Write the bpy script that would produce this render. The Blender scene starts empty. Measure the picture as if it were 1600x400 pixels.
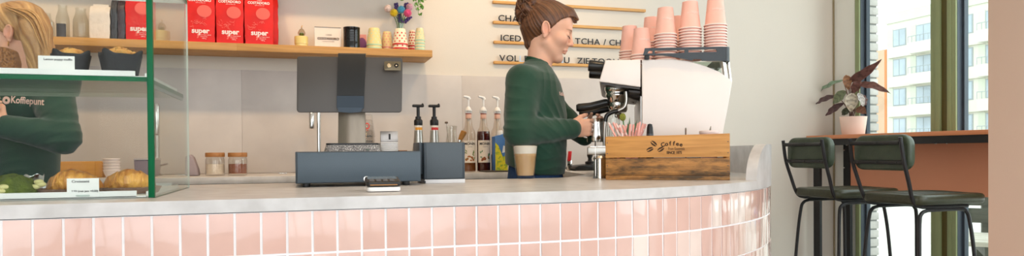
import bpy, bmesh, math, random
import numpy as np
from mathutils import Vector, Matrix, noise
random.seed(7)
C = bpy.context.scene.collection
SC = bpy.context.scene
PI = math.pi
# ------------------------------------------------------------------ camera
EYE = 1.051
FPX, CX, CY = 1072.0, 800.0, 248.9
YAW, PITCH, ROLL = math.radians(16.9), math.radians(-0.57), math.radians(0.435)
_f = Vector((math.sin(YAW)*math.cos(PITCH), math.cos(YAW)*math.cos(PITCH), math.sin(PITCH)))
_r0 = Vector((math.cos(YAW), -math.sin(YAW), 0)); _d0 = _f.cross(_r0)
_r = _r0*math.cos(ROLL) + _d0*math.sin(ROLL)
_d = -_r0*math.sin(ROLL) + _d0*math.cos(ROLL)
cam_d = bpy.data.cameras.new('camera'); cam = bpy.data.objects.new('camera', cam_d); C.objects.link(cam)
cam.matrix_world = Matrix(((_r.x, -_d.x, -_f.x, 0), (_r.y, -_d.y, -_f.y, 0), (_r.z, -_d.z, -_f.z, EYE), (0, 0, 0, 1)))
cam_d.sensor_width = 36; cam_d.lens = FPX/1600*36; cam_d.shift_y = (CY-200)/1600
cam_d.clip_start = 0.05; cam_d.clip_end = 400
SC.camera = cam
# ------------------------------------------------------------------ view, world, lights
SC.view_settings.view_transform = 'Standard'; SC.view_settings.look = 'None'
SC.view_settings.exposure = -0.14; SC.view_settings.gamma = 1.0; SC.view_settings.use_curve_mapping = False
W = bpy.data.worlds.new('sky'); SC.world = W; W.use_nodes = True
_bg = W.node_tree.nodes['Background']
_bg.inputs[0].default_value = (0.93, 0.97, 1.0, 1); _bg.inputs[1].default_value = 3.0

def area(name, loc, size, size_y, power, col, target):
    d = bpy.data.lights.new(name, 'AREA'); d.shape = 'RECTANGLE'; d.size = size; d.size_y = size_y
    d.energy = power; d.color = col
    o = bpy.data.objects.new(name, d); C.objects.link(o); o.location = loc
    o.rotation_euler = (Vector(target)-Vector(loc)).to_track_quat('-Z', 'Y').to_euler()
    return o
def spot(name, loc, target, power, col, ang=70, blend=.6, rad=.04):
    d = bpy.data.lights.new(name, 'SPOT'); d.energy = power; d.color = col; d.spot_size = math.radians(ang)
    d.spot_blend = blend; d.shadow_soft_size = rad
    o = bpy.data.objects.new(name, d); C.objects.link(o); o.location = loc
    o.rotation_euler = (Vector(target)-Vector(loc)).to_track_quat('-Z', 'Y').to_euler()
    return o
DAY = (0.90, 0.95, 1.0); WARM = (1.0, 0.66, 0.34)
# daylight through the shop front behind the camera, and the side windows
area('daylight_shop_front', (0.3, -1.9, 1.75), 6.2, 2.2, 44, DAY, (0.3, 3, 1.6))
area('daylight_side_window', (3.50, 0.5, 1.75), 2.9, 2.2, 72, DAY, (-2, 1.0, 1.3))
area('daylight_far_window', (3.86, 2.42, 1.75), 1.1, 2.2, 18, DAY, (2.6, 3.4, 1.5))
# warm ceiling spots along the back wall
for i, (x, y, tx, ty, tz, p) in enumerate(((-1.7, 2.75, -1.7, 3.8, 1.4, 46), (-0.55, 2.75, -0.55, 3.8, 1.4, 46), (0.62, 2.75, .55, 3.8, 1.4, 46),
                                 (1.35, 2.85, 1.1, 3.95, 1.6, 34))):
    spot('ceiling_spot', (x, y, 2.88), (tx, ty, tz), p, WARM, 95, .9, .05)
for x in (-1.0, .1, 1.2): spot('ceiling_spot', (x, 1.95, 2.9), (x, 2.25, .95), 42, WARM, 80, .9, .06)

# ------------------------------------------------------------------ helpers
def hz(x): return 238.3-0.0076*(x-800)
def ray(px, py):
    return _r*((px-CX)/FPX) + _d*((py-CY)/FPX) + _f
def at(px, py, Y=None, X=None, Z=None):
    """the world point on plane Y=, X= or Z= that stands at photo pixel px, py"""
    v = ray(px, py)
    t = Y/v.y if Y is not None else X/v.x if X is not None else (Z-EYE)/v.z
    return Vector((v.x*t, v.y*t, EYE+v.z*t))
def lin(h):
    h = h.lstrip('#'); o = []
    for i in (0, 2, 4):
        c = int(h[i:i+2], 16)/255; o.append(c/12.92 if c <= .04045 else ((c+.055)/1.055)**2.4)
    return (o[0], o[1], o[2], 1)
MATS = {}
def nt(name):
    m = bpy.data.materials.new(name); m.use_nodes = True; MATS[name] = m
    n = m.node_tree; return m, n, n.nodes['Principled BSDF']
def pm(name, col, rough=.5, metal=0, var=.05, scale=12, bump=0, bscale=80, coat=0, col2=None, stretch=(1, 1, 1), spec=.5, trans=0, ior=1.45, sheen=0, sub=0, detail=4, ramp=(.3, .7), alpha=1):
    """principled material with a noise-driven colour and bump"""
    if name in MATS: return MATS[name]
    m, n, b = nt(name); N = n.nodes; L = n.links
    tc = N.new('ShaderNodeTexCoord'); mp = N.new('ShaderNodeMapping'); mp.inputs['Scale'].default_value = stretch
    L.new(tc.outputs['Object'], mp.inputs[0])
    tx = N.new('ShaderNodeTexNoise'); tx.inputs['Scale'].default_value = scale; tx.inputs['Detail'].default_value = detail
    L.new(mp.outputs[0], tx.inputs['Vector'])
    cr = N.new('ShaderNodeValToRGB'); c = lin(col)
    c2 = lin(col2) if col2 else tuple(min(1, v*(1-2*var)) for v in c[:3])+(1,)
    cr.color_ramp.elements[0].color = c2; cr.color_ramp.elements[1].color = c
    cr.color_ramp.elements[0].position, cr.color_ramp.elements[1].position = ramp
    L.new(tx.outputs['Fac'], cr.inputs[0]); L.new(cr.outputs[0], b.inputs['Base Color'])
    b.inputs['Roughness'].default_value = rough; b.inputs['Metallic'].default_value = metal
    b.inputs['Specular IOR Level'].default_value = spec; b.inputs['Coat Weight'].default_value = coat
    b.inputs['Transmission Weight'].default_value = trans; b.inputs['IOR'].default_value = ior
    b.inputs['Sheen Weight'].default_value = sheen
    if sub:
        b.inputs['Subsurface Weight'].default_value = sub; b.inputs['Subsurface Radius'].default_value = (1, .4, .25); b.inputs['Subsurface Scale'].default_value = .008
    if bump:
        t2 = N.new('ShaderNodeTexNoise'); t2.inputs['Scale'].default_value = bscale; t2.inputs['Detail'].default_value = 3
        L.new(mp.outputs[0], t2.inputs['Vector'])
        bp = N.new('ShaderNodeBump'); bp.inputs['Strength'].default_value = bump; bp.inputs['Distance'].default_value = .01
        L.new(t2.outputs['Fac'], bp.inputs['Height']); L.new(bp.outputs[0], b.inputs['Normal'])
    return m
def glassmat(name, tint='F4FAF8', refl=1.0, rough=.0, ior=1.5):
    """thin clear glass: transparent, with a Fresnel mirror"""
    if name in MATS: return MATS[name]
    m, n, b = nt(name); N = n.nodes; L = n.links; N.remove(b)
    tr = N.new('ShaderNodeBsdfTransparent'); tr.inputs[0].default_value = lin(tint)
    gl = N.new('ShaderNodeBsdfGlossy'); gl.inputs['Roughness'].default_value = rough
    ge = N.new('ShaderNodeNewGeometry'); dp = N.new('ShaderNodeVectorMath'); dp.operation = 'DOT_PRODUCT'
    L.new(ge.outputs['Incoming'], dp.inputs[0]); L.new(ge.outputs['Normal'], dp.inputs[1])
    def mth(op, a, c=None):
        q = N.new('ShaderNodeMath'); q.operation = op; L.new(a, q.inputs[0])
        if c is not None: q.inputs[1].default_value = c
        return q.outputs[0]
    k0 = ((ior-1)/(ior+1))**2
    om = mth('ABSOLUTE', dp.outputs['Value']); om = mth('MULTIPLY', om, -1.0); om = mth('ADD', om, 1.0)
    om = mth('MAXIMUM', om, 0.0); om = mth('POWER', om, 5.0); om = mth('MULTIPLY', om, 1-k0); om = mth('ADD', om, k0)
    mu = N.new('ShaderNodeMath'); mu.operation = 'MULTIPLY'; mu.inputs[1].default_value = refl
    L.new(om, mu.inputs[0])
    mx = N.new('ShaderNodeMixShader'); L.new(mu.outputs[0], mx.inputs[0]); L.new(tr.outputs[0], mx.inputs[1]); L.new(gl.outputs[0], mx.inputs[2])
    L.new(mx.outputs[0], N['Material Output'].inputs[0])
    return m
def woodmat(name, light, dark, axis='X', scale=1.0, rough=.45, worn=None, wornamt=.0):
    if name in MATS: return MATS[name]
    m, n, b = nt(name); N = n.nodes; L = n.links
    tc = N.new('ShaderNodeTexCoord'); mp = N.new('ShaderNodeMapping')
    s = {'X': (1.2, 18, 18), 'Y': (18, 1.2, 18), 'Z': (18, 18, 1.2)}[axis]
    mp.inputs['Scale'].default_value = [v*scale for v in s]; L.new(tc.outputs['Object'], mp.inputs[0])
    t1 = N.new('ShaderNodeTexNoise'); t1.inputs['Scale'].default_value = 3; t1.inputs['Detail'].default_value = 6; t1.inputs['Distortion'].default_value = .6
    L.new(mp.outputs[0], t1.inputs['Vector'])
    cr = N.new('ShaderNodeValToRGB'); cr.color_ramp.elements[0].color = lin(dark); cr.color_ramp.elements[1].color = lin(light)
    cr.color_ramp.elements[0].position = .3; cr.color_ramp.elements[1].position = .62
    L.new(t1.outputs['Fac'], cr.inputs[0]); out = cr.outputs[0]
    if worn:
        t3 = N.new('ShaderNodeTexNoise'); t3.inputs['Scale'].default_value = 1.1; t3.inputs['Detail'].default_value = 9; t3.inputs['Roughness'].default_value = .72
        mp3 = N.new('ShaderNodeMapping'); mp3.inputs['Scale'].default_value = [v*scale*f for v, f in zip(s, (2.6, .9, .9))]
        L.new(tc.outputs['Object'], mp3.inputs[0]); L.new(mp3.outputs[0], t3.inputs['Vector'])
        c3 = N.new('ShaderNodeValToRGB'); c3.color_ramp.elements[0].position = .60-wornamt; c3.color_ramp.elements[1].position = .72-wornamt*.7
        L.new(t3.outputs['Fac'], c3.inputs[0])
        mx = N.new('ShaderNodeMix'); mx.data_type = 'RGBA'; L.new(c3.outputs[0], mx.inputs[0]); L.new(out, mx.inputs[6]); mx.inputs[7].default_value = lin(worn)
        out = mx.outputs[2]
    L.new(out, b.inputs['Base Color']); b.inputs['Roughness'].default_value = rough
    bp = N.new('ShaderNodeBump'); bp.inputs['Strength'].default_value = .12; bp.inputs['Distance'].default_value = .004
    L.new(t1.outputs['Fac'], bp.inputs['Height']); L.new(bp.outputs[0], b.inputs['Normal'])
    return m
def attrmat(name, attr, rough=.5, bump=0, bscale=200, sub=0, mul=(1, 1, 1), spec=.5, sheen=0, var=.08, vscale=60, coat=0, stretch=(1,1,1)):
    """colour comes from a colour attribute of the mesh, varied by noise"""
    if name in MATS: return MATS[name]
    m, n, b = nt(name); N = n.nodes; L = n.links
    a = N.new('ShaderNodeAttribute'); a.attribute_name = attr
    tc = N.new('ShaderNodeTexCoord'); mp = N.new('ShaderNodeMapping'); mp.inputs['Scale'].default_value = stretch
    L.new(tc.outputs['Object'], mp.inputs[0])
    tx = N.new('ShaderNodeTexNoise'); tx.inputs['Scale'].default_value = vscale; L.new(mp.outputs[0], tx.inputs['Vector'])
    mr = N.new('ShaderNodeMapRange'); mr.inputs[3].default_value = 1-var*2; mr.inputs[4].default_value = 1+var
    L.new(tx.outputs['Fac'], mr.inputs[0])
    vm = N.new('ShaderNodeVectorMath'); vm.operation = 'SCALE'; L.new(a.outputs['Color'], vm.inputs[0]); L.new(mr.outputs[0], vm.inputs['Scale'])
    L.new(vm.outputs[0], b.inputs['Base Color'])
    b.inputs['Roughness'].default_value = rough; b.inputs['Specular IOR Level'].default_value = spec; b.inputs['Sheen Weight'].default_value = sheen
    b.inputs['Coat Weight'].default_value = coat
    if sub:
        b.inputs['Subsurface Weight'].default_value = sub; b.inputs['Subsurface Radius'].default_value = (1, .4, .25); b.inputs['Subsurface Scale'].default_value = .006
    if bump:
        t2 = N.new('ShaderNodeTexNoise'); t2.inputs['Scale'].default_value = bscale; L.new(mp.outputs[0], t2.inputs['Vector'])
        bp = N.new('ShaderNodeBump'); bp.inputs['Strength'].default_value = bump; bp.inputs['Distance'].default_value = .005
        L.new(t2.outputs['Fac'], bp.inputs['Height']); L.new(bp.outputs[0], b.inputs['Normal'])
    return m

class MB:
    """collects shapes into one mesh"""
    def __init__(s): s.v = []; s.f = []; s.m = []; s.sm = []; s.c = []
    def add(s, vs, fs, mi=0, smooth=True, M=None, col=None):
        k = len(s.v)
        for p in vs:
            p = Vector(p); s.v.append(M @ p if M else p)
        for q in fs: s.f.append([i+k for i in q]); s.m.append(mi); s.sm.append(smooth); s.c.append(col)
        return s
    def box(s, x0, x1, y0, y1, z0, z1, bev=0, mi=0, M=None, seg=1, col=None):
        if bev <= 0:
            vs = [(x, y, z) for z in (z0, z1) for y in (y0, y1) for x in (x0, x1)]
            return s.add(vs, [(0, 2, 3, 1), (4, 5, 7, 6), (0, 1, 5, 4), (2, 6, 7, 3), (0, 4, 6, 2), (1, 3, 7, 5)], mi, False, M, col)
        b = bmesh.new(); bmesh.ops.create_cube(b, size=1)
        for v in b.verts: v.co = Vector(((x0+x1)/2+v.co.x*(x1-x0), (y0+y1)/2+v.co.y*(y1-y0), (z0+z1)/2+v.co.z*(z1-z0)))
        bmesh.ops.bevel(b, geom=b.edges[:], offset=bev, segments=seg+1, profile=.5, affect='EDGES')
        s.bm(b, mi, M, col=col); return s
    def bm(s, b, mi=0, M=None, smooth=True, col=None):
        b.verts.index_update()
        s.add([v.co.copy() for v in b.verts], [[v.index for v in f.verts] for f in b.faces], mi, smooth, M, col); b.free(); return s
    def lathe(s, prof, c=(0, 0, 0), n=24, mi=0, M=None, a0=0, a1=2*PI, sx=1, sy=1, col=None):
        full = abs(a1-a0-2*PI) < 1e-6; k = n if full else n+1
        vs = []
        for r, z in prof:
            for i in range(k):
                a = a0+(a1-a0)*i/n; vs.append((c[0]+r*math.cos(a)*sx, c[1]+r*math.sin(a)*sy, c[2]+z))
        fs = []
        for j in range(len(prof)-1):
            for i in range(n if full else n):
                i2 = (i+1) % k
                fs.append((j*k+i, j*k+i2, (j+1)*k+i2, (j+1)*k+i))
        if full and prof[0][0] > 1e-6: pass
        return s.add(vs, fs, mi, True, M, col)
    def tube(s, path, r, n=8, mi=0, cap=True, M=None, col=None, flat=1.0):
        P = [Vector(p) for p in path]; R = r if isinstance(r, (list, tuple)) else [r]*len(P)
        vs = []; up = None
        for i, p in enumerate(P):
            t = (P[min(i+1, len(P)-1)]-P[max(i-1, 0)])
            t = t.normalized() if t.length > 1e-9 else Vector((0, 0, 1))
            if up is None: up = Vector((0, 0, 1)) if abs(t.z) < .9 else Vector((1, 0, 0))
            a = (up-t*up.dot(t)).normalized(); b_ = t.cross(a); up = a
            for k in range(n):
                an = 2*PI*k/n; vs.append(p+a*(R[i]*math.cos(an)*flat)+b_*(R[i]*math.sin(an)))
        fs = [(i*n+k, i*n+(k+1) % n, (i+1)*n+(k+1) % n, (i+1)*n+k) for i in range(len(P)-1) for k in range(n)]
        if cap: fs += [tuple(range(n))[::-1], tuple((len(P)-1)*n+k for k in range(n))]
        return s.add(vs, fs, mi, True, M, col)
    def prism(s, poly, a0, a1, plane='xz', mi=0, bev=0, M=None, seg=1, smooth=True, col=None):
        """poly in a plane ('xz': extrude along y, 'xy': along z, 'yz': along x)"""
        mk = {'xz': lambda p, a: (p[0], a, p[1]), 'xy': lambda p, a: (p[0], p[1], a), 'yz': lambda p, a: (a, p[0], p[1])}[plane]
        b = bmesh.new(); n = len(poly)
        A = [b.verts.new(mk(p, a0)) for p in poly]; B = [b.verts.new(mk(p, a1)) for p in poly]
        b.faces.new(A); b.faces.new(B[::-1])
        for i in range(n): b.faces.new((A[i], B[i], B[(i+1) % n], A[(i+1) % n]))
        bmesh.ops.recalc_face_normals(b, faces=b.faces[:])
        if bev: bmesh.ops.bevel(b, geom=[e for e in b.edges if e.calc_face_angle(0) > .5], offset=bev, segments=seg+1, profile=.5, affect='EDGES')
        return s.bm(b, mi, M, smooth, col)
    def ball(s, c, r, n=16, mi=0, M=None, sz=(1, 1, 1), col=None):
        prof = [(math.sin(PI*i/(n//2))*r, -math.cos(PI*i/(n//2))*r) for i in range(n//2+1)]
        T = Matrix.Translation(Vector(c)) @ Matrix.Diagonal((sz[0], sz[1], sz[2], 1))
        return s.lathe(prof, n=n, mi=mi, M=(M @ T) if M else T, col=col)
    def build(s, name, mats, parent=None, ang=38, mod=None, merge=False):
        me = bpy.data.meshes.new(name); me.from_pydata([tuple(p) for p in s.v], [], s.f); 
        if not isinstance(mats, (list, tuple)): mats = [mats]
        for m in mats: me.materials.append(m)
        me.polygons.foreach_set('material_index', s.m); me.polygons.foreach_set('use_smooth', s.sm)
        if any(c is not None for c in s.c):
            at_ = me.color_attributes.new('tint', 'FLOAT_COLOR', 'CORNER'); d = []
            for f, c in zip(s.f, s.c): d += list(c or (1, 1, 1, 1))*len(f)
            at_.data.foreach_set('color', d)
        if merge:
            b = bmesh.new(); b.from_mesh(me); bmesh.ops.remove_doubles(b, verts=b.verts[:], dist=1e-5)
            bmesh.ops.recalc_face_normals(b, faces=b.faces[:]); b.to_mesh(me); b.free()
        me.validate(); me.set_sharp_from_angle(angle=math.radians(ang))
        o = bpy.data.objects.new(name, me); C.objects.link(o)
        if parent: o.parent = parent
        return o
def rrect(w, h, r, n=4, cx=0, cy=0):
    o = []
    for sx, sy, a in ((1, -1, -PI/2), (1, 1, 0), (-1, 1, PI/2), (-1, -1, PI)):
        for i in range(n+1):
            t = a+PI/2*i/n; o.append((cx+sx*(w/2-r)+r*math.cos(t), cy+sy*(h/2-r)+r*math.sin(t)))
    return o
def thing(name, label, cat, loc=(0, 0, 0), rz=0, group=None):
    o = bpy.data.objects.new(name, None); C.objects.link(o); o.empty_display_size = .05
    o.location = loc; o.rotation_euler = (0, 0, rz); o['label'] = label; o['category'] = cat
    if group: o['group'] = group
    return o
def tag(o, label, cat, group=None, kind=None):
    o['label'] = label; o['category'] = cat
    if group: o['group'] = group
    if kind: o['kind'] = kind
    return o
def struct(o): o['kind'] = 'structure'; return o
_kids = {}
def copy_tree(o, label=None, loc=None, rz=None, parent=None):
    c = o.copy(); C.objects.link(c); c.parent = parent
    if label: c['label'] = label
    if loc is not None: c.location = loc
    if rz is not None: c.rotation_euler = (0, 0, rz)
    for ch in [x for x in bpy.data.objects if x.parent == o]: copy_tree(ch, parent=c)
    return c
def rot(o): return Matrix.Translation(o.location) @ o.rotation_euler.to_matrix().to_4x4()
def lp(o, px, py, ly):
    """local x, z on the local plane y=ly of thing o at photo pixel px, py"""
    Mi = rot(o).inverted(); a = Mi @ Vector((0, 0, EYE)); v = Mi.to_3x3() @ ray(px, py)
    t = (ly-a.y)/v.y; p = a+v*t; return (p.x, p.z)
FRONT = Matrix.Rotation(PI/2, 4, 'X')            # text plane -> faces local -Y
def text_mesh(s, size, ext=.0004, align='CENTER', offset=0, sx=1.0, shear=0, spacing=1.0):
    cu = bpy.data.curves.new('lettering', 'FONT'); cu.body = s; cu.size = size; cu.extrude = ext; cu.align_x = align; cu.align_y = 'BOTTOM_BASELINE'
    cu.offset = offset; cu.shear = shear; cu.space_character = spacing; cu.resolution_u = 3
    o = bpy.data.objects.new('lettering', cu); C.objects.link(o)
    bpy.context.view_layer.update()
    me = bpy.data.meshes.new_from_object(o.evaluated_get(bpy.context.evaluated_depsgraph_get()))
    vs = [Vector((v.co.x*sx, v.co.y, v.co.z)) for v in me.vertices]; fs = [tuple(p.vertices) for p in me.polygons]
    bpy.data.objects.remove(o); bpy.data.curves.remove(cu); bpy.data.meshes.remove(me)
    return vs, fs
def text(mb, s, size, M, mi=0, wrap=None, **k):
    vs, fs = text_mesh(s, size, **k)
    vs = [M @ v for v in vs]
    if wrap: vs = [wrap(v) for v in vs]
    return mb.add(vs, fs, mi, False)
ORD = ['first', 'second', 'third', 'fourth', 'fifth', 'sixth', 'seventh', 'eighth', 'ninth', 'tenth', 'eleventh', 'twelfth', 'thirteenth', 'fourteenth', 'fifteenth', 'sixteenth']
def smooth_path(pts, n=6):
    """Catmull-Rom through the points"""
    P = [Vector(p) for p in pts]; P = [P[0]*2-P[1]]+P+[P[-1]*2-P[-2]]; o = []
    for i in range(1, len(P)-2):
        for k in range(n):
            t = k/n; a, b, c, d = P[i-1], P[i], P[i+1], P[i+2]
            o.append(.5*((2*b)+(c-a)*t+(2*a-5*b+4*c-d)*t*t+(3*b-a-3*c+d)*t**3))
    o.append(P[-2]); return o
# ------------------------------------------------------------------ materials shared
plaster = pm('plaster_cream', 'DBD3C7', .85, var=.015, scale=2, bump=.05, bscale=160)
ceilw = pm('ceiling_white', 'F2EFEA', .9, var=.01)
floorm = pm('floor_concrete', 'A79F96', .5, var=.08, scale=3)
lamin = pm('laminate_concrete', 'D2CFCD', .30, var=.03, scale=16, bump=.02, bscale=60, col2='BBB7B4', detail=8, spec=.5)
splashm = pm('splash_concrete', 'CFC7C1', .55, var=.05, scale=5, col2='C0B8B3', detail=8, ramp=(.3, .72))
oak = woodmat('oak', 'C79552', 'B07E40', 'X', 1.0, .5)
oak_rail = woodmat('oak_rail', 'D3A05A', 'BE8744', 'X', 1.2, .5)
blackm = pm('black_plastic', '1B1B1C', .4, var=.08, scale=40)
blacksteel = pm('black_steel', '202022', .42, var=.08, scale=60, spec=.4)
chrome = pm('chrome', 'D9D7D3', .12, metal=1, var=.03)
steel = pm('brushed_steel', 'B9B5AE', .3, metal=1, var=.05, stretch=(1, 1, 12))
white = pm('white_plastic', 'EDEBE8', .4, var=.01)
paper = pm('white_paper', 'F3F1EE', .8, var=.015)
ink = pm('black_ink', '262324', .7, var=.05)
greenalu = pm('green_aluminium', '8E9A70', .45, var=.03)
olivealu = pm('olive_aluminium', '5C5326', .5, var=.05)
slate = pm('slate_gasket', '3B454F', .5, var=.05)
clear = glassmat('clear_glass')
glass_edge = pm('glass_edge_green', '04603A', .35, var=.1, scale=8, spec=.15)
glass_rim = pm('glass_edge_pale', 'C7D3C9', .2, var=.05, spec=.6)
# ------------------------------------------------------------------ room shell
XW, YB, ZC = 3.59, 3.98, 3.0        # window wall, back wall, ceiling
XL, YF = -3.6, -2.0
struct(MB().box(XL-.1, XW+.06, YF-.1, YB+.1, -.1, 0).build('floor', floorm))
struct(MB().box(XL-.1, XW+.06, YF-.1, YB+.1, ZC, ZC+.1).build('ceiling', ceilw))
struct(MB().box(XL-.1, XW+.06, YB, YB+.1, 0, ZC).build('wall_back', plaster))
struct(MB().box(XL-.1, XL, YF-.1, YB, 0, ZC).build('wall_left', plaster))
# front wall: two piers and a lintel round the shop window behind the camera
b = MB(); b.box(XL, -3.0, YF-.1, YF, 0, ZC); b.box(3.45, XW+.06, YF-.1, YF, 0, ZC); b.box(-3.0, 3.45, YF-.1, YF, 2.85, ZC); b.box(-3.0, 3.45, YF-.1, YF, 0, .35)
struct(b.build('wall_front', plaster))
b = MB()
for x in (-3.0, -1.5, 0.0, 1.5, 3.38): b.box(x, x+.07, YF-.08, YF-.02, .35, 2.85)
b.box(-3.0, 3.45, YF-.08, YF-.02, .35, .42); b.box(-3.0, 3.45, YF-.08, YF-.02, 2.78, 2.85)
struct(b.build('window_5', greenalu))
# window wall: strip by the corner, pier near the camera, lintel
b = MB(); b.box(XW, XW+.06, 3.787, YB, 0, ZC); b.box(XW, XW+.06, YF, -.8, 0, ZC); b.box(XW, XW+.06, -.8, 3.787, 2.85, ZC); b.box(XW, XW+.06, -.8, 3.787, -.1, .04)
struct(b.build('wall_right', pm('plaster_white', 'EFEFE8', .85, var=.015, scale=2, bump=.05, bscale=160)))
struct(MB().box(3.580, 3.588, 3.970, 3.979, 0, ZC).build('trim_1', pm('bronze_trim', 'A39475', .5)))
def window(n, y0, y1):
    """one tall pane between y0 (near) and y1 (far) with a green frame and slate glazing bars"""
    w = bpy.data.objects.new('window_%d' % n, None); C.objects.link(w); w['kind'] = 'structure'
    f = MB()
    f.box(3.565, 3.635, y1-.004, y1+.034, .04, 2.85, .003)       # far jamb room side flange
    f.box(3.565, 3.635, y0-.026, y0+.0, .04, 2.85, .003)
    f.box(3.565, 3.635, y0, y1, .04, .10, .003); f.box(3.565, 3.635, y0, y1, 2.79, 2.85, .003)
    f.build('window_frame', greenalu, w)
    g = MB()
    g.box(3.575, 3.633, y1-.006, y1-.003, .10, 2.79); g.box(3.575, 3.612, y0+.0005, y0+.004, .10, 2.79)
    g.box(3.61, 3.64, y1-.02, y1-.005, .10, 2.79); g.box(3.61, 3.64, y0+.004, y0+.02, .10, 2.79)
    g.box(3.60, 3.64, y0, y1, .10, .115); g.box(3.60, 3.64, y0, y1, 2.775, 2.79)
    g.build('glazing_bar', slate, w)
    MB().box(3.622, 3.628, y0+.006, y1-.006, .11, 2.78).build('glass', clear, w)
    return w
window(1, 3.178, 3.727); window(2, 2.0, 3.016); window(3, .75, 1.85); window(4, -.65, .6)
# posts between the panes: green flanges with an olive channel
for k, (y0, y1) in enumerate(((3.042, 3.152), (1.876, 1.974), (.626, .724))):
    w = bpy.data.objects.new('trim_%d' % (k+2), None); C.objects.link(w); w['kind'] = 'structure'
    MB().box(3.578, 3.64, y0, y1, .04, 2.85).build('channel', olivealu, w)
    MB().box(3.562, 3.64, y1-.038, y1, .04, 2.85, .003).build('flange', greenalu, w)
    MB().box(3.562, 3.64, y0, y0+.026, .04, 2.85, .003).build('flange', greenalu, w)
# free pillar at the right of the view
struct(MB().box(2.006, 2.5, 1.05, 1.588, 0, ZC, .004).build('wall_pillar', pm('pillar_plaster', 'DCC1AE', .9, var=.01, scale=3, bump=.04, bscale=300)))
# ------------------------------------------------------------------ outside
pav = pm('paving_outside', 'D8D4CC', .9, var=.08, scale=1.2, col2='BDB8AE', stretch=(1, 3, 1))
b = MB(); b.box(3.72, 120, -40, 140, -.2, -.03); struct(b.build('ground', pav))
gr = MB(); gr.prism([(12.5, 6), (14.5, 30), (40, 60), (40, 6)], -.03, .03, 'xy')
grm = pm('grass_green', '8FA85E', .95, var=.2, scale=3, bump=.6, bscale=12)
random.seed(3)
for i in range(1500):
    x = random.uniform(12.6, 19); y = random.uniform(8, 20); h = random.uniform(.05, .12); a = random.uniform(0, PI)
    gr.add([(x-.03*math.cos(a), y-.03*math.sin(a), .02), (x+.03*math.cos(a), y+.03*math.sin(a), .02), (x+random.uniform(-.04, .04), y, .03+h)], [(0, 1, 2)])
tag(gr.build('grass', grm), 'green lawn strip beyond the pale paving outside', 'grass', kind='stuff')
# brick outer leaf, seen edge-on through the first pane: toothed courses
bk = MB(); brick = pm('white_brick', 'CFC8C2', .85, var=.12, scale=9, bump=.4, bscale=40); mort = pm('mortar', '8C8C88', .9)
bk.box(3.652, 3.738, 3.752, 4.9, -.1, 3.2, mi=1)
z = -.03; k = 0
while z < 3.1:
    off = .008 if k % 2 else 0
    for y in (3.742+off*.4, 3.955+off, 4.17+off):
        bk.box(3.655, 3.748+random.uniform(-.003, .003), y, y+.205, z, z+.05, .004)
    z += .0605; k += 1
struct(bk.build('exterior_wall', [brick, mort]))
# pale apartment block across the way
FX = 55.0
bl = thing('apartment_building', 'pale apartment block with stacked balconies seen through the window', 'building', (FX, 45, 0))
fac = pm('facade_cream', 'DDD9CE', .9, var=.03, scale=.3); facg = pm('facade_sage', 'D3D6C6', .9, var=.04, scale=.4)
wing = pm('window_frame_grey', 'A6ACB0', .5); wgl = pm('window_pane_blue', 'BCC7D3', .3, var=.1, scale=.6, spec=.3)
def fp(px, py):
    p = at(px, py, X=FX); return (p.y-45, p.z)
yl = fp(1386, 100)[0]; yr = -34.0; ztop = fp(1386, 24)[1]
FH = 2.86                                  # floor height
MB().box(0, 12, yr, yl, 0, ztop).build('wall', fac, bl)
MB().box(-.12, .25, yr-.1, yl+.1, ztop-.9, ztop+.06).build('cornice', facg, bl)
zw = [fp(1407, y)[1] for y in (72, 118.5, 165, 212)]
bays = [((1396, 1417), (1433, 1458)), ((1470, 1492), (1498, 1526)), ]
yb = [(fp(1396, 100)[0], fp(1416, 100)[0]), (fp(1432, 100)[0], fp(1456, 100)[0])]
pitch = yb[0][0]-fp(1496, 100)[0]
for fl in range(5):
    z0 = zw[2]+(2-fl)*FH-.0
    for bay in range(4):
        for j, (a, c) in enumerate(yb):
            a2, c2 = a-bay*pitch, c-bay*pitch
            if a2 < yr+3: continue
            f = MB(); f.box(-.05, .1, c2, a2, z0, z0+1.65)
            fo = f.build('window', wing, bl)
            g = MB(); m_ = (a2+c2)/2
            g.box(-.07, .0, c2+.10, m_-.05, z0+.1, z0+1.55); g.box(-.07, .0, m_+.05, a2-.10, z0+.1, z0+1.55)
            g.build('pane', wgl, fo)
            s_ = MB(); s_.box(-.04, .05, a2+.02, a2+.65, z0-.3, z0+1.75); s_.build('sage_panel', facg, bl)
        a2, c2 = yb[0][0]-bay*pitch+.5, yb[1][1]-bay*pitch-1.0
        if c2 < yr: continue
        s_ = MB(); s_.box(-1.1, 0, c2, (a2+c2)/2-.3, z0-1.05, z0-.05); s_.box(-.25, 0, (a2+c2)/2-.3, a2, z0-1.05, z0-.05)
        s_.build('balcony', fac, bl)
        s_ = MB()
        for q in range(7): s_.box(-1.08, -1.05, c2+q*(((a2-c2)/2-.3)/6), c2+q*(((a2-c2)/2-.3)/6)+.03, z0-.05, z0+.55)
        s_.box(-1.09, -1.04, c2, (a2+c2)/2-.3, z0+.5, z0+.56); s_.build('railing', wing, bl)
tag(MB().box(69, 77, fp(1386, 100)[0]*1.2+43, 90, 0, at(1378, 78, X=69).z).build('brick_building', pm('brick_orange', 'D9B79C', .9, var=.06, scale=.5)), 'orange brick block behind the pale apartment block', 'building')
tag(MB().box(60, 60.6, at(1385.5, 150, X=60).y, at(1382, 150, X=60).y, 0, at(1384, 78, X=60).z).build('corner_tower', pm('brick_orange_deep', 'D98E5C', .9)), 'slim orange brick stair shaft beside the pale block', 'building')
tag(MB().tube([(FX+2, at(1443, 9, X=FX).y, ztop+.065), (FX+2, at(1443, 9, X=FX).y, ztop+.7), (FX+2.5, at(1443, 9, X=FX).y+.8, ztop+.9)], .18, 8).build('chimney_cowl', slate), 'small dark vent on the roof of the apartment block', 'vent')
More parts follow.
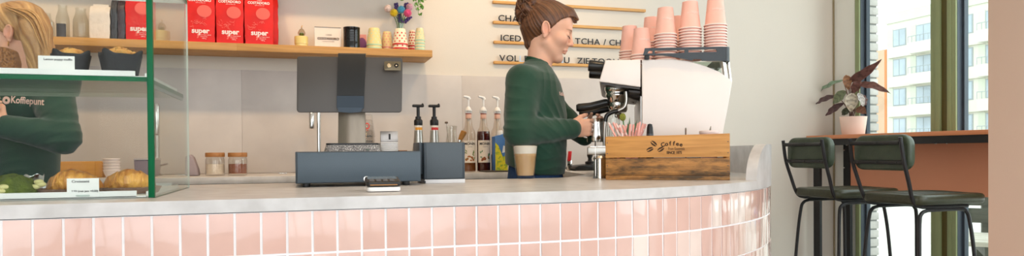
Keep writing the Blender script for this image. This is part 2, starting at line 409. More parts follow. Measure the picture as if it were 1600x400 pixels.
# picnic bench on the terrace outside
pb = thing('picnic_bench', 'weathered slatted wooden bench on the terrace outside the window', 'bench', (5.02, 3.29, -.03), math.radians(-45))
plank = woodmat('weathered_plank', 'D9D2C4', 'B8AFA0', 'X', .8, .7); dark_w = woodmat('dark_plank', '5A5A4E', '44463E', 'X', .8, .7)
for i in range(5): MB().box(-.7, .9, -.32+i*.13, -.32+i*.13+.11, .42, .455, .004).build('slat', plank, pb)
for x in (-.55, .75):
    MB().box(x-.04, x+.04, -.3, .3, .35, .42).build('rail', dark_w, pb)
    for y in (-.26, .24): MB().box(x-.035, x+.035, y-.035, y+.035, .0, .35).build('leg', dark_w, pb)
for i in range(3): MB().box(-.7, .9, .38+i*.015, .40+i*.015, .52+i*.13, .63+i*.13, .004).build('back_slat', dark_w, pb)
for x in (-.5, .7): MB().box(x-.03, x+.03, .40, .46, .0, .95).build('post', dark_w, pb)
bc = MB(); pts = [(-.25+.5*i/10, j*.02) for i in range(11) for j in range(11)]
for i in range(11):
    for j in range(11):
        bc.v.append(Vector((-.22+.044*i, -.02+.03*j, .06*math.exp(-((i-5)**2+(j-5)**2)/9)+.02*math.sin(i*1.7+j)+.03)))
for i in range(10):
    for j in range(10): bc.f.append([i*11+j, (i+1)*11+j, (i+1)*11+j+1, i*11+j+1]); bc.m.append(0); bc.sm.append(True); bc.c.append(None)
o = bc.build('blanket', pm('blue_cloth', '6FA0D8', .9, var=.1)); o.location = (4.86, 3.40, .432); o.rotation_euler.z = math.radians(-45)
sm_ = o.modifiers.new('thick', 'SOLIDIFY'); sm_.thickness = .012
tag(o, 'light blue cloth heaped on the bench outside', 'cloth')

# ------------------------------------------------------------------ bar table at the window
bt = thing('bar_table', 'orange topped bar table with black steel frame along the window', 'table', (3.337, 3.96, 0))
orange = pm('orange_laminate', 'DA8E62', .45, var=.02); terra = pm('terracotta_board', 'D3906F', .6, var=.02, scale=4)
MB().box(0, .215, -2.6, 0, 1.125, 1.15, .002).build('top', orange, bt)
a = MB(); a.box(.008, .03, -2.58, -.006, 1.084, 1.1245); a.box(.185, .21, -2.58, -.006, 1.084, 1.1245); a.box(.03, .185, -.03, -.006, 1.084, 1.1245)
ap = a.build('apron', blacksteel, bt)
s_ = MB()
for y in (-.35, -1.0, -1.07, -1.32, -1.9): s_.ball((.02, y, 1.083), .007, 8, sz=(1, 1, .6))
s_.build('screw', chrome, ap)
MB().box(.012, .03, -.115, -.055, 0, 1.084).build('leg', blacksteel, bt)
l2 = MB().box(.185, .205, -.20, -.14, 0, 1.084).build('leg', blacksteel, bt)
s_ = MB()
for z in (1.05, .93, .98-.2): s_.ball((.184, -.15, z), .006, 8)
s_.build('screw', chrome, l2)
MB().box(.012, .03, -2.5, -2.44, 0, 1.084).build('leg', blacksteel, bt); MB().box(.185, .205, -2.5, -2.44, 0, 1.084).build('leg', blacksteel, bt)
MB().box(.19, .208, -2.45, -.195, .79, 1.084).build('modesty_panel', terra, bt)

# ------------------------------------------------------------------ bar stools
leather = pm('green_leather', '3F4B38', .38, var=.12, scale=14, bump=.12, bscale=90, col2='2F3A2C', spec=.5)
leather_seat = pm('green_leather_seat', '393B28', .33, var=.12, scale=10, bump=.1, bscale=60, col2='292C1E', spec=.5)
def stool(label, loc):
    """faces +x; origin on the floor under the middle of the backrest"""
    t = thing('bar_stool', label, 'stool', loc, 0, 'green leather bar stools at the window table')
    w = .172
    # backrest pad: channelled on the front, flat on the rear
    b = MB(); n = 12; prof = []
    zb, zt = .955, 1.13
    b.prism(rrect(2*w, zt-zb, .055, 6, 0, (zt+zb)/2), .008, .054, 'yz', bev=.014, seg=2)
    for i in range(9):
        y = -.128+i*.032
        b.tube([(.056, y, zb+.02), (.062, y, (zb+zt)/2), (.056, y, zt-.02)], .0145, 8)
    b.build('backrest', leather, t)
    for s in (-1, 1):
        y = s*(w-.012)
        fr = MB()
        path = smooth_path([(-.028, y-s*.003, 1.115), (-.008, y, 1.0), (.025, y-s*.004, .90), (.05, y-s*.01, .825), (.075, y-s*.012, .79), (.12, y-s*.012, .778)], 5)+[Vector((.40, y-s*.012, .778))]
        fr.tube(path, .0095, 8, flat=1.0)
        fr.build('frame', blacksteel, t)
        lg = MB()
        lg.tube(smooth_path([(.045, y+s*.03, 0), (.075, y+s*.008, .5), (.092, y-s*.006, .70), (.11, y-s*.010, .748), (.15, y-s*.011, .762)], 6), .009, 8)
        lg.build('leg', blacksteel, t)
        lg = MB()
        lg.tube(smooth_path([(.45, y+s*.03, 0), (.425, y+s*.008, .5), (.408, y-s*.006, .70), (.39, y-s*.010, .748), (.35, y-s*.011, .762), (.15, y-s*.011, .762)], 6), .009, 8)
        lg.build('leg', blacksteel, t)
    for z in (1.09, .995):
        cb = MB(); cb.tube([(-.004-.020*(z > 1.05), -w+.02, z), (.002-.004*(z > 1.05), 0, z), (-.004-.020*(z > 1.05), w-.02, z)], .0105, 8, flat=1.0)
        cbo = cb.build('crossbar', blacksteel, t)
        bb = MB()
        for y in (-.12, 0, .12): bb.ball((-.012, y, z), .005, 8)
        bb.build('bolt', blackm, cbo)
    s = MB()
    s.prism(rrect(.47, .37, .07, 6, .28, 0), .788, .838, 'xy', bev=.018, seg=2)
    for i in range(8): 
        x = .11+i*.044
        s.tube([(x, -.168, .812), (x, -.10, .8205), (x, 0, .823), (x, .10, .8205), (x, .168, .812)], .0215, 12)
    s.build('seat', leather_seat, t)
    r = MB(); q = [(.062, -.195, .3), (.437, -.195, .3), (.437, .195, .3), (.062, .195, .3), (.062, -.195, .3)]
    r.tube(q, .008, 8); r.build('footrest', blacksteel, t)
    return t
stool('dark green bar stool beside the back wall, farther from the pillar', (2.735, 3.25, -.006))
stool('dark green bar stool partly hidden by the pillar at its right', (2.735, 2.735, -.006))
# ------------------------------------------------------------------ service counter
ZT, ZSB, ZG = .950, .9205, .820
YFR, X0, RA = 1.66, .58, 1.42
def front(s, off=0.0):
    """point on the counter front at arc length s (0 where X=0); off moves it outwards"""
    if s <= X0: return Vector((s, YFR-off, 0)), Vector((0, -1, 0))
    a = (s-X0)/RA
    if a >= PI/2: return Vector((X0+RA+off, YFR+RA+(s-X0-RA*PI/2), 0)), Vector((1, 0, 0))
    n = Vector((math.sin(a), -math.cos(a), 0))
    return Vector((X0, YFR+RA, 0))+n*(RA+off), n
S_END = X0+RA*PI/2+(YB-.002-YFR-RA)
base = thing('service_counter', 'curved service counter clad in glossy pink upright tiles', 'counter', (0, 2.1, 0))
BO = Vector((0, -2.1, 0))
INNER = [(1.42, YB-.002), (1.05+.16, 2.84), (1.02, 2.58), (.95, 2.53), (-3.0, 2.53)]
def fpath(s0, s1, off, ds=.05):
    n = max(2, int((s1-s0)/ds)); return [front(s0+(s1-s0)*i/n, off)[0] for i in range(n+1)]
poly = [(p.x, p.y) for p in fpath(-3.0, S_END, -.03)]+[(x-.0 if x > 0 else x, y-.02) for x, y in INNER]
MB().prism(poly, 0, ZSB-.001, 'xy').build('carcass', pm('counter_carcass', '8E8E8C', .7), base, ang=30).location = BO
g = MB(); pa = fpath(-3.0, S_END, -.006); n = len(pa)
g.add([p+Vector((0, 0, z)) for z in (0.0, ZSB-.002) for p in pa], [(i, i+1, n+i+1, n+i) for i in range(n-1)])
g.build('grout', pm('grout_white', 'F2F1F2', .8, var=.02, scale=60), base).location = BO
tl = MB(); PT, GR = .05626, .0058
random.seed(11)
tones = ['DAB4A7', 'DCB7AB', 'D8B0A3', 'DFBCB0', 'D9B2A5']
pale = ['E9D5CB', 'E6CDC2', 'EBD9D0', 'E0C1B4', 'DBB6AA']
s = -.6004-PT*40; k = 0
rows = [(ZG+.0028, ZSB-.003)]
z = ZG-.0028
while z > .05: rows.append((z-.098, z)); z -= .1022
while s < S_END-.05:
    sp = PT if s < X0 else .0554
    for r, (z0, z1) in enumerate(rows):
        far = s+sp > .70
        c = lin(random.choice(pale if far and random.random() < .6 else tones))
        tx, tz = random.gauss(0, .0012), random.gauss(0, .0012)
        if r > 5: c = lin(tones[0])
        vs = []; nn = 3; a0, a1 = s+GR/2, s+sp-GR/2
        for j in range(nn+1):
            for i in range(nn+1):
                u, v = i/nn, j/nn
                edge = .0010 if (i in (0, nn) or j in (0, nn)) else 0
                off = -.0025-edge+tx*(u-.5)*.06*6+tz*(v-.5)*.1*6+.0006*math.sin(k*1.3+u*3+v*2)
                p, _n = front(a0+(a1-a0)*u, off); p.z = z0+(z1-z0)*v; vs.append(p)
        fs = [(j*(nn+1)+i, j*(nn+1)+i+1, (j+1)*(nn+1)+i+1, (j+1)*(nn+1)+i) for j in range(nn) for i in range(nn)]
        # thin rim back to the grout
        ring = [i for i in range(nn+1)]+[(j+1)*(nn+1)-1 for j in range(1, nn+1)]+[nn*(nn+1)+i for i in range(nn-1, -1, -1)]+[j*(nn+1) for j in range(nn-1, 0, -1)]
        m = len(vs)
        for q in ring:
            p = vs[q]; ss = a0+(a1-a0)*((q % (nn+1))/nn); vs.append(Vector((front(ss, -.007)[0].x, front(ss, -.007)[0].y, p.z)))
        L = len(ring)
        fs += [(ring[i], m+i, m+(i+1) % L, ring[(i+1) % L]) for i in range(L)]
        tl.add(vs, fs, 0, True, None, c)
        k += 1
    s += sp
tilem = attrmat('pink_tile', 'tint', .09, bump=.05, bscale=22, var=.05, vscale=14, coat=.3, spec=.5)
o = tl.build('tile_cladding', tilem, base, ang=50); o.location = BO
# worktop with the upstand round its end
wt = thing('worktop', 'pale concrete laminate worktop with rounded upstand at its right end', 'worktop', (0, 2.1, ZSB))
WO = Vector((0, -2.1, -ZSB))
outer = fpath(-3.0, S_END, .0)
poly = [(p.x, p.y) for p in outer]+INNER
MB().prism(poly, ZSB, ZT, 'xy').build('top', lamin, wt, ang=30).location = WO
# joint in the front edge
u = MB(); S0 = 1.515; WR = .17; HU = .124; TH = .036
ss = [S0+WR*(1-math.cos(PI/2*i/10)) for i in range(11)]; q = S0+WR
while q < S_END-.02: q += .04; ss.append(min(q, S_END-.001))
vs = []
for q in ss:
    t = min(1, (q-S0)/WR); h = HU*math.sqrt(max(0, 1-(1-t)**2))
    for off, zz in ((.0004, ZT-.004), (.0004, ZT+h), (-TH, ZT+h), (-TH, ZT-.004)):
        p, _n = front(q, off); vs.append((p.x, p.y, zz))
n = len(ss); fs = [(i*4+j, (i+1)*4+j, (i+1)*4+(j+1) % 4, i*4+(j+1) % 4) for i in range(n-1) for j in range(4)]+[(0, 1, 2, 3), ((n-1)*4+3, (n-1)*4+2, (n-1)*4+1, (n-1)*4)]
u.add(vs, fs, 0, True); o = u.build('upstand', lamin, wt, ang=30, merge=True); o.location = WO
# ------------------------------------------------------------------ back counter, splashback
bcab = thing('back_cabinet', 'dark fronted base cabinets under the rear worktop', 'cabinet', (-.5, 3.7, 0))
MB().box(-2.5, 1.75, -.26, .275, .1, .915).build('body', pm('cabinet_dark', '3A3A3B', .5), bcab); MB().box(-2.5, 1.75, -.2, .275, 0, .1).build('plinth', blackm, bcab)
for i in range(6): 
    d_ = MB().box(-2.49+i*.62, -2.49+i*.62+.61, -.28, -.262, .11, .90, .002).build('door', pm('door_grey', '6B6865', .5), bcab)
    MB().box(-2.49+i*.62+.25, -2.49+i*.62+.36, -.295, -.281, .87, .885).build('handle', blacksteel, d_)
o = MB().box(-3.0, 1.30, 3.40, YB-.022, ZSB-.004, ZT-.001, .002).build('rear_worktop', lamin); tag(o, 'long concrete laminate worktop against the back wall', 'worktop')
for i, (x0, x1) in enumerate(((-2.7, -1.523), (-1.5225, -.3155), (-.315, .898), (.8985, 2.02))):
    struct(MB().box(x0, x1, YB-.02, YB-.001, ZT, 1.507, .0012).build('trim_%d' % (i+6), splashm))
# ------------------------------------------------------------------ oak shelf on the wall, a second one above it out of view
sh = thing('wall_shelf', 'long oak shelf on the back wall holding cups and coffee bags', 'shelf', (-1.0, YB, 1.577))
MB().box(-1.6, .683, -.249, -.002, 0, .038, .001).build('board', oak, sh)
MB().box(.683, 1.682, -.249, -.002, 0, .038, .001).build('board', oak, sh)
sh2 = thing('upper_shelf', 'oak shelf above the picture edge carrying the trailing plant', 'shelf', (-1.0, YB, 2.03))
MB().box(-1.6, 1.64, -.249, -.002, 0, .038, .001).build('board', oak, sh2)
SHZ = 1.6152
# ------------------------------------------------------------------ menu rails and letters
railN = ['topmost', 'second', 'third', 'lowest']
rails = []
for i, (xa, yt0, yb0, xb, yb1) in enumerate(((770.5, -.6, 4.2, 1009, 19.4), (771, 31.0, 36.6, 975, 46.8), (772, 62.2, 67.8, 975, 75.8), (772, 94.2, 100, 978, 105.5))):
    YR = YB-.022
    p0 = at(xa, yb0, Y=YR); p1 = at(1009 if i < 3 else 1009, 0, Y=YR)
    zb = (p0.z+at(xb, yb1, Y=YR).z)/2; xe = at(1009, 18, Y=YR).x
    t = thing('menu_rail', '%s of the four oak letter rails on the wall' % railN[i], 'rail', (p0.x, YB, zb), 0, 'oak letter rails')
    MB().box(0, xe-p0.x, -.024, -.0015, 0, .0165, .001).build('ledge', oak_rail, t)
    rails.append((p0.x, xe, zb+.0167))
letm = pm('letter_black', '1E1D1E', .45, var=.05); letb = pm('letter_pale_blue', 'BDD3EA', .4, var=.05)
def letters(row, word, px0, hpx, where, blue=(), skip=0, pitch=None):
    x0, xe, zr = rails[row]; Y = YB-.0165
    p = at(px0, 0, Y=Y).x; size = hpx
    used = {}
    for k, ch in enumerate(word):
        if ch == ' ': p += size*.42; continue
        vs, fs = text_mesh(ch, size*1.38, ext=.002, align='LEFT', offset=.0005, sx=1.12)
        w = max(v.x for v in vs)-min(v.x for v in vs); m0 = min(v.x for v in vs); y0 = min(v.y for v in vs)
        nm = {'/': 'slash'}.get(ch, ch)
        o = MB().add([FRONT @ Vector((v.x-m0, v.y-y0, v.z)) for v in vs], fs, 0, False).build('letter', letb if k in blue else letm)
        o.location = (p, Y, zr)
        used[ch] = used.get(ch, 0)+1
        nth = '' if word.count(ch) == 1 else ORD[used[ch]-1]+' '
        tag(o, '%s %sletter %s %s' % ('pale blue' if k in blue else 'black', nth, nm, where), 'letter', 'letters on the menu rails')
        p += w+size*.17
LH = .0385
letters(1, 'CHAI LATTE', 778.5, LH, 'on the second rail from the top')
letters(2, 'ICED', 782, LH, 'in the word left of the head on the third rail')
letters(2, 'MATCHA / CHAI', 876, LH, 'right of the head on the third rail')
letters(3, 'VOLLEDIG', 779.5, LH, 'in the left word of the lowest rail', blue=(3,))
letters(3, 'MENU', 851.5, LH, 'in the word under the chin on the lowest rail', blue=(0, 1, 2))
letters(3, 'ZIE', 901, LH, 'in the three letter word on the lowest rail')
letters(3, 'TOONBANK', 924.5, LH, 'in the word beside the coffee machine on the lowest rail')
# ------------------------------------------------------------------ glass display case
CX1 = -.337; CYF, CYB_ = 1.79, 2.312
dc = thing('display_case', 'glass pastry display case with green cut edges on the counter', 'display case', (-.95, 2.05, ZT+.0005))
DO = Vector((.95, -2.05, -ZT-.0005))
def glasspane(x0, x1, y0, y1, z0, z1, name, edgefaces=True):
    m = MB(); vs = [(x, y, z) for z in (z0, z1) for y in (y0, y1) for x in (x0, x1)]
    F = {'b': (0, 2, 3, 1), 't': (4, 5, 7, 6), 'f': (0, 1, 5, 4), 'k': (2, 6, 7, 3), 'l': (0, 4, 6, 2), 'r': (1, 3, 7, 5)}
    d = {'x': x1-x0, 'y': y1-y0, 'z': z1-z0}; thin = min(d, key=d.get)
    big = {'x': 'lr', 'y': 'fk', 'z': 'bt'}[thin]
    for kf, q in F.items(): m.add(vs, [q], 0 if kf in big else (2 if kf in 'k' else 1), False)
    o = m.build(name, [glassmat('case_glass_side', 'F8FCFA', .8) if name in ('side_panel', 'glass_shelf') else glassmat('case_glass', 'FAFCFB', .08), glass_edge, glass_rim], dc, merge=True); o.location = DO; return o
XLc = -1.6
glasspane(CX1-.005, CX1, CYF+.0125, CYB_, ZT+.001, 1.515, 'side_panel'); glasspane(XLc, XLc+.005, CYF+.0125, CYB_, ZT+.001, 1.515, 'side_panel')
for xe_ in (CX1-.0125, XLc):
    m = MB(); m.box(xe_, xe_+.0125, CYF, CYF+.012, ZT+.001, 1.515, .0006); o = m.build('corner_profile', glass_edge, dc); o.location = DO
glasspane(XLc+.013, CX1-.013, CYF+.002, CYF+.010, ZT+.001, 1.515, 'front_panel')
glasspane(XLc, CX1, CYF, CYB_, 1.5155, 1.526, 'top_panel')
glasspane(XLc+.013, CX1-.013, CYF+.0105, CYB_-.01, 1.2245, 1.2355, 'glass_shelf')
st_ = MB(); st_.box(CX1-.018, CX1-.013, CYF+.02, CYB_-.02, 1.216, 1.2243); st_.box(XLc+.0130, XLc+.018, CYF+.02, CYB_-.02, 1.216, 1.2243)
o = st_.build('shelf_support', pm('grey_silicone', '8F9692', .5), dc); o.location = DO
def tray(z, label):
    t = thing('tray', label, 'tray', (-.95, 2.05, z), 0, 'white trays in the display case')
    m = MB(); x0, x1, y0, y1 = -.60, .588, -.225, .235
    m.box(x0, x1, y0, y1, 0, .004, .001)
    m.prism([(y0, 0), (y0, .016), (y0+.004, .016), (y0+.004, 0)], x0+.012, x1-.02, 'yz')
    m.prism([(y1, 0), (y1, .016), (y1-.004, .016), (y1-.004, 0)], x0+.012, x1-.02, 'yz')
    m.prism([(x1, 0), (x1+.001, .013), (x1-.003, .013), (x1-.003, 0)], y0+.02, y1-.02, 'xz'); m.prism([(x0, 0), (x0-.001, .013), (x0+.003, .013), (x0+.003, 0)], y0+.02, y1-.02, 'xz')
    m.build('sheet', pm('tray_white', 'F1F0EC', .3), t); return t
tray(1.2358, 'white metal tray under the muffins on the glass shelf'); tray(ZT+.0008, 'white metal tray under the croissants at the case bottom')
# ------------------------------------------------------------------ things on the front counter
def on(px, py_base, z=ZT): 
    """point on the horizontal plane z under pixel"""
    return at(px, py_base, Z=z)
# cash drawer ----------------------------------------------------------
pL = at(462, 293.5, Z=ZT); pR = at(657.5, 289.5, Z=ZT); DY = (pL.y+pR.y)/2
DYF = DY+.004
xl, xr = at(461.5, 265, Y=DYF).x, at(658.5, 265, Y=DYF).x
ztop = at(560, 236.5, Y=DYF).z; zbot = ZT+.012
cd = thing('cash_drawer', 'dark slate blue metal cash drawer under the tablet stand', 'cash drawer', ((xl+xr)/2, DYF, ZT+.0005))
slateblue = pm('slate_blue_metal', '46545F', .42, var=.03, scale=300, bump=.05, bscale=400, spec=.5)
slatedark = pm('slate_dark_metal', '39444D', .45, var=.03, scale=200)
w = (xr-xl)/2; h = ztop-ZT-.0005
MB().box(-w, w, .012, .34, .011, h, .002).build('body', slatedark, cd)
fp_ = MB().box(-w+.005, w-.002, 0, .012, .013, h-.002, .003).build('front_panel', slateblue, cd)
MB().lathe([(0, 0), (.009, 0), (.009, .003), (.004, .0045), (0, .0045)], n=20, M=Matrix.Translation((w*.1, -.0005, .022)) @ Matrix.Rotation(PI/2, 4, 'X')).build('lock', chrome, fp_)
for x in (-w+.03, w-.045):
    for y in (.03, .3): MB().lathe([(0, .0), (.011, .0), (.012, .004), (.012, .0115), (0, .0115)], (x, y, 0), 16).build('foot', blackm, cd)
# tablet on a stand ----------------------------------------------------------
DT = cd.location.z+h+.0004
TY = DYF+.07
ps = thing('pos_tablet_stand', 'grey point of sale tablet held by a tapered column on the cash drawer', 'tablet stand', (at(548, 235, Y=TY).x, TY+.05, DT), math.radians(-9))
LM = rot(ps)
def L(px, py, ly): return lp(ps, px, py, ly)
terr = nt('speckled_base'); m_, n_, b_ = terr
vor = n_.nodes.new('ShaderNodeTexNoise'); vor.inputs['Scale'].default_value = 420
crr = n_.nodes.new('ShaderNodeValToRGB'); crr.color_ramp.interpolation = 'CONSTANT'
crr.color_ramp.elements[0].color = lin('4B4A4C'); crr.color_ramp.elements[1].color = lin('D8D4CE'); crr.color_ramp.elements[1].position = .60
e_ = crr.color_ramp.elements.new(.42); e_.color = lin('6E6A68')
tcn = n_.nodes.new('ShaderNodeTexCoord'); n_.links.new(tcn.outputs['Object'], vor.inputs['Vector'])
n_.links.new(vor.outputs['Fac'], crr.inputs[0]); n_.links.new(crr.outputs[0], b_.inputs['Base Color']); b_.inputs['Roughness'].default_value = .55
x0, _ = L(505, 234, -.05); x1, _ = L(594, 234, -.05)
cxb = (x0+x1)/2; wb = (x1-x0)/2; hb = L(548, 223.5, -.05)[1]
bs = MB(); bs.prism(rrect(2*wb, .15, .02, 5, cxb, .02), 0, hb*.78, 'xy'); 
o = bs.build('base', MATS['speckled_base'], ps)
for v in o.data.vertices:
    if v.co.z > .001: v.co.x = cxb+(v.co.x-cxb)*.93; v.co.y = .02+(v.co.y-.02)*.93
MB().prism(rrect(2*wb*.93, .14, .019, 5, cxb, .02), hb*.785, hb, 'xy', bev=.0008).build('base_top', blackm, ps)
xq, zq = L(575, 230, -.056)
MB().box(xq-.006, xq+.004, -.0555, -.05, .002, .008, .001).build('port', pm('port_green', '5E665B', .5), ps)
gun = pm('gunmetal', '6F6962', .38, metal=.45, var=.04, scale=200, spec=.5)
gunmid = pm('gunmetal_column', '8A7F72', .36, metal=.55, var=.03, scale=120, stretch=(1, 1, .1))
navyblk = pm('blue_black_metal', '2B3138', .38, metal=.3, var=.03)
# column: shallow curved front, tapering towards the top
co = MB(); zt = L(548, 168, -.01)[1]
xa, xb = L(528, 222, -.02)[0], L(571, 222, -.02)[0]; xc, xd = L(527.5, 168, -.02)[0], L(569, 168, -.02)[0]
n = 10; vs = []
NZ = 8
for j in range(NZ+1):
    t = j/NZ; l_, r_ = xa+(xc-xa)*t, xb+(xd-xb)*t; z = hb+(zt-hb)*t
    for i in range(n+1):
        u = i/n; y = -.030+.02*t+.012*(1-math.sin(PI*u))+(-.006*math.sin(PI*u)); vs.append((l_+(r_-l_)*u, y, z))
    for i in range(n+1):
        u = 1-i/n; vs.append((l_+(r_-l_)*u, .02+.012*t, z))
K = 2*(n+1)
co.add(vs, [(j*K+i, j*K+(i+1) % K, (j+1)*K+(i+1) % K, (j+1)*K+i) for j in range(NZ) for i in range(K)]+[tuple(range(K)), tuple(NZ*K+i for i in range(K))], 0, True)
co.build('column', gunmid, ps, merge=True)
# tablet body, leaning back; the camera sees its rear
ta = math.radians(7)
tab_c = []
def TP(px, py, dy=0):
    x, z = L(px, py, -.012+dy); return x, z
xa, zb_ = TP(464.5, 176); xb, zt_ = TP(628, 89); 
tw, th = xb-xa, zt_-zb_
tilt = Matrix.Translation(((xa+xb)/2, -.012, (zb_+zt_)/2)) @ Matrix.Rotation(math.radians(-12), 4, 'X')
tb = MB(); tb.prism(rrect(tw, th/math.cos(math.radians(12)), .009, 5), -.0035, .0035, 'xz', bev=.0014, M=tilt)
tbo = tb.build('tablet', pm('tablet_grey', '4C4845', .45, metal=.3, var=.03, scale=5), ps)
# the photo's outline flares upwards: the slab is turned and leaning, and sheared a touch by its case
for v in tbo.data.vertices:
    t = (v.co.z-zb_)/th; v.co.x += (v.co.x-(xa+xb)/2)*.022*(t-.5)
MB().prism(rrect(tw*.985, th*1.0, .008, 5), .0036, .0046, 'xz', M=tilt).build('screen', pm('screen_black', '0C0D10', .1), tbo)
cx_, cz_ = L(615.5, 103, -.018); hw = (L(628, 103, -.018)[0]-L(602, 103, -.018)[0])/2
cp = MB(); CM = Matrix.Translation((cx_-.004, -.0185-.0065, cz_-.001)) @ Matrix.Rotation(math.radians(-12), 4, 'X')
cp.prism(rrect(2*hw, hw*1.14, .004, 4), -.001, .0028, 'xz', bev=.0005, M=CM); cpo = cp.build('camera_module', pm('camera_bronze', '6A5F4A', .35, metal=.5), tbo)
for dx, nm, mt in ((-hw*.42, 'lens', 'C9AE86'), (hw*.45, 'lens', '1A1817')):
    l_ = MB(); RM = CM @ Matrix.Translation((dx, -.0012, .001)) @ Matrix.Rotation(PI/2, 4, 'X')
    l_.lathe([(.0068, 0), (.0068, .0012), (.0056, .0016), (.0050, .0010), (.0, .0010)], n=20, M=RM); l_.lathe([(.0025, .0011), (.002, .0016), (0, .0017)], n=12, M=RM, mi=1)
    l_.build('lens', [pm('lens_'+mt, mt, .25, metal=.6), pm('lens_core', 'E8D2B0' if mt == 'C9AE86' else '0A0A0A', .15)], cpo)
# clamp strip over the back of the tablet and over its top
cl = MB(); xs0, zs0 = L(527.5, 178, -.02); xs1, _ = L(569.5, 178, -.02); xm0, zm = L(527.5, 82.5, -.014); xm1, _ = L(571, 82.5, -.014)
zmid = L(548, 150.5, -.02)[1]; zlow = L(548, 168, -.02)[1]
def strip(m, pts, t=.004):
    """pts: (x left, x right, y, z) going up"""
    vs = []
    for l_, r_, y, z in pts: vs += [(l_, y, z), (r_, y, z), (r_, y+t, z), (l_, y+t, z)]
    n = len(pts)
    m.add(vs, [(i*4+j, i*4+(j+1) % 4, (i+1)*4+(j+1) % 4, (i+1)*4+j) for i in range(n-1) for j in range(4)]+[(3, 2, 1, 0), (n*4-4, n*4-3, n*4-2, n*4-1)], 0, False)
tn = math.tan(math.radians(12)); z00 = (zb_+zt_)/2
yt = lambda z: -.012-.0135+(z-z00)*tn
strip(cl, [(xs0, xs1, yt(zlow)-.002, zlow-.004), (xs0, xs1, yt(zmid)-.0015, zmid)])
o1 = cl.build('clamp_plate', pm('clamp_blue_grey', '2C3844', .4, metal=.3), ps)
c2 = MB(); strip(c2, [(xs0, xs1, yt(zmid)-.0015, zmid+.0004), (xm0, xm1, yt(zm)-.001, zm-.004), (xm0, xm1, yt(zm)+.002, zm), (xm0, xm1, yt(zm)+.018, zm+.003)])
c2.build('clamp_arm', pm('clamp_black', '1E2022', .42, metal=.2), ps)
sp = MB(); sp.prism([(xs0+.003, zlow-.002), (xs1-.003, zlow-.002), (xs1-.010, zlow-.016), ((xs0+xs1)/2, zlow-.0185), (xs0+.006, zlow-.016)], yt(zlow)-.004, yt(zlow)-.0015, 'xz'); sp.build('clamp_tongue', MATS['clamp_blue_grey'], ps)
# card payment terminal -------------------------------------------------------
p0 = at(573, 300.5, Z=ZT); p1 = at(627, 300, Z=ZT)
ct = thing('card_terminal', 'black card payment terminal on a white dock at the counter edge', 'card terminal', ((p0.x+p1.x)/2, (p0.y+p1.y)/2, ZT+.0005), math.radians(-3))
tw_ = (p1.x-p0.x)/2
d_ = MB(); d_.prism(rrect(2*tw_, .135, .012, 5, 0, .0675), 0.001, .0125, 'xy', bev=.003, seg=2); d_.build('dock', white, ct)
TM = Matrix.Translation((0, .0, .0130)) @ Matrix.Rotation(math.radians(4.5), 4, 'X')
tb = MB(); tb.prism(rrect(2*tw_+.004, .126, .012, 5, 0, .066), .0005, .0135, 'xy', bev=.003, seg=2, M=TM)
bo = tb.build('body', blackm, ct)
MB().box(-tw_+.004, tw_-.004, .068, .122, .0136, .0142, M=TM).build('screen', pm('terminal_screen', '6E7F8C', .15), bo)
MB().box(-tw_+.008, tw_-.008, -.0005+.003, .004, .004, .0062, M=TM).build('slot', pm('slot_orange', 'B9824A', .5), bo)
for r in range(3):
    for q in range(4): MB().box(-tw_+.007+q*.0175, -tw_+.007+q*.0175+.0125, .012+r*.017, .023+r*.017, .0136, .0152, .0006, M=TM).build('key', pm('terminal_key', '5B5C5E', .4), bo)
# receipt printer -------------------------------------------------------------
YP = (at(663, 287, Z=ZT).y+at(727, 286, Z=ZT).y)/2
p0 = at(663, 287, Z=ZT); p1 = at(727, 286, Z=ZT)
x0, x1 = at(662.5, 260, Y=YP).x, at(726.5, 260, Y=YP).x; zt = at(690, 222.5, Y=YP).z
rp = thing('receipt_printer', 'boxy dark grey receipt printer on a white foot, right of the cash drawer', 'printer', (x0, YP, ZT+.0005))
w = x1-x0; h = zt-ZT
rpm = pm('printer_grey', '49535B', .5, var=.03, scale=400, bump=.06, bscale=500)
MB().box(0, w, -.0, .15, .0135, h, .003, seg=2).build('body', slatedark, rp)
MB().box(.007, w-.008, -.003, 0, .0165, h-.002, .001).build('front_cover', rpm, rp)
MB().box(w-.0075, w-.001, -.0022, 0, .0165, h-.002, .0006).build('cover_edge', slatedark, rp)
MB().box(-.012, -.0005, .02, .15, .03, h+.0, .002).build('side_cover', slatedark, rp)
MB().box(.002, w, .0, .15, 0, .0132, .001).build('foot', pm('printer_white', 'DAD9DA', .4), rp)
MB().box(0.0005, .005, -.001, .01, .001, .009).build('port', blackm, rp)
MB().box(w, w+.003, .01, .04, h-.04, h-.01, .001).build('latch', blackm, rp)
# little numbered stand on the cash drawer ------------------------------------------------
YN = DYF+.255
x0, x1 = at(594.5, 220, Y=YN).x, at(621.5, 220, Y=YN).x; zt = at(608, 205, Y=YN).z; zb = DT
ns = thing('number_sign', 'small steel table sign with a black 1 on the cash drawer', 'sign', ((x0+x1)/2, YN, zb))
w = (x1-x0)/2; h = zt-zb
MB().prism([(-.006, h*.46), (-.002, h), (.010, h), (.010, h*.46)], -w, w, 'yz', bev=.0006).build('plate', pm('sign_steel', 'A39D98', .35, metal=.6, var=.1, scale=40), ns)
s_ = MB()
for i in range(6): s_.box(-w, w, -.008, .03, .0005+i*h*.45/6, .0005+(i+.8)*h*.45/6, .0005)
s_.build('base', pm('sign_base', 'CDC9C4', .3, metal=.4), ns)
t_ = MB(); text(t_, '1', h*.36, Matrix.Translation((.001, -.0055, h*.60)) @ FRONT, sx=1.25, offset=.0012, ext=.0008); t_.build('lettering', ink, ns)
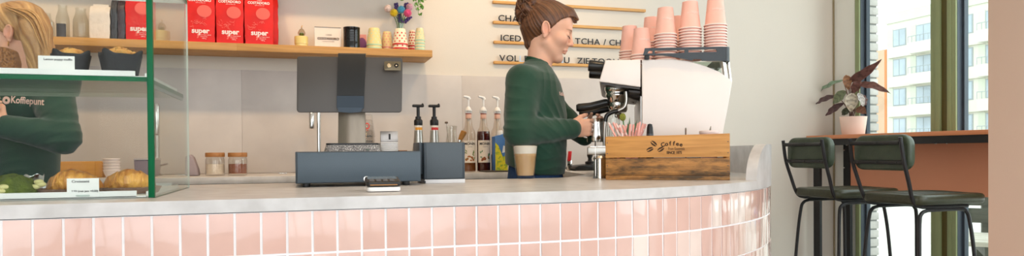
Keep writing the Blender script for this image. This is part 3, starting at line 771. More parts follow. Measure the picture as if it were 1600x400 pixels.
# slim brown cardboard pad lying on the drawer behind the sign
wp = MB().box(0, .03, 0, .05, 0, .003, .001).build('wood_chip', woodmat('chip_wood', 'A9713F', '8F5C31', 'X')); wp.location = (at(623, 234, Y=YN).x, YN, DT+.0003)
tag(wp, 'flat brown wooden slip lying on the cash drawer beside the numbered sign', 'coaster')
# latte -------------------------------------------------------------------------
p = at(825, 279.3, Z=ZT); sc = (at(845, 226, Y=p.y).x-at(806, 226, Y=p.y).x)/2
p.y += sc*.6; hh = at(825, 225.5, Y=p.y).z-ZT
lg = thing('latte_glass', 'ribbed tumbler of milky latte on the counter edge before the barista', 'glass', (p.x, p.y, ZT+.0005))
R0 = sc; Rb = sc*.70
gm = MB(); gm.lathe([(0, 0), (Rb*.95, 0), (Rb, .004), (Rb*1.02, .01), (R0*.985, hh-.006), (R0, hh-.001), (R0-.001, hh), (R0-.0025, hh-.002), (Rb*1.02-.003, .012), (0, .010)], n=32)
gm.build('tumbler', glassmat('tumbler_glass', 'FBFCFB', .9), lg)
gf = MB(); 
vs = []; NF = 48
for j, t in enumerate((.10, .2, .5, .66)):
    for i in range(NF):
        a = 2*PI*i/NF; r = (Rb+(R0-Rb)*t)-.0012+.0009*(abs(math.sin(a*5)))*(1 if t < .6 else 0); vs.append((r*math.cos(a), r*math.sin(a), hh*t))
gf.add(vs, [(j*NF+i, j*NF+(i+1) % NF, (j+1)*NF+(i+1) % NF, (j+1)*NF+i) for j in range(3) for i in range(NF)])
gf.build('ribbing', glassmat('rib_glass', 'FBFAF7', 1.0), lg)
r1 = lambda z: Rb+(R0-Rb)*(z/hh)-.0036
MB().lathe([(0, .0115), (Rb-.004, .0115), (r1(hh*.40), hh*.40), (r1(hh*.72), hh*.72), (0, hh*.72)], n=32).build('latte', attrmat('latte_mat', 'tint', .5) if False else pm('latte_beige', 'DDB78C', .6, var=.04, scale=12, col2='D2A878', sub=.2), lg)
MB().lathe([(0, hh*.722), (r1(hh*.72), hh*.722), (r1(hh*.94), hh*.94), (r1(hh*.94)*.8, hh*.955), (0, hh*.95)], n=32).build('milk_foam', pm('milk_foam', 'EDE2D6', .75, var=.03, scale=120), lg)
# wooden crate -------------------------------------------------------------------
CR = thing('wooden_crate', 'worn wooden crate stencilled with coffee beans on the counter', 'crate', (1.034, 2.2516, ZT+.0005), math.radians(-31))
LW = .425; _x, zct = lp(CR, 1141, 208.3, 0); _x, zcl = lp(CR, 946, 213.6, 0)
DP = .20
lw = woodmat('crate_pine', 'CE9550', 'B47C3E', 'X', 1.6, .6, worn='8A5A26', wornamt=.0)
lw2 = woodmat('crate_pine_worn', 'BE8646', 'A26E36', 'X', 1.6, .65, worn='4E3A22', wornamt=.19)
hb0, hb1 = .004+.012, lp(CR, 1040, 247.0, 0)[1]-.001
lbo = MB().box(0, LW, 0, .010, .017, hb1, .0012).build('lower_board', lw2, CR)
ub = MB(); ub.prism([(0, hb1+.003), (LW, hb1+.0045), (LW, zct), (LW-.03, zct-.0008), (LW*.5, (zct+zcl)/2-.001), (0, zcl)], 0, .010, 'xz', bev=.001)
ubo = ub.build('upper_board', lw, CR)
for y0 in (DP-.010,): MB().box(0, LW, y0, y0+.010, .006, hb1, .001).build('rear_board', lw2, CR); MB().box(0, LW, y0, y0+.010, hb1+.004, zcl, .001).build('rear_board', lw, CR)
for x0 in (.0005, LW-.0125): MB().box(x0, x0+.012, .0105, DP-.0105, .006, zcl-.002, .001).build('end_board', lw, CR)
MB().box(.0, LW, .001, DP-.001, .0, .0155, .001).build('bottom', lw2, CR)
for x in (.006, LW-.006):
    for z in (hb1+.018, hb1*.40, hb1*.66, zcl-.022):
        MB().ball((x, -.0005, z), .0022, 8, sz=(1, .6, 1)).build('nail', pm('nail_head', '6B6460', .4, metal=.8), ubo if z > hb1 else lbo)
st = MB()
def crpt(px, py): x, z = lp(CR, px, py, 0); return Matrix.Translation((x, -.0006, z))
# arched "Coffee"
x0c, z0c = lp(CR, 1050, 227, 0); spx = .00235
chs = 'Coffee'; RCURV = .11
for i, ch in enumerate(chs):
    a = (i-2.5)*.108
    M_ = Matrix.Translation((x0c+RCURV*math.sin(a), -.0006, z0c-RCURV+RCURV*math.cos(a))) @ Matrix.Rotation(a, 4, 'Y') @ FRONT
    text(st, ch, .0205, M_, ext=.0003, offset=.0006, sx=1.05)
text(st, 'From Guatemala', .0150, crpt(1057, 234.5) @ FRONT, sx=.55, ext=.0003)
text(st, 'SINCE 1875', .0128, crpt(1053.5, 240.3) @ FRONT, sx=.82, ext=.0003, offset=.0005)
for px, py, an in ((1021.5, 224.3, -40), (1015.5, 233.5, 25), (1032.5, 233.2, 32)):
    M_ = crpt(px, py) @ Matrix.Rotation(math.radians(-an), 4, 'Y')
    for sgn in (1, -1):
        pts = []
        for k in range(9):
            t = PI*k/8; pts.append((.0125*math.cos(t), sgn*(.0011+.0062*math.sin(t))))
        pts = pts+[(-.006, sgn*(.0011+.0011)), (.004, sgn*.0008)]
        vs = [M_ @ Vector((x, 0, z)) for x, z in pts]; st.add(vs, [tuple(range(len(vs)))], 0, False)
st.build('stencil', pm('stencil_brown', '4A3320', .8, var=.2, scale=300), ubo)
# inside the crate: sugar sticks, shaker, spoons, lidded cup
stickp = pm('sugar_stick_pink', 'E7A79C', .6, var=.12, scale=60, col2='F4E3DE', ramp=(.36, .44))
crr_ = rot(CR)
def incrate(px, ly): return lp(CR, px, 208, ly)[0]
stx = [(949, -.022, 203), (956, -.02, 202.5), (960, -.026, 204), (966, -.012, 206), (971, -.016, 206.5), (981, .012, 206), (987, .003, 205), (992, .004, 205.5), (999, .010, 203.5), (1002, .006, 201.5), (1007, .012, 204), (1011, .018, 205)]
for i, (px, lean, py) in enumerate(stx):
    ly = .040+.03*(i % 3); x, z = lp(CR, px+ (2 if lean < 0 else -2), py-11, ly)
    s_ = MB(); d = Vector((lean*2.3, .01, .1)); top = Vector((x, ly, z)); bot = top-d*((z-.0165)/.1)
    bot.x = min(max(bot.x, .022), .20)
    s_.tube([bot, bot.lerp(top, .5), top-(top-bot)*.03, top], [.0056, .0060, .0058, .0048], 8, flat=.75)
    o = s_.build('sugar_stick', stickp); o.matrix_world = crr_
    tag(o, 'pink and white paper sugar stick, %s from the left in the crate' % ORD[i], 'sugar stick', 'sugar sticks in the crate')
def incr(name, label, cat, px, ly):
    x = incrate(px, ly); p = crr_ @ Vector((x, ly, .0162)); return thing(name, label, cat, p)
sh_ = incr('pepper_shaker', 'small dark grey shaker standing in the crate right of the sugar sticks', 'shaker', 1015.5, .085)
ht = (at(1015, 193, Y=sh_.location.y).z-sh_.location.z)
MB().lathe([(0, 0), (.013, 0), (.0135, .004), (.0135, ht*.72), (.0125, ht*.80)], n=20).build('body', pm('shaker_grey', '4A4F53', .4), sh_)
MB().lathe([(.0126, ht*.80), (.011, ht*.92), (.008, ht*.985), (0, ht)], n=20).build('cap', blackm, sh_)
sp_ = incr('teaspoon', 'steel teaspoon handle standing up in the middle of the crate', 'spoon', 1071.5, .09)
ht = at(1071, 199.5, Y=sp_.location.y).z-sp_.location.z
MB().tube([(0, 0, 0), (0, 0, ht*.6), (0, 0, ht*.8), (0, 0, ht*.97), (0, 0, ht)], [.003, .003, .005, .006, .003], 10, flat=.35).build('handle', chrome, sp_)
MB().ball((0, 0, .012), .012, 12, sz=(1.1, .35, 1)).build('bowl', chrome, sp_)
cu_ = incr('lidded_cup', 'pale pink cup with a flat lid standing in the crate at its right', 'cup', 1107.5, .10)
ht = at(1107, 204, Y=cu_.location.y).z-cu_.location.z; rr = .034
MB().lathe([(0, 0), (rr*.75, 0), (rr*.95, ht-.008), (rr*.93, ht-.006)], n=28).build('cup', pm('pale_pink', 'F1D5CD', .5), cu_)
MB().lathe([(rr*.96, ht-.010), (rr, ht-.009), (rr, ht-.002), (rr*.9, ht), (0, ht)], n=28).build('lid', pm('pale_pink_lid', 'F6E2DB', .45), cu_)
sp2 = incr('teaspoon', 'steel teaspoon leaning out of the crate behind the lidded cup', 'spoon', 1107, .155)
ht = at(1110, 197, Y=sp2.location.y).z-sp2.location.z
MB().tube([(-.02, 0, 0), (0, 0, ht*.7), (.006, 0, ht*.9), (.010, 0, ht)], [.003, .003, .006, .002], 10, flat=.4).build('handle', chrome, sp2)
MB().ball((-.022, 0, .012), .012, 12, sz=(1.1, .35, 1)).build('bowl', chrome, sp2)
# wire spoon stand in front of the crate's left end: thin rod on a clear foot
pr = at(930.5, 278.8, Z=ZT); rs = thing('bar_spoon', 'slim steel bar spoon standing on a clear foot left of the crate', 'spoon', (pr.x, pr.y, ZT+.0005))
ht = at(930.5, 209, Y=pr.y).z-ZT
MB().tube([(0, 0, .006), (0, 0, ht*.72), (.0005, 0, ht*.80), (.0005, 0, ht)], [.0011, .0011, .0013, .0013], 8).build('rod', chrome, rs)
MB().tube([(0, 0, ht*.72), (0, 0, ht*.84)], [.0028, .0022], 8).build('grip', pm('grip_dark', '4A4440', .4), rs)
f_ = MB(); f_.lathe([(0, 0), (.011, 0), (.011, .006), (.007, .009), (0, .009)], n=14); f_.build('foot', glassmat('foot_glass', 'DDE7EE', 2.0), rs)
jr = at(940, 279.0, Z=ZT); sj = thing('steel_canister', 'small steel canister with a rounded lid left of the crate', 'canister', (at(944, 279, Z=ZT).x, jr.y+.03, ZT+.0005))
hj = at(940, 242.5, Y=sj.location.y).z-ZT; rj = .0255
MB().lathe([(0, 0), (rj, 0), (rj, .003), (rj*.97, .008), (rj*.97, hj*.82)], n=28).build('body', chrome, sj)
MB().lathe([(rj*1.02, hj*.82), (rj*1.03, hj*.88), (rj*.8, hj*.97), (rj*.3, hj), (0, hj)], n=28).build('lid', steel, sj)
# ------------------------------------------------------------------ espresso machine on the return of the counter
EM = thing('espresso_machine', 'white two group espresso machine side on, stacked with pink cups', 'coffee machine', (1.353, 2.40, ZT+.0005), math.radians(-25))
def E(px, py, ly=0): return lp(EM, px, py, ly)
mwhite = pm('machine_white', 'F3EAE4', .32, var=.008, scale=5, coat=.1)
DEP = .70
body = [E(*q) for q in ((1003, 231), (1003, 93), (1050, 92.4), (1076, 95), (1101, 102.5), (1124, 112), (1144.5, 126.5), (1138, 165), (1131, 201), (1126, 231))]
zb0 = .06
body = [(x, max(z, zb0)) for x, z in body]
MB().prism(body, 0, .014, 'xz', bev=.005, seg=2).build('side_panel', mwhite, EM)
MB().prism(body, DEP-.014, DEP, 'xz', bev=.005, seg=2).build('side_panel', mwhite, EM)
xs = [p[0] for p in body]; xL = xs[0]
inn = [(x*.985 if x > 0 else x+.004, z-.006 if z > .3 else z) for x, z in body]
MB().prism(inn, .0145, DEP-.0145, 'xz').build('body', pm('machine_pearl', 'ECE6E0', .3, metal=.0), EM)
mtop = E(1040, 92.5)[1]
# steel back edge strip behind the side panel's slope
hd = [E(*q) for q in ((946, 93.5), (1001, 92.8), (1001, 136), (936, 127.5))]
MB().prism(hd, .004, DEP-.004, 'xz', bev=.004, seg=2).build('group_cover', mwhite, EM)
dk = pm('machine_dark', '3B3634', .4, metal=.4)
un = [E(*q) for q in ((938, 128.6), (1000, 136.8), (1000, 139.5), (960, 134.5), (941, 131))]
MB().prism(un, .01, DEP-.01, 'xz').build('underside', dk, EM)
bp_ = [E(*q) for q in ((982, 139), (1002, 140), (1002, 146), (984, 144))]
MB().prism(bp_, .03, DEP-.03, 'xz', bev=.003).build('group_mount', dk, EM)
xg0, zg0 = E(1000, 231); 
MB().box(xL-.004, xL+.03, .016, DEP-.016, zb0, E(1000, 150)[1]).build('splash_plate', pm('machine_plate_steel', '9A9590', .3, metal=.9), EM)  # plate behind the groups in a darker grey steel
xt0, zt0 = E(917, 229.5); xt1, zt1 = E(1003, 240)
dt = MB(); dt.box(xt0, xL+.02, .03, DEP-.03, zt1-.004, zt0, .004, seg=2); dto = dt.build('drip_tray', steel, EM)
g_ = MB()
for i in range(24): g_.box(xt0+.012, xL-.004, .05+i*(DEP-.1)/24, .05+i*(DEP-.1)/24+.008, zt0+.0002, zt0+.002)
g_.build('grate', chrome, dto)
MB().box(xt0+.045, xL+.05, .06, DEP-.06, .03, zt1-.005, .004).build('base', blacksteel, EM)
for x in (xt0+.07, .19):
    for y in (.07, DEP-.07): MB().lathe([(0, 0), (.02, 0), (.022, .01), (.016, .02), (.016, .031)], (x, y, 0), 16).build('foot', blacksteel, EM)
MB().box(xL+.05, .22, .03, DEP-.03, .028, zb0+.002, .002).build('base', blacksteel, EM)
knobm = pm('knob_black', '1A1918', .3, var=.06, scale=30)
GY = (.13, .50)
for gi, gy in enumerate(GY):
    # steam knob
    kx, kz = E(940, 104.5, gy) if gi == 0 else E(939, 116, gy)
    ax = Vector((-1, 0, .12)).normalized(); q = ax.to_track_quat('Z', 'Y').to_matrix().to_4x4()
    MB().lathe([(0, -.01), (.020, -.01), (.0225, .0), (.0235, .03), (.0245, .048), (.023, .056), (.018, .058), (0, .056)], n=24, M=Matrix.Translation((kx+.003, gy, kz)) @ q).build('steam_knob', knobm, EM)
    # group head
    gx, gz = E(963.5, 138, gy) if gi == 0 else E(968, 146, gy)
    gh = MB(); gh.lathe([(.0, .004), (.050, .004), (.050, -.008), (.046, -.012), (.044, -.022), (.046, -.026), (.045, -.034), (.038, -.044), (.036, -.056), (.030, -.062), (0, -.062)], (gx, gy, gz), 28)
    gh.build('group_head', chrome, EM)
    MB().tube([(gx+.03, gy, gz-.01), (gx+.075, gy, gz-.03), (xL, gy, gz-.035)], .02, 12).build('group_neck', dk, EM)
    # portafilter
    hx, hz_ = E(949, 160, gy) if gi == 0 else E(951, 170, gy); hx0, hz0 = E(900.5, 168.5, gy) if gi == 0 else E(905, 178, gy)
    pf = MB(); pf.lathe([(.032, 0), (.036, -.004), (.036, -.018), (.031, -.03), (.012, -.038), (0, -.038)], (gx, gy, gz-.058), 24)
    pf.tube([(gx-.03, gy, gz-.07), (hx, gy, hz_)], .0065, 10); pf.tube(smooth_path([(gx, gy, gz-.09), (gx-.004, gy-.01, gz-.105), (gx-.003, gy-.016, gz-.12)], 4), .006, 8); pf.tube(smooth_path([(gx, gy, gz-.09), (gx+.006, gy+.012, gz-.105), (gx+.006, gy+.016, gz-.12)], 4), .006, 8)
    pfo = pf.build('portafilter', chrome, EM)
    MB().tube([(hx+.006, gy, hz_+.001), (hx, gy, hz_), (hx-.01, gy, hz_-.0012), (hx0+.06, gy, hz0+.005), (hx0+.01, gy, hz0), (hx0, gy, hz0-.0005)], [.008, .0145, .0155, .0165, .0175, .013], 18).build('handle', knobm, pfo)
# steam wand at the near end: dark sleeve bending into a steel pipe
sw = [E(*q, .05) for q in ((978, 143), (978.5, 158), (975, 168), (966, 173), (955, 176), (948, 181), (945.5, 190), (944.5, 205), (944, 228))]
sw = [(x, .05, z) for x, z in sw]
wnd = MB(); wnd.tube(smooth_path(sw[:4], 5), .0075, 12); wo = wnd.build('steam_wand', steel, EM)
MB().tube(smooth_path(sw[3:7], 5), .0085, 12).build('grip_sleeve', knobm, wo); MB().tube(smooth_path(sw[6:], 4), [.0058]*9, 12).build('wand_pipe', steel, wo)
# cup rail: dark plate with slots, wrapping round the back, on chrome posts
railm = pm('rail_anthracite', '3C4247', .45, metal=.2)
def Rr(px, py): return E(px, py, -.012)
rl = MB()
def strip_(pts): rl.prism([Rr(*q) for q in pts], -.014, -.008, 'xz')
strip_(((1007.5, 75.3), (1130, 72.8), (1130, 76.6), (1006.5, 79.6)))            # top band
strip_(((1006.5, 79.6), (1014, 79.4), (1011.5, 83.6), (1004.5, 86.5)))        # left tip
strip_(((1019.5, 79.2), (1023, 79.2), (1023, 83.6), (1019.5, 83.6)))
strip_(((1069.5, 78.2), (1075.5, 78), (1075.5, 82), (1069.5, 82.6)))
strip_(((1118.5, 77), (1130, 76.6), (1130, 81.5), (1120.5, 81.5)))
strip_(((1004.5, 86.5), (1011.5, 83.6), (1052, 83.3), (1075, 82.0), (1130, 80.8), (1130, 95.3), (1096.5, 95.2), (1095, 92.6), (1083.5, 92.4), (1081.5, 94.8), (1050, 88.6), (1036, 86.8)))
x_e, z_e1 = Rr(1130, 72.8); _, z_e0 = Rr(1130, 95.3)
arc = [(x_e+.028*math.sin(PI/2*i/6), -.011+.028*(1-math.cos(PI/2*i/6))) for i in range(7)]+[(x_e+.028, DEP)]
for i in range(len(arc)-1):
    (xa, ya), (xb, yb) = arc[i], arc[i+1]
    rl.add([(xa, ya, z_e0), (xb, yb, z_e0), (xb, yb, z_e1), (xa, ya, z_e1)], [(0, 1, 2, 3)], 0, True); rl.add([(xa-.004, ya+.003, z_e0), (xb-.004, yb+.003, z_e0), (xb-.004, yb+.003, z_e1), (xa-.004, ya+.003, z_e1)], [(3, 2, 1, 0)], 0, True)
    rl.add([(xa, ya, z_e1), (xb, yb, z_e1), (xb-.004, yb+.003, z_e1), (xa-.004, ya+.003, z_e1)], [(0, 1, 2, 3)], 0, True)
rlo = rl.build('cup_rail', railm, EM)
x_, z_ = Rr(1009, 88.5)
MB().box(x_-.004, x_+.014, -.014, .03, mtop+.0002, z_+.008, .001).build('rail_foot', blacksteel, rlo)
for px0, px1, yy in ((1129.5, 1134.5, .015), (1137, 1141.5, .075)):
    a_, b_ = E(px0, 95, yy), E(px1, 124, yy)
    MB().tube([(a_[0], yy, a_[1]+.01), (b_[0], yy, b_[1]-.01)], .009 if yy < .05 else .006, 12).build('post', chrome, EM)
px_, pz_ = E(1113, 96, .1)
MB().prism([E(1080, 95, .06), E(1127, 94, .06), E(1131, 118, .06)], .10, .106, 'xz').build('glass_guard', glassmat('guard_glass', 'DCE4DC', 1.2), EM)
# ------------------------------------------------------------------ paper cups on top
pink = pm('cup_pink', 'F5C0B1', .55, var=.03, scale=30, spec=.3); pinkrim = pm('cup_rim', 'FCE6DE', .5); cuptext = pm('cup_print', 'F9DDD2', .6)
HC, RT, RB = .110, .0445, .030
def make_cup(rim_only=False):
    t = thing('paper_cup', '', 'cup')
    m = MB()
    m.lathe([(RT-.0005, .004), (RT-.004, .010), (RB, HC), (RB-.002, HC-.002), (RB-.003, HC-.008), (0, HC-.009)], n=36)
    m.build('body', pink, t)
    r_ = MB(); k = 10
    r_.lathe([(RT+.0018*math.cos(2*PI*i/k), .0026+.0024*math.sin(2*PI*i/k)) for i in range(k+1)], n=36)
    r_.build('rim', pinkrim, t)
    if not rim_only:
        def wrap(v):
            a = v.x/.037; z = v.z; r = RT-.004+(RB-RT+.004)*((z-.010)/(HC-.010))+.0007-v.y*.0
            return Vector((r*math.sin(a), -r*math.cos(a), z))
        p_ = MB(); text(p_, 'koffiepunt', .0115, Matrix.Translation((-.002, 0, .066)) @ Matrix.Rotation(PI, 4, 'Y') @ FRONT, wrap=wrap, ext=.0, offset=.0003)
        q = 14
        for k in range(q):
            a0, a1 = 2*PI*k/q, 2*PI*(k+1)/q
            p_.add([wrap(Vector((.030+r*math.cos(a), 0, .062+r*math.sin(a)))) for r, a in ((.0068, a0), (.0068, a1), (.0045, a1), (.0045, a0))], [(0, 1, 2, 3)], 0, False)
        p_.build('lettering', cuptext, t)
    return t
cup0 = make_cup(); cupr = make_cup(True)
def stack(name, px, ly, n, basez, top_lab=True, rz=0, step=.0112, first=[]):
    x, _ = E(px, 80, ly); base = rot(EM) @ Vector((x, ly, basez))
    for k in range(n):
        src = cup0 if k == n-1 else cupr
        lab = ('pink paper cup, top one of the %s' % name) if k == n-1 else ('pink paper cup rim, %s below the top of the %s' % (ORD[n-2-k], name))
        c = copy_tree(src, lab, base+Vector((0, 0, k*step)), EM.rotation_euler.z+rz+random.uniform(-.1, .1)+math.radians(18))
        c['group'] = 'upside-down paper cups on the espresso machine'
    return base+Vector((0, 0, (n-1)*step))
random.seed(5)
TZ = mtop+.0006
stack('rightmost cup stack', 1118, .075, 13, TZ, rz=-.12)
stack('second cup stack from the right', 1078.5, .07, 12, TZ, rz=-.1)
stack('third stack from the right', 1040, .06, 10, TZ, rz=-.05)
stack('short front stack', 1002.5, .065, 3, TZ, rz=0)
pA = stack('leftmost cup stack', 984, .19, 6, TZ, rz=.9)
stack('back stack behind the short one', 1018.5, .19, 9, TZ, rz=.2)
pG = stack('back stack between the middle ones', 1060, .19, 9, TZ, rz=1.1)
for o in (cup0, cupr):
    for ch in [x for x in bpy.data.objects if x.parent == o]: bpy.data.objects.remove(ch)
    bpy.data.objects.remove(o)
# printed recycling marks on two top cups
for (p, da, par) in ((pA, .42, None), (pG, .1, None)):
    own = min([o for o in bpy.data.objects if o.name.startswith('paper_cup') and o.parent is None], key=lambda o: (o.location-p).length)
    for k, (cc, off) in enumerate((('6FA7CF', -.006), ('E0433A', .006))):
        m = MB(); a0 = -own.rotation_euler.z+da
        vs = []
        for dz in (0, .011):
            for dx in (-.0052, .0052):
                z = .095-dz; r = RT-.004+(RB-RT+.004)*((z-.010)/(HC-.010))+.0008; a = a0+(off+dx)/r
                vs.append((r*math.sin(a), -r*math.cos(a), z))
        m.add(vs, [(0, 1, 3, 2)], 0, False); m.build('printed_mark', pm('mark_'+cc, cc, .6), own)
# glass under the group, tray, plant behind the crate
x_, z_ = E(958.5, 228, .14)
tg = rot(EM) @ Vector((x_, .14, zt0+.0025)); gl_ = thing('espresso_glass', 'ribbed clear glass holding a dark espresso under the spout', 'glass', tg)
hg = at(958, 172, Y=tg.y).z-tg.z; hg = min(hg, .135); r_ = .027
MB().lathe([(0, 0), (r_*.8, 0), (r_*.82, .004), (r_, hg*.45), (r_*1.02, hg), (r_*.97, hg), (r_*.94, hg*.45), (r_*.76, .008), (0, .007)], n=24).build('tumbler', glassmat('tumbler_glass'), gl_)
rb = MB()
for k in range(14):
    a = 2*PI*k/14; rb.tube([(r_*.84*math.cos(a), r_*.84*math.sin(a), .006), (r_*.99*math.cos(a), r_*.99*math.sin(a), hg*.45), (r_*1.015*math.cos(a), r_*1.015*math.sin(a), hg*.7)], .0016, 5)
rb.build('ribbing', glassmat('rib_glass'), gl_)
MB().lathe([(0, .0078), (r_*.75, .0078), (r_*.86, hg*.28), (0, hg*.28)], n=24).build('espresso', pm('espresso_brown', '2E1A10', .3), gl_)
# ------------------------------------------------------------------ things on the wall shelf
def shelf_x(px, Y, py=60): return at(px, py, Y=Y).x
redm = pm('bag_red', 'E8241B', .42, var=.06, scale=10, bump=.35, bscale=14, spec=.3, col2='CF1D18')
redink = pm('bag_white_print', 'F6E4DE', .6); pinkink = pm('bag_pink_print', 'EE6456', .5)
def bag_mesh(w, d, h, mat, seed=0, bulge=.010):
    """side-gusseted coffee bag with a folded top, front face at y=0, base at z=0"""
    m = MB(); nx, nz = 10, 16; rnd = random.Random(seed); vs = []
    def ring(t):
        o = []
        pinch = 1-.55*max(0, (t-.80)/.2)**1.3; dd = d*pinch
        for i in range(nx+1):
            u = i/nx-.5; o.append((u*w*(1-.02*math.cos(t*6)), (d-dd)/2-bulge*math.sin(PI*min(1, t*1.05))*(1-(2*u)**2)*.6))
        for i in range(5):
            v = (i+1)/6; o.append((w/2-.012*math.sin(PI*v), (d-dd)/2+dd*v))
        for i in range(nx+1):
            u = .5-i/nx; o.append((u*w, (d+dd)/2+bulge*.4*(1-(2*u)**2)))
        for i in range(5):
            v = 1-(i+1)/6; o.append((-w/2+.012*math.sin(PI*v), (d-dd)/2+dd*v))
        return o
    for j in range(nz+1):
        t = j/nz
        for k, (x, y) in enumerate(ring(t)):
            q = .0018 if 0 < j < nz else 0
            vs.append((x+rnd.uniform(-q, q), y+rnd.uniform(-q, q), h*t))
    K = len(vs)//(nz+1)
    fs = [(j*K+i, j*K+(i+1) % K, (j+1)*K+(i+1) % K, (j+1)*K+i) for j in range(nz) for i in range(K)]+[tuple(range(K))[::-1], tuple(nz*K+i for i in range(K))]
    m.add(vs, fs); return m
def coffee_bag(px0, px1, Y, label, seed, rz=0, pr=True, h=.295):
    x0, x1 = shelf_x(px0, Y), shelf_x(px1, Y)
    t = thing('coffee_bag', label, 'coffee bag', ((x0+x1)/2, Y, SHZ+.0005), rz, 'red coffee bags on the shelf')
    w = (x1-x0)*.985
    bo = bag_mesh(w, .085, h, redm, seed).build('bag', redm, t, merge=False)
    MB().box(-w*.46, w*.46, .03, .055, h-.003, h+.022, .004).build('folded_top', redm, t)
    if pr:
        p = MB(); bp2 = MB(); yb = lambda x, z: -.0105*math.sin(PI*min(1, z/h*1.05))*(1-(2*x/w)**2)*.6-.0022
        wr = lambda v: Vector((v.x, yb(v.x, v.z), v.z))
        T = lambda x, z: Matrix.Translation((x, 0, z)) @ FRONT
        text(p, 'super', .036, T(.002, .048), wrap=wr, ext=0, offset=.0013)
        text(bp2, 'COSTADORO', .0170, T(.000, .207), wrap=wr, ext=0, offset=.0007, sx=1.0)
        for k in range(3): text(p, ('espresso beans blend', 'miscela bar', '1000 g')[k], .0075, T(.018, .037-k*.009), wrap=wr, ext=0)
        text(bp2, 'caffe torrefatto dal', .006, T(.004, .198), wrap=wr, ext=0); text(bp2, 'CAFFE', .009, T(.004, .222), wrap=wr, ext=0); bp2.build('brand_lettering', redink, bo)
        p.build('print', redink, bo)
        g = MB(); n = 28; cx, cz, R = w*.15, .158, .034
        f_ = lambda x, z: wr(Vector((x, 0, z)))
        for k in range(n):
            a, b = 2*PI*k/n, 2*PI*(k+1)/n
            g.add([f_(cx+R*.0, cz), f_(cx+R*math.cos(a), cz+R*.9*math.sin(a)), f_(cx+R*math.cos(b), cz+R*.9*math.sin(b))], [(0, 1, 2)], 0, False)
        g.build('emblem', pinkink, bo); g = MB(); rn = random.Random(seed+9)
        for k in range(15):
            x, z = cx-.03+rn.uniform(-.035, .03), .105+rn.uniform(-.03, .012); pts = []
            dx, dz = rn.uniform(-.02, .02), rn.uniform(-.012, .012)
            for q in range(7):
                s = q/6; pts.append((x+dx*s+.007*math.sin(s*3+k), z+dz*s+.006*math.cos(s*4+k)))
            for q in range(6):
                (a, b), (c, d2) = pts[q], pts[q+1]; g.add([f_(a, b-.0013), f_(c, d2-.0013), f_(c, d2+.0013), f_(a, b+.0013)], [(0, 1, 2, 3)], 0, False)
        (a, b), (c, d2) = (.000, .050), (-.012, .022)
        g.add([f_(a-.008, b), f_(a+.006, b), f_(c+.003, d2), f_(c-.004, d2)], [(0, 1, 2, 3)], 0, False)
        g.build('splash_print', pinkink, bo)
    return t
YS = 3.765
coffee_bag(196.5, 238, YS+.01, 'red coffee bag seen through the glass display case', 1)
coffee_bag(289, 336.5, YS, 'red coffee bag just right of the glass case edge', 2)
coffee_bag(337.8, 381, YS, 'middle red coffee bag of the three uncovered ones', 3)
coffee_bag(382.5, 427, YS-.004, 'rightmost printed red coffee bag, next to the yellow candle pot', 4)
coffee_bag(392, 434.5, YS+.105, 'red coffee bag in the second row, peeking out behind the rightmost one', 5, pr=False)
# dark bags, paper bag and carafes seen through the case
def plain_bag(px0, px1, Y, mat, label, name, seed, h):
    x0, x1 = shelf_x(px0, Y), shelf_x(px1, Y)
    t = thing(name, label, 'bag', ((x0+x1)/2, Y, SHZ+.0005)); bag_mesh(x1-x0, .07, h, mat, seed, .004).build('bag', mat, t)
    MB().box(-(x1-x0)*.40, (x1-x0)*.40, .025, .05, h-.003, h+.012, .003).build('folded_top', mat, t); return t
plain_bag(140.5, 172, YS+.02, pm('bag_white_paper', 'E7DDD4', .8, var=.05, bump=.8, bscale=18), 'crumpled white paper bag between the glass carafes and dark bags', 'paper_bag', 7, .165)
foil = pm('bag_black_foil', '3A3B41', .3, var=.15, scale=18, bump=.8, bscale=25, spec=.6)
plain_bag(174, 183.5, YS+.02, foil, 'narrow dark foil bag beside the white paper bag', 'foil_bag', 8, .20)
plain_bag(184.5, 195.5, YS+.02, pm('bag_maroon_foil', '43323A', .3, var=.2, scale=14, bump=.8, bscale=25, spec=.6), 'dark maroon foil bag touching the leftmost red coffee bag', 'foil_bag', 9, .20)
cg = glassmat('carafe_glass', 'FBFCFB', .6)
def carafe(px0, px1, ytop, Y, label, kind, lab=None):
    x0, x1 = shelf_x(px0, Y), shelf_x(px1, Y); r = (x1-x0)/2; h = at((px0+px1)/2, ytop, Y=Y).z-SHZ
    t = thing(kind, label, 'carafe' if kind == 'carafe' else 'glass bottle', ((x0+x1)/2, Y, SHZ+.0005), 0, 'clear glass bottles on the shelf')
    if kind == 'carafe': pr = [(0, .001), (r*.9, .001), (r, .008), (r, h*.5), (r*.96, h*.62), (r*.72, h*.78), (r*.62, h*.9), (r*.7, h), (r*.66, h), (r*.58, h*.9), (r*.66, h*.78), (r*.92, h*.62), (r*.96, h*.5), (r*.95, .012), (0, .008)]
    else: pr = [(0, .001), (r*.92, .001), (r, .006), (r, h*.56), (r*.9, h*.64), (r*.42, h*.78), (r*.36, h*.96), (r*.42, h), (r*.34, h), (r*.3, h*.96), (r*.36, h*.78), (r*.84, h*.64), (r*.95, h*.55), (r*.94, .01), (0, .008)]
    MB().lathe(pr, n=24).build('bottle', cg, t)
    if lab:
        c, z0, z1, a = lab
        MB().lathe([(r*1.006, h*z0), (r*1.006, h*z1)], n=20, a0=-PI/2-a, a1=-PI/2+a).build('label', pm('label_'+c, c, .6, var=.1), t)
    return t
carafe(34, 55, 9, YS+.05, 'tall clear glass carafe nearest the blond head', 'carafe')
carafe(57, 66, 20, YS+.12, 'slender clear glass bottle behind the first carafe', 'glass_bottle')
carafe(67, 86, 21, YS+.03, 'clear glass bottle with a white and teal label', 'glass_bottle', ('DFE8E6', .10, .62, .9))
carafe(87.5, 109, 8, YS+.03, 'clear glass carafe with a dark label', 'carafe', ('4A4B50', .02, .42, .75))
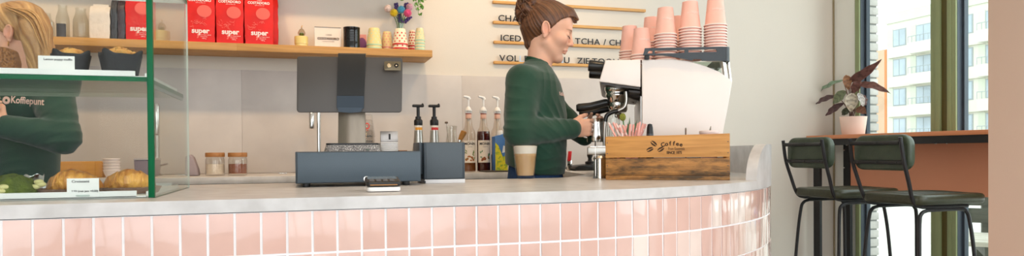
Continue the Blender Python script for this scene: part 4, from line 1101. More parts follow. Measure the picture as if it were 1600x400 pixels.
carafe(114, 139, 13, YS+.03, 'wide ribbed clear carafe beside the white paper bag', 'carafe')
# yellow candle pot with a glass bauble
def sx(px0, px1, Y): return shelf_x(px0, Y), shelf_x(px1, Y)
Y = 3.80; x0, x1 = sx(460, 481.5, Y); r = (x1-x0)/2; h = at(470, 57.5, Y=Y).z-SHZ
yp = thing('candle_pot', 'small pale yellow ceramic pot under a glass bauble', 'pot', ((x0+x1)/2, Y, SHZ+.0005))
ycer = pm('yellow_ceramic', 'E3CE83', .3, var=.04, scale=20, coat=.3)
MB().lathe([(0, 0), (r*.92, 0), (r*.94, h*.28), (r, h*.30), (r, h-.002), (r*.97, h), (0, h-.001)], n=28).build('pot', ycer, yp)
gb = thing('glass_bauble', 'tiny glass bauble with green filling on the yellow pot', 'ornament', ((x0+x1)/2+.002, Y, SHZ+h+.001))
rb_ = .020; MB().lathe([(0, 0), (rb_*.6, .002), (rb_*.95, rb_*.6), (rb_*.98, rb_*1.05), (rb_*.6, rb_*1.85), (rb_*.2, rb_*2.1), (rb_*.17, rb_*2.5), (0, rb_*2.55)], n=20).build('globe', glassmat('bauble_glass', 'E6DFD0', 2.2), gb)
MB().ball((0, 0, rb_*.62), rb_*.6, 12, sz=(1, 1, .8)).build('moss', pm('moss_green', '6E8A2E', .9, var=.3, scale=120, bump=.6, bscale=200), gb)
MB().tube([(0, 0, rb_*2.4), (.001, 0, rb_*2.75), (.004, 0, rb_*2.9)], .0022, 6).build('hook', pm('gold', 'D8A858', .3, metal=.9), gb)
# acrylic card stand
Y = 3.785; x0, x1 = sx(491.5, 533, Y); zt = at(512, 43, Y=Y).z
cs = thing('card_stand', 'acrylic stand holding a cream coffee brand card on the shelf', 'card stand', ((x0+x1)/2, Y, SHZ+.0005))
w, h = (x1-x0)/2, zt-SHZ
MB().box(-w*.96, w*.93, .003, .0045, .003, h-.003).build('card', pm('card_cream', 'F1DFCD', .75, var=.01), cs)
MB().box(-w, w, -.0005, .002, 0, h).build('front_plate', glassmat('acrylic', 'FCFCFB', .6), cs); MB().box(-w, w, .006, .0085, 0, h).build('rear_plate', glassmat('acrylic'), cs)
MB().box(-w, w, -.001, .009, h, h+.002).build('top_edge', pm('acrylic_edge', '7F7468', .3), cs)
t_ = MB()
text(t_, 'COSTADORO', .0165, Matrix.Translation((.002, -.0010, h*.40)) @ FRONT, ext=.0001, sx=1.08, offset=.0006); text(t_, 'CAFFE', .011, Matrix.Translation((.004, -.0010, h*.60)) @ FRONT, ext=.0001)
text(t_, 'torrefazione dal 1890', .007, Matrix.Translation((.002, -.0010, h*.29)) @ FRONT, ext=.0001)
t_.build('lettering', pm('card_brown_ink', '4A342A', .7), cs)
# black tin
Y = 3.79; x0, x1 = sx(536.5, 562.5, Y); r = (x1-x0)/2; h = at(549, 43.5, Y=Y).z-SHZ
tn_ = thing('black_tin', 'glossy black ribbed tin beside the acrylic card stand', 'tin', ((x0+x1)/2, Y, SHZ+.0005))
pr = [(0, 0), (r, 0), (r, .004)]
for k in range(7): z = h*.30+k*h*.075; pr += [(r, z), (r*.985, z+h*.02), (r, z+h*.04)]
pr += [(r, h*.94), (r*1.015, h*.95), (r*1.015, h), (r*.96, h), (r*.95, h*.96), (0, h*.96)]
MB().lathe(pr, n=36).build('can', pm('tin_black', '101011', .12, var=.05, spec=.6), tn_)
# pink box with purple round
Y = 3.87; x0, x1 = sx(557, 572.5, Y); h = at(566, 54, Y=Y).z-SHZ
pk = thing('pink_box', 'small pink box with a purple disc behind the black tin', 'box', ((x0+x1)/2, Y, SHZ+.0005)); w = (x1-x0)/2
MB().box(-w, w, 0, .03, 0, h, .001).build('carton', pm('carton_pink', 'E39A94', .6), pk)
d_ = MB(); n = 20; d_.add([(w*.1, -.0006, h*.42)]+[(min(w*.98, w*.1+.024*math.cos(2*PI*k/n)), -.0006, h*.42+.036*math.sin(2*PI*k/n)) for k in range(n)], [(0, 1+k, 1+(k+1) % n) for k in range(n)], 0, False); d_.build('printed_disc', pm('disc_purple', '8A4F86', .6), pk)
# dotted cups turned upside down
def dotmat(name, base, dot, scale):
    m, n, b = nt(name); N = n.nodes; L_ = n.links
    return m
def dotted_cup(H, RB_, RT_, base, dot, band, seedk):
    """upside-down cup: wide rim at the bottom"""
    t = thing('ceramic_cup', '', 'cup')
    pr = [(RT_*.93, .001), (RT_, .003), (RT_, .007), (RT_*.985, .010), (RB_+(RT_-RB_)*.12, H*.86), (RB_, H-.004), (RB_*.9, H), (RB_*.75, H-.001), (RB_*.72, H-.006), (0, H-.006)]
    MB().lathe(pr, n=32).build('cup', pm('cup_'+base, base, .25, var=.02, coat=.4), t)
    R_ = lambda z: RT_*.985+(RB_+(RT_-RB_)*.12-RT_*.985)*((z-.010)/(H*.86-.010))
    MB().lathe([(RT_*1.008, .0015), (RT_*1.012, .004), (RT_*1.008, .0085), (RT_*.99, .0105)], n=32).build('rim_band', pm('band_'+band, band, .3, coat=.3), t)
    d = MB(); z = .020; row = 0
    while z < H-.012:
        for k in range(9):
            a = 2*PI*(k+.5*(row % 2))/9
            vs = []
            for q in range(8):
                b = 2*PI*q/8; rr = .0046*(1+.25*math.cos(3*b)); zz = z+rr*math.sin(b); aa = a+rr*math.cos(b)/R_(zz); r = R_(zz)+.0007
                vs.append((r*math.cos(aa), r*math.sin(aa), zz))
            d.add(vs, [tuple(range(8))], 0, False)
        z += .0155; row += 1
    d.build('dots', pm('dot_'+dot, dot, .35), t)
    return t
def cup_stack(name, px0, px1, ytop, Y, n, cols, step=.017):
    xa, xb = sx(px0, px1, Y); RT_ = (xb-xa)/2; Htot = at((px0+px1)/2, ytop, Y=Y).z-SHZ; H = Htot-(n-1)*step
    c0 = dotted_cup(H, RT_*.70, RT_, *cols, 0)
    for k in range(n):
        pos = ORD[n-1-k]
        lab = ('%s, top cup' % name) if k == n-1 else ('%s, %s cup from the top' % (name, pos))
        c = c0 if k == n-1 else copy_tree(c0)
        c['label'] = lab; c['group'] = 'dotted cups stacked on the shelf'
        c.location = ((xa+xb)/2, Y, SHZ+.0006+k*step); c.rotation_euler = (0, 0, .3*k)
cup_stack('cream cup with pale mint dots beside the pink box', 572.5, 597, 44.5, 3.79, 2, ('EBD797', 'C9D8AE', 'B3CCA4'))
cup_stack('cream cup with pink dots behind the tablet corner', 595.5, 614, 50, 3.86, 2, ('EFD59A', 'EAA68B', 'E29A84'))
cup_stack('large cream cup with red dots under the flowers', 613.2, 637.5, 45.5, 3.775, 2, ('F5E6C8', 'D8322B', 'D2322C'), .0235)
cup_stack('small cream cup with red dots, stacked three high', 637.5, 650.5, 47.5, 3.88, 3, ('F3E0BE', 'D03A32', 'C9332E'))
cup_stack('slim cream cup with green dots at the shelf end', 648, 664, 44.5, 3.77, 4, ('EEDDAC', 'C6D6B0', 'AFCCAE'), .0165)
# felt flowers in a glass vase behind the cups
fv_p = at(626, 76, Y=3.90); fv = thing('flower_vase', 'clear glass vase with felt flowers behind the red dotted cups', 'vase', (fv_p.x, 3.90, SHZ+.0005))
MB().lathe([(0, .001), (.030, .001), (.032, .01), (.028, .10), (.022, .16), (.028, .178), (.025, .178), (.019, .16), (.025, .1), (.029, .012), (0, .008)], n=24).build('vase', glassmat('vase_glass', 'FAFCFA', 1.5), fv)
stemm = pm('stem_green', '5E8A4E', .7)
def flower(px, py, rpx, col, label, Y=3.88, kind='ball', foot=626):
    c = at(px, py, Y=Y); f0 = Vector((fv_p.x+(foot-626)*.0008, 3.90, SHZ+.02)); mid = Vector((fv_p.x+(px-626)*.0011, 3.895, SHZ+.17))
    t = thing('felt_flower', label, 'flower', f0, 0, 'felt flowers in the vase'); M_ = Matrix.Translation(-f0)
    MB().tube(smooth_path([f0, mid, c], 6), .0022, 6, M=M_).build('stem', stemm, t)
    r = rpx*.0034; m = pm('felt_'+col, col, .95, var=.12, scale=80, bump=.8, bscale=140, sheen=.3)
    h = MB()
    if kind == 'ball':
        b = bmesh.new(); bmesh.ops.create_icosphere(b, subdivisions=3, radius=r)
        for v in b.verts: v.co *= 1+.10*noise.noise(v.co*90)
        h.bm(b, M=Matrix.Translation(c-f0))
    else:
        rn = random.Random(int(px*7)); up = (c-mid).normalized()
        for k in range(22):
            s = k/22; p = c-f0-up*(s*.055-.02); a = k*2.4; rr = .007+.004*s
            h.ball(p+Vector((rr*math.cos(a), rr*math.sin(a), 0)), .0065, 8)
    h.build('bloom', m, t); return t
flower(606.5, 13.5, 6.2, 'F0D9D2', 'blush white felt ball flower at the far left of the bunch', foot=623)
flower(615.5, 20, 6.4, 'EFC818', 'yellow felt ball flower low on the left of the bunch', Y=3.86, foot=624)
flower(627, 15, 6.3, '4FA9CF', 'blue felt ball flower in the middle of the bunch', Y=3.865, foot=626)
flower(637, 20.5, 6.6, 'E84E86', 'hot pink felt ball flower at the right of the bunch', Y=3.855, foot=628)
flower(640, 11, 6.0, 'E7AFC4', 'light pink felt ball flower at the upper right', Y=3.90, foot=629)
flower(634, 10, 5, '5A3D86', 'purple felt lavender spike behind the pink balls', Y=3.92, kind='spike', foot=627)
flower(624.5, 27, 5, '4F3780', 'purple felt lavender spike below the blue ball', Y=3.91, kind='spike', foot=625)
flower(637, 30, 5, '5B3C88', 'purple felt lavender spike below the hot pink ball', Y=3.905, kind='spike', foot=628)
flower(619.5, 10.5, 4, '513A7E', 'purple felt lavender spike behind the yellow ball', Y=3.92, kind='spike', foot=624)
# trailing plant hanging from the upper shelf
tp = at(640, 0, Y=3.85); tpz = 2.0685
hp = thing('trailing_plant', 'leafy green plant trailing down over the felt flowers', 'plant', (tp.x, 3.85, tpz))
MB().lathe([(0, 0), (.05, 0), (.062, .1), (.058, .1), (.05, .012), (0, .012)], n=28).build('pot', white, hp)
MB().lathe([(0, .085), (.056, .088)], n=20).build('soil', pm('soil', '3A2C22', .95, bump=.5, bscale=60), hp)
leafm = pm('leaf_green', '5E8F33', .5, var=.25, scale=25, col2='3F6E24')
rn = random.Random(4)
def heart_leaf(m, p, n_, s, rn, mi=0):
    q = n_.to_track_quat('Z', 'Y').to_matrix().to_4x4(); M_ = Matrix.Translation(p) @ q @ Matrix.Rotation(rn.uniform(0, 6.3), 4, 'Z')
    o = [(0, -.1), (.35, -.35), (.55, -.05), (.4, .45), (0, 1), (-.4, .45), (-.55, -.05), (-.35, -.35)]
    m.add([(0, .25*s, .12*s)]+[(x*s, y*s, -.06*s*abs(x)*3) for x, y in o], [(0, 1+k, 1+(k+1) % 8) for k in range(8)], mi, True, M_)
for k, (px, pe, dy) in enumerate(((623, 5, -.01), (628.5, 3, .0), (633, 2, .02), (649, 28, .0), (653, 20, -.01), (657.5, 8, .01), (645, 12, .015), (662, 3, .02))):
    e = at(px, pe, Y=3.80+dy)-hp.location; top = Vector((0, 0, .09)); edge = Vector((e.x*.45, -.17+dy, .03)); drop = Vector((e.x*.9, -.175+dy, -.08)) if False else Vector((e.x, e.y-.0, -.05))
    edge = Vector((e.x*.7, -.075, .06)); out = Vector((e.x*.95, -.135, .0)); e.y = -.15; drop = Vector((e.x, -.15, (e.z)*.4))
    path = smooth_path([top, edge, out, drop, e], 7)
    st_m = MB().tube(path, .0014, 5); so = st_m.build('vine', stemm, hp)
    l_ = MB()
    for j, p in enumerate(path):
        if j % 2 and j < len(path)-1 and p.z > -.05: continue
        for q in range(2):
            d = Vector((rn.uniform(-1, 1), rn.uniform(-1.4, .2), rn.uniform(-.3, .8))).normalized()
            heart_leaf(l_, p+Vector((rn.uniform(-.012, .012), rn.uniform(-.012, .004), rn.uniform(-.008, .008))), d, rn.uniform(.012, .020), rn)
    l_.build('leaves', leafm, so)
# ------------------------------------------------------------------ things on the rear worktop
ZR = ZT-.0005
def rear(px, Y): return at(px, 250, Y=Y).x
def zpix(px, py, Y): return at(px, py, Y=Y).z
def jar(px0, px1, col, label):
    Y = 3.62; x0, x1 = rear(px0, Y), rear(px1, Y); r = (x1-x0)/2; h = zpix((px0+px1)/2, 238.5, Y)-ZR
    t = thing('storage_jar', label, 'jar', ((x0+x1)/2, Y, ZR), 0, 'jars on the rear worktop'); hl = h*.80
    MB().lathe([(0, .001), (r*.95, .001), (r, .006), (r, hl*.86), (r*.9, hl), (r*.86, hl), (r*.95, hl*.85), (r*.95, .012), (0, .008)], n=32).build('glass', glassmat('jar_glass', 'FBFAF8', 1.2), t)
    MB().lathe([(0, .009), (r*.94, .009), (r*.94, hl*.62), (0, hl*.64)], n=28).build('contents', pm('powder_'+col, col, .9, var=.06, scale=40, bump=.2, bscale=200), t)
    MB().lathe([(0, hl+.001), (r*.98, hl+.001), (r*1.0, hl+.004), (r*1.0, h-.003), (r*.97, h), (0, h)], n=32).build('lid', woodmat('jar_lid_wood', 'B27A45', '93602F', 'X', 1.5, .5), t)
jar(320.5, 351.5, 'EDE0CF', 'glass jar of white sugar with a brown wooden lid'); jar(356, 386.5, '9A6552', 'glass jar of brown cocoa with a brown wooden lid')
o = MB().box(-.02, .02, -.006, .006, 0, .006, .002).build('steel_clip', chrome); o.location = (rear(442, 3.72), 3.72, ZR+.0003); tag(o, 'small steel clip lying on the rear worktop left of the cash drawer', 'clip')
# swan neck mixer tap and the boiling tap
def tap(px, ytop, Y, label, spout):
    x = rear(px, Y); h = zpix(px, ytop, Y)-ZR
    t = thing('kitchen_tap', label, 'tap', (x, Y, ZR)); r = .0105
    if spout:
        xo = at(spout[0], 190, Y=Y-.02).x-x; ze = zpix(spout[0], spout[1], Y-.02)-ZR; rr = abs(xo)/2
        pts = [(0, 0, .02), (0, 0, h-rr)]+[(-rr+rr*math.cos(a), -.02*(1-math.cos(a))/2, h-rr+rr*math.sin(a)) for a in [PI*i/10 for i in range(1, 11)]]+[(-2*rr, -.02, ze+.08)]
        MB().tube(pts, r, 14).build('neck', chrome, t)
        MB().tube([(-2*rr, -.02, ze+.085), (-2*rr, -.02, ze+.08), (-2*rr, -.02, ze+.006), (-2*rr, -.02, ze)], [r, .0135, .0135, .012], 14).build('spout', chrome, t)
    else:
        MB().tube([(0, 0, .01), (0, 0, h*.56)], .0125, 14).build('neck', steel, t)
        MB().tube([(0, 0, h*.56), (0, 0, h*.58), (0, 0, h*.96), (0, 0, h)], [.013, .0145, .0145, .010], 16).build('spout', chrome, t)
    MB().lathe([(0, 0), (.024, 0), (.024, .006), (.016, .016), (.014, .03), (0, .03)], n=20).build('base', chrome, t)
    MB().tube([(.014, 0, .05), (.05, -.01, .06)], .005, 8).build('lever', chrome, t)
tap(498.5, 158, 3.82, 'tall chrome swan neck tap left of the tablet stand', (487, 201)); tap(245.5, 161.5, 3.70, 'straight chrome tap column behind the glass case', None)
# stacked clear plastic cups behind the tablet column
Y = 3.66; pcx = rear(573, Y); htot = zpix(573, 179.5, Y)-ZR
ccm = glassmat('plastic_cup', 'FBFAF9', 1.8)
for k in range(8):
    t = thing('plastic_cup', 'clear plastic cup, %s from the top of the stack behind the tablet' % ORD[7-k] if k < 7 else 'clear plastic cup at the top of the stack behind the tablet', 'cup', (pcx, Y, ZR+.0005+k*(htot-.115)/7), 0, 'clear cups stacked behind the tablet')
    MB().lathe([(.046, .0), (.047, .002), (.0455, .005), (.031, .113), (.029, .115), (0, .115)], n=28).build('cup', ccm, t)
    if k == 7:
        lg_ = MB(); n = 16; 
        for q in range(n):
            a, b = 2*PI*q/n, 2*PI*(q+1)/n
            w_ = lambda x, z: Vector(((.0455-.0145*z/.11+.001)*math.sin(x/.04), -(.0455-.0145*z/.11+.001)*math.cos(x/.04), z))
            lg_.add([w_(.014*math.cos(a)*r, .055+.017*math.sin(a)*r) if True else 0 for r, a in ((1, a), (1, b), (.62, b), (.62, a))], [(0, 1, 2, 3)], 0, False)
        text(lg_, 'koffie', .008, Matrix.Translation((0, 0, .03)) @ FRONT, ext=0, wrap=lambda v: w_(v.x, v.z)); lg_.build('logo', pm('logo_red', 'D8483C', .5), t)
# two steel sauce pumps
def dispenser(px0, px1, band, label):
    Y = 3.60; x0, x1 = rear(px0, Y), rear(px1, Y); xc = (x0+x1)/2; r = .031
    zt = zpix(666, 163, Y)-ZR; zc = zpix(666, 189, Y)-ZR; zb_ = zpix(666, 196, Y)-ZR
    t = thing('pump_dispenser', label, 'pump dispenser', (xc, Y, ZR+.0003), 0, 'steel sauce pumps behind the printer')
    rt = (at(660.5, 195, Y=Y).x-at(648.5, 195, Y=Y).x)/2
    MB().lathe([(0, 0), (r*1.25, 0), (r*1.28, .004), (r*1.28, zb_*.30), (r*1.1, zb_*.45), (rt*1.25, zb_*.66), (rt*1.05, zb_*.86), (rt, zb_), (0, zb_)], n=32).build('bottle', steel, t)
    MB().lathe([(rt*1.04, zb_*.885), (rt*1.03, zb_*.995)], n=28).build('label_band', pm('band_white', 'EDE6DC', .6), t)
    bl_ = MB()
    bl_.lathe([(rt*1.06, zb_*.90), (rt*1.055, zb_*.955)], n=10, a0=-PI*.80, a1=-PI*.1); bl_.build('label', pm('lab_'+band, band, .6), t)
    zc0 = zb_
    MB().lathe([(rt*1.08, zc0), (rt*1.12, zc0+.004), (rt*1.12, zc0+.024), (rt*.98, zc0+.030), (rt*.75, zc0+.032), (rt*.72, zc0+.046), (0, zc0+.046)], n=24).build('cap', blackm, t)
    p_ = MB(); p_.tube([(0, 0, zc0+.044), (0, 0, zt-.016)], .0085, 12); p_.build('plunger', blackm, t)
    p_ = MB(); p_.box(-.030, .030, -.014, .014, zt-.016, zt-.002, .005, seg=2); p_.tube([(.018, -.006, zt-.006), (.026, -.008, zt+.002)], .005, 8); p_.build('push_head', blackm, t)
dispenser(643.5, 664.5, 'E8A33C', 'steel pump dispenser with an orange label band'); dispenser(668.5, 689.5, 'D23A3C', 'steel pump dispenser with a red label band')
# jug of barista tools: frother wand and brush
Y = 3.58
t = thing('milk_frother', 'thin wire frother with a dark tip standing behind the printer', 'frother', (rear(702, Y), Y, ZR+.0003)); z1 = zpix(697, 192, Y)-ZR
MB().lathe([(0, 0), (.02, 0), (.02, .03), (.012, .05), (.006, .09), (0, .09)], n=16).build('handle', blackm, t)
MB().tube([(0, 0, .08), (-.005, 0, z1*.6), (-.014, 0, z1)], .0011, 6).build('wire', chrome, t)
MB().tube([(-.022, 0, z1+.001), (-.012, 0, z1+.001), (-.006, 0, z1+.0015)], [.0045, .006, .0045], 8).build('whisk', pm('whisk_dark', '6A574A', .5), t)
t = thing('clear_jug', 'clear glass jug standing behind the receipt printer', 'jug', (rear(706, Y+.1), Y+.1, ZR+.0003)); h = zpix(700, 197, Y+.1)-ZR
MB().lathe([(0, .001), (.04, .001), (.043, .01), (.034, h*.6), (.026, h*.85), (.03, h), (.028, h), (.024, h*.85), (.032, h*.6), (.040, .012), (0, .008)], n=24).build('jug', glassmat('jug_glass', 'FAFAF8', 1.3), t)
Y = 3.55
t = thing('grinder_brush', 'small coffee brush with tan bristles leaning by the printer', 'brush', (rear(717, Y), Y, ZR+.0003)); za, zb_ = zpix(718, 219, Y)-ZR, zpix(726, 205, Y)-ZR
xa, xb = rear(719, Y)-t.location.x, rear(725.5, Y)-t.location.x
MB().tube([(xa-.03, 0, 0.006), (xa-.008, 0, za-.03), (xa-.002, 0, za-.006)], [.007, .009, .008], 10).build('handle', woodmat('brush_wood', 'B9793F', '935C2A', 'Z'), t)
MB().tube([(xa-.003, 0, za-.010), (xa+.001, 0, za+.002)], [.0105, .0105], 12).build('ferrule', chrome, t)
MB().tube([(xa, 0, za), (xa+.008, 0, za+.018), (xb, 0, zb_-.003), (xb+.001, 0, zb_)], [.0105, .0145, .0165, .012], 14).build('bristles', pm('bristle_tan', 'B98547', .9, var=.2, scale=60, stretch=(6, 6, .6)), t)
# syrup bottles with white pumps
glb = glassmat('syrup_glass', 'F7F1EA', 1.3)
def syrup(px0, px1, liquid, label, full, fruit, leaf):
    Y = 3.56; x0, x1 = rear(px0, Y), rear(px1, Y); r = .0365; xc = (x0+x1)/2
    t = thing('syrup_bottle', label, 'syrup bottle', (xc, Y, ZR+.0003), 0, 'syrup bottles with white pumps')
    zsh = zpix(755, 205, Y)-ZR; zn = zpix(755, 187, Y)-ZR; zcap = zpix(755, 170.5, Y)-ZR; zt = zpix(755, 150.5, Y)-ZR
    rn_ = .0145
    pr = [(0, .001), (r*.95, .001), (r, .006), (r, zsh*.90), (r*.93, zsh), (r*.62, zsh+.020), (rn_*1.25, zn-.01), (rn_, zn+.02), (rn_, zn+.028)]
    MB().lathe(pr, n=32).build('bottle', glb, t)
    zl = zsh*(.99 if full else .42)
    MB().lathe([(0, .004), (r*.93, .004), (r*.965, .008), (r*.965, min(zl, zsh*.88)), (r*.90, zl), (0, zl)], n=28).build('syrup', pm('syrup_'+liquid, liquid, .12, var=.05, spec=.6), t)
    lz0, lz1 = zpix(755, 254, Y)-ZR, zpix(755, 219.5, Y)-ZR
    lo = MB().lathe([(r*1.008, lz0), (r*1.008, lz1)], n=24, a0=-PI*.86, a1=-PI*.14).build('label', pm('label_cream', 'EDE3D6', .6, var=.02), t)
    wr = lambda v: Vector((r*1.02*math.sin(v.x/r), -r*1.02*math.cos(v.x/r), v.z))
    p = MB(); text(p, 'MONIN', .0185, Matrix.Translation((0, 0, lz1-.024)) @ FRONT, ext=0, offset=.0006, wrap=wr)
    text(p, 'Le Sirop de', .006, Matrix.Translation((0, 0, lz1-.008)) @ FRONT, ext=0, wrap=wr); text(p, 'NOISETTE' if full else 'AMANDE', .006, Matrix.Translation((0, 0, lz1-.036)) @ FRONT, ext=0, wrap=wr); p.build('lettering', ink, lo)
    f = MB(); g = MB(); rr = random.Random(int(px0))
    for k in range(11):
        x, z = rr.uniform(-.022, .022), lz0+.012+rr.uniform(0, .022); s = rr.uniform(.004, .0065)
        f.add([wr(Vector((x+s*math.cos(a)*1.1, 0, z+s*math.sin(a)))) for a in [2*PI*q/9 for q in range(9)]], [tuple(range(9))], 0, False)
    f.build('fruit_print', pm('fruit_'+fruit, fruit, .6, var=.2, scale=150), lo)
    for k in range(9):
        side = 1 if k % 3 else -1; x, z = side*rr.uniform(.016, .027), lz0+.02+rr.uniform(0, .045); s = .006; an = rr.uniform(0, 3)
        g.add([wr(Vector((x+s*math.cos(a)*math.cos(an)*1.2-s*.45*math.sin(a)*math.sin(an), 0, z+s*math.cos(a)*math.sin(an)*1.2+s*.45*math.sin(a)*math.cos(an)))) for a in [2*PI*q/8 for q in range(8)]], [tuple(range(8))], 0, False)
    g.build('leaf_print', pm('leafprint_'+leaf, leaf, .6), lo)
    MB().lathe([(rn_*1.05, zn+.004), (rn_*1.10, zn+.008), (rn_*1.10, zn+.024), (rn_*1.03, zn+.028)], n=24).build('neck_label', pm('neck_peach', 'EBBBA6', .6), t)
    MB().lathe([(rn_*1.12, zn+.0285), (rn_*1.12, zn+.0325), (rn_*.9, zn+.033)], n=24).build('seal', pm('seal_red', 'B0504A', .5), t)
    pu = MB(); pu.lathe([(rn_*1.2, zn+.033), (rn_*1.32, zn+.036), (rn_*1.32, zn+.05), (rn_*1.22, zcap-.008), (rn_*.8, zcap+.006), (rn_*.42, zcap+.012), (rn_*.40, zt-.018), (.0, zt-.018)], n=24)
    puo = pu.build('pump', white, t)
    MB().tube([(.006, 0, zt-.019), (.002, 0, zt-.010), (-.008, -.004, zt-.006), (-.028, -.010, zt-.003)], [.010, .0095, .007, .0055], 12).build('pump_head', white, puo)
    MB().tube([(0, 0, .02), (0, 0, zn+.03)], .0085, 10).build('dip_tube', pm('dip_white', 'E4DDD2', .5), t)
    pt = MB(); text(pt, 'MONIN', .0085, Matrix.Translation((0, -rn_*1.33, zn+.039)) @ FRONT, ext=.0001); pt.build('lettering', ink, puo)
syrup(721, 744, '7A4A22', 'syrup bottle with almond label, leftmost of the three with white pumps', False, 'B5713A', '6E8E3C')
syrup(744.5, 767, '4A1712', 'full dark red syrup bottle with hazelnut label, middle of three', True, '9A5428', '3F7D45')
syrup(766.5, 788.5, '6A4A26', 'syrup bottle partly hidden by the yellow carton, rightmost of three', False, 'A8783C', '6E8E3C')
# yellow green carton pack and tray
Y = 3.47; x0, x1 = rear(774, Y), rear(791, Y); h = zpix(782, 207.5, Y)-ZR
t = thing('drink_carton', 'blue and yellow-green drink carton with a white screw cap', 'carton', ((x0+x1)/2+.004, Y, ZR+.0083)); w = (x1-x0)/2+.004; h -= .008
MB().prism([(-w, 0), (w, 0), (w, h*.86), (w, h), (-w, h*.90), (-w, .0)], 0, .07, 'xz', bev=.001).build('carton', pm('carton_blue', '4F7FBE', .45, var=.05), t)
pr_ = MB(); n = 12
pr_.add([(-w, -.0006, .0), (w, -.0006, 0), (w, -.0006, h*.42), (w*.2, -.0006, h*.36), (-w*.5, -.0006, h*.66), (-w, -.0006, h*.74)], [(0, 1, 2, 3, 4, 5)], 0, False)
pr_.build('yellow_print', pm('carton_yellow', 'D6CB2E', .5, var=.25, scale=60, col2='8EA83A', ramp=(.42, .52)), t)
pr2 = MB(); pr2.add([(w*.1, -.0009, h*.46), (w, -.0009, h*.5), (w, -.0009, h*.62), (w*.3, -.0009, h*.66)], [(0, 1, 2, 3)], 0, False); pr2.build('white_print', pm('carton_white', 'E8EAEA', .5), t)
MB().lathe([(0, h*.9), (.014, h*.9), (.014, h*.9+.022), (.012, h*.9+.025), (0, h*.9+.025)], (w*.05, .03, .008), 18).build('cap', white, t)
t = thing('black_tray', 'dark wire tray under the drink carton', 'tray', (rear(779, 3.46), 3.50, ZR+.0003))
MB().prism(rrect(.16, .16, .02, 4, 0, 0), 0, .0075, 'xy', bev=.002).build('mat', pm('tray_dark', '4A443E', .5), t)
# left of the tap, behind the display case
Y = 3.60; x0, x1 = rear(86, Y), rear(160, Y); h = zpix(120, 252.5, Y)-ZR
t = thing('wooden_box', 'plain light wooden box on the rear worktop behind the case', 'box', ((x0+x1)/2, Y, ZR+.0003)); w = (x1-x0)/2
bxw = woodmat('box_pine', 'D9A04F', 'C98F42', 'X', .8, .55)
MB().box(-w, w-.03, 0, .012, 0, h, .001).build('front_board', bxw, t); MB().box(w-.0295, w, 0, .16, 0, h, .001).build('end_board', bxw, t); MB().box(-w, -w+.012, .0125, .16, 0, h, .001).build('end_board', bxw, t)
MB().box(-w+.0125, w-.03, .148, .16, 0, h, .001).build('rear_board', bxw, t); MB().box(-w+.0125, w-.03, .0125, .1475, 0, .01).build('bottom', bxw, t)
Y = 3.56; x0, x1 = rear(160.5, Y), rear(188.5, Y); r = (x1-x0)/2; htot = zpix(174, 247.5, Y)-ZR; stp = (htot-.036)/4
bwm = pm('bowl_blush', 'F1E1DA', .5, var=.02)
for k in range(5):
    t = thing('paper_bowl', 'blush white bowl, %s from the bottom of the stack behind the croissants' % ORD[k], 'bowl', ((x0+x1)/2, Y, ZR+.0003+k*stp), 0, 'stacked blush bowls')
    MB().lathe([(0, .001), (r*.62, .001), (r*.78, .012), (r*.94, .031), (r, .032), (r, .0355), (r*.94, .036), (r*.72, .015), (r*.55, .006), (0, .005)], n=32).build('bowl', bwm, t)
Y = 3.58; x0, x1 = rear(209, Y), rear(243, Y); h = zpix(225, 247, Y)-ZR; w = (x1-x0)/2
t = thing('storage_tub', 'lavender grey storage tub with translucent rim behind the glass edge', 'tub', ((x0+x1)/2, Y, ZR+.0003))
MB().prism([(-w*.93, 0), (w*.93, 0), (w, h-.01), (-w, h-.01)], 0, .13, 'xz', bev=.004).build('tub', pm('tub_lavender', '7F7480', .5, var=.04), t); MB().box(-w*1.02, w*1.02, -.003, .133, h-.0098, h, .002).build('lid', pm('tub_lid', 'B7AFB0', .35), t)
Y = 3.62; x0, x1 = rear(296, Y), rear(313, Y); w = (x1-x0)/2; h = zpix(300, 241, Y)-ZR
t = thing('cloth_bag', 'soft grey lilac bag slumped on the worktop left of the sugar jar', 'bag', ((x0+x1)/2-.01, Y, ZR+.0003))
b = MB(); b.prism([(-w*1.5, 0), (w*1.1, 0), (w*.9, h*.3), (w*.1, h*.85), (-w*.5, h), (-w*1.4, h*.9)], 0, .07, 'xz', bev=.008, seg=2); b.build('bag', pm('bag_lilac', 'A79A9E', .8, var=.05, bump=.4, bscale=30), t)
# red pepper mill like tool and black tamper mat right of the barista
Y = 3.50
t = thing('red_scraper', 'red handled steel scraper standing on the rear worktop', 'scraper', (rear(889.5, Y), Y, ZT+.0005)); x, z0, z1 = 0, zpix(889, 252, Y)-ZR, zpix(889, 236.5, Y)-ZR
MB().box(-.014, .014, -.004, .004, 0, z0+.004, .002).build('blade', chrome, t); MB().prism([(-.011, z0), (.007, z0), (.014, z1), (-.004, z1)], -.009, .009, 'xz', bev=.003).build('handle', pm('red_plastic', 'D2232A', .35), t)
pz = at(915, 272, Z=ZT); 
t = thing('tamping_mat', 'black rubber tamping mat with a small tamper by the drip tray', 'mat', (rear(913, 3.46), 3.47, ZT+.0005))
MB().prism([(-.075, .012), (-.06, 0), (.07, 0), (.085, .03), (.05, .034), (-.05, .026)], -.05, .10, 'xz', bev=.004).build('mat', blackm, t)
tm_ = thing('tamper', 'black tamper standing on the rubber mat beside the machine', 'tamper', (rear(924, 3.48), 3.50, ZT+.0345))
MB().lathe([(0, .0), (.027, .0), (.027, .012), (.012, .018), (.010, .03), (.016, .045), (.014, .062), (0, .066)], n=24).build('handle', blackm, tm_)
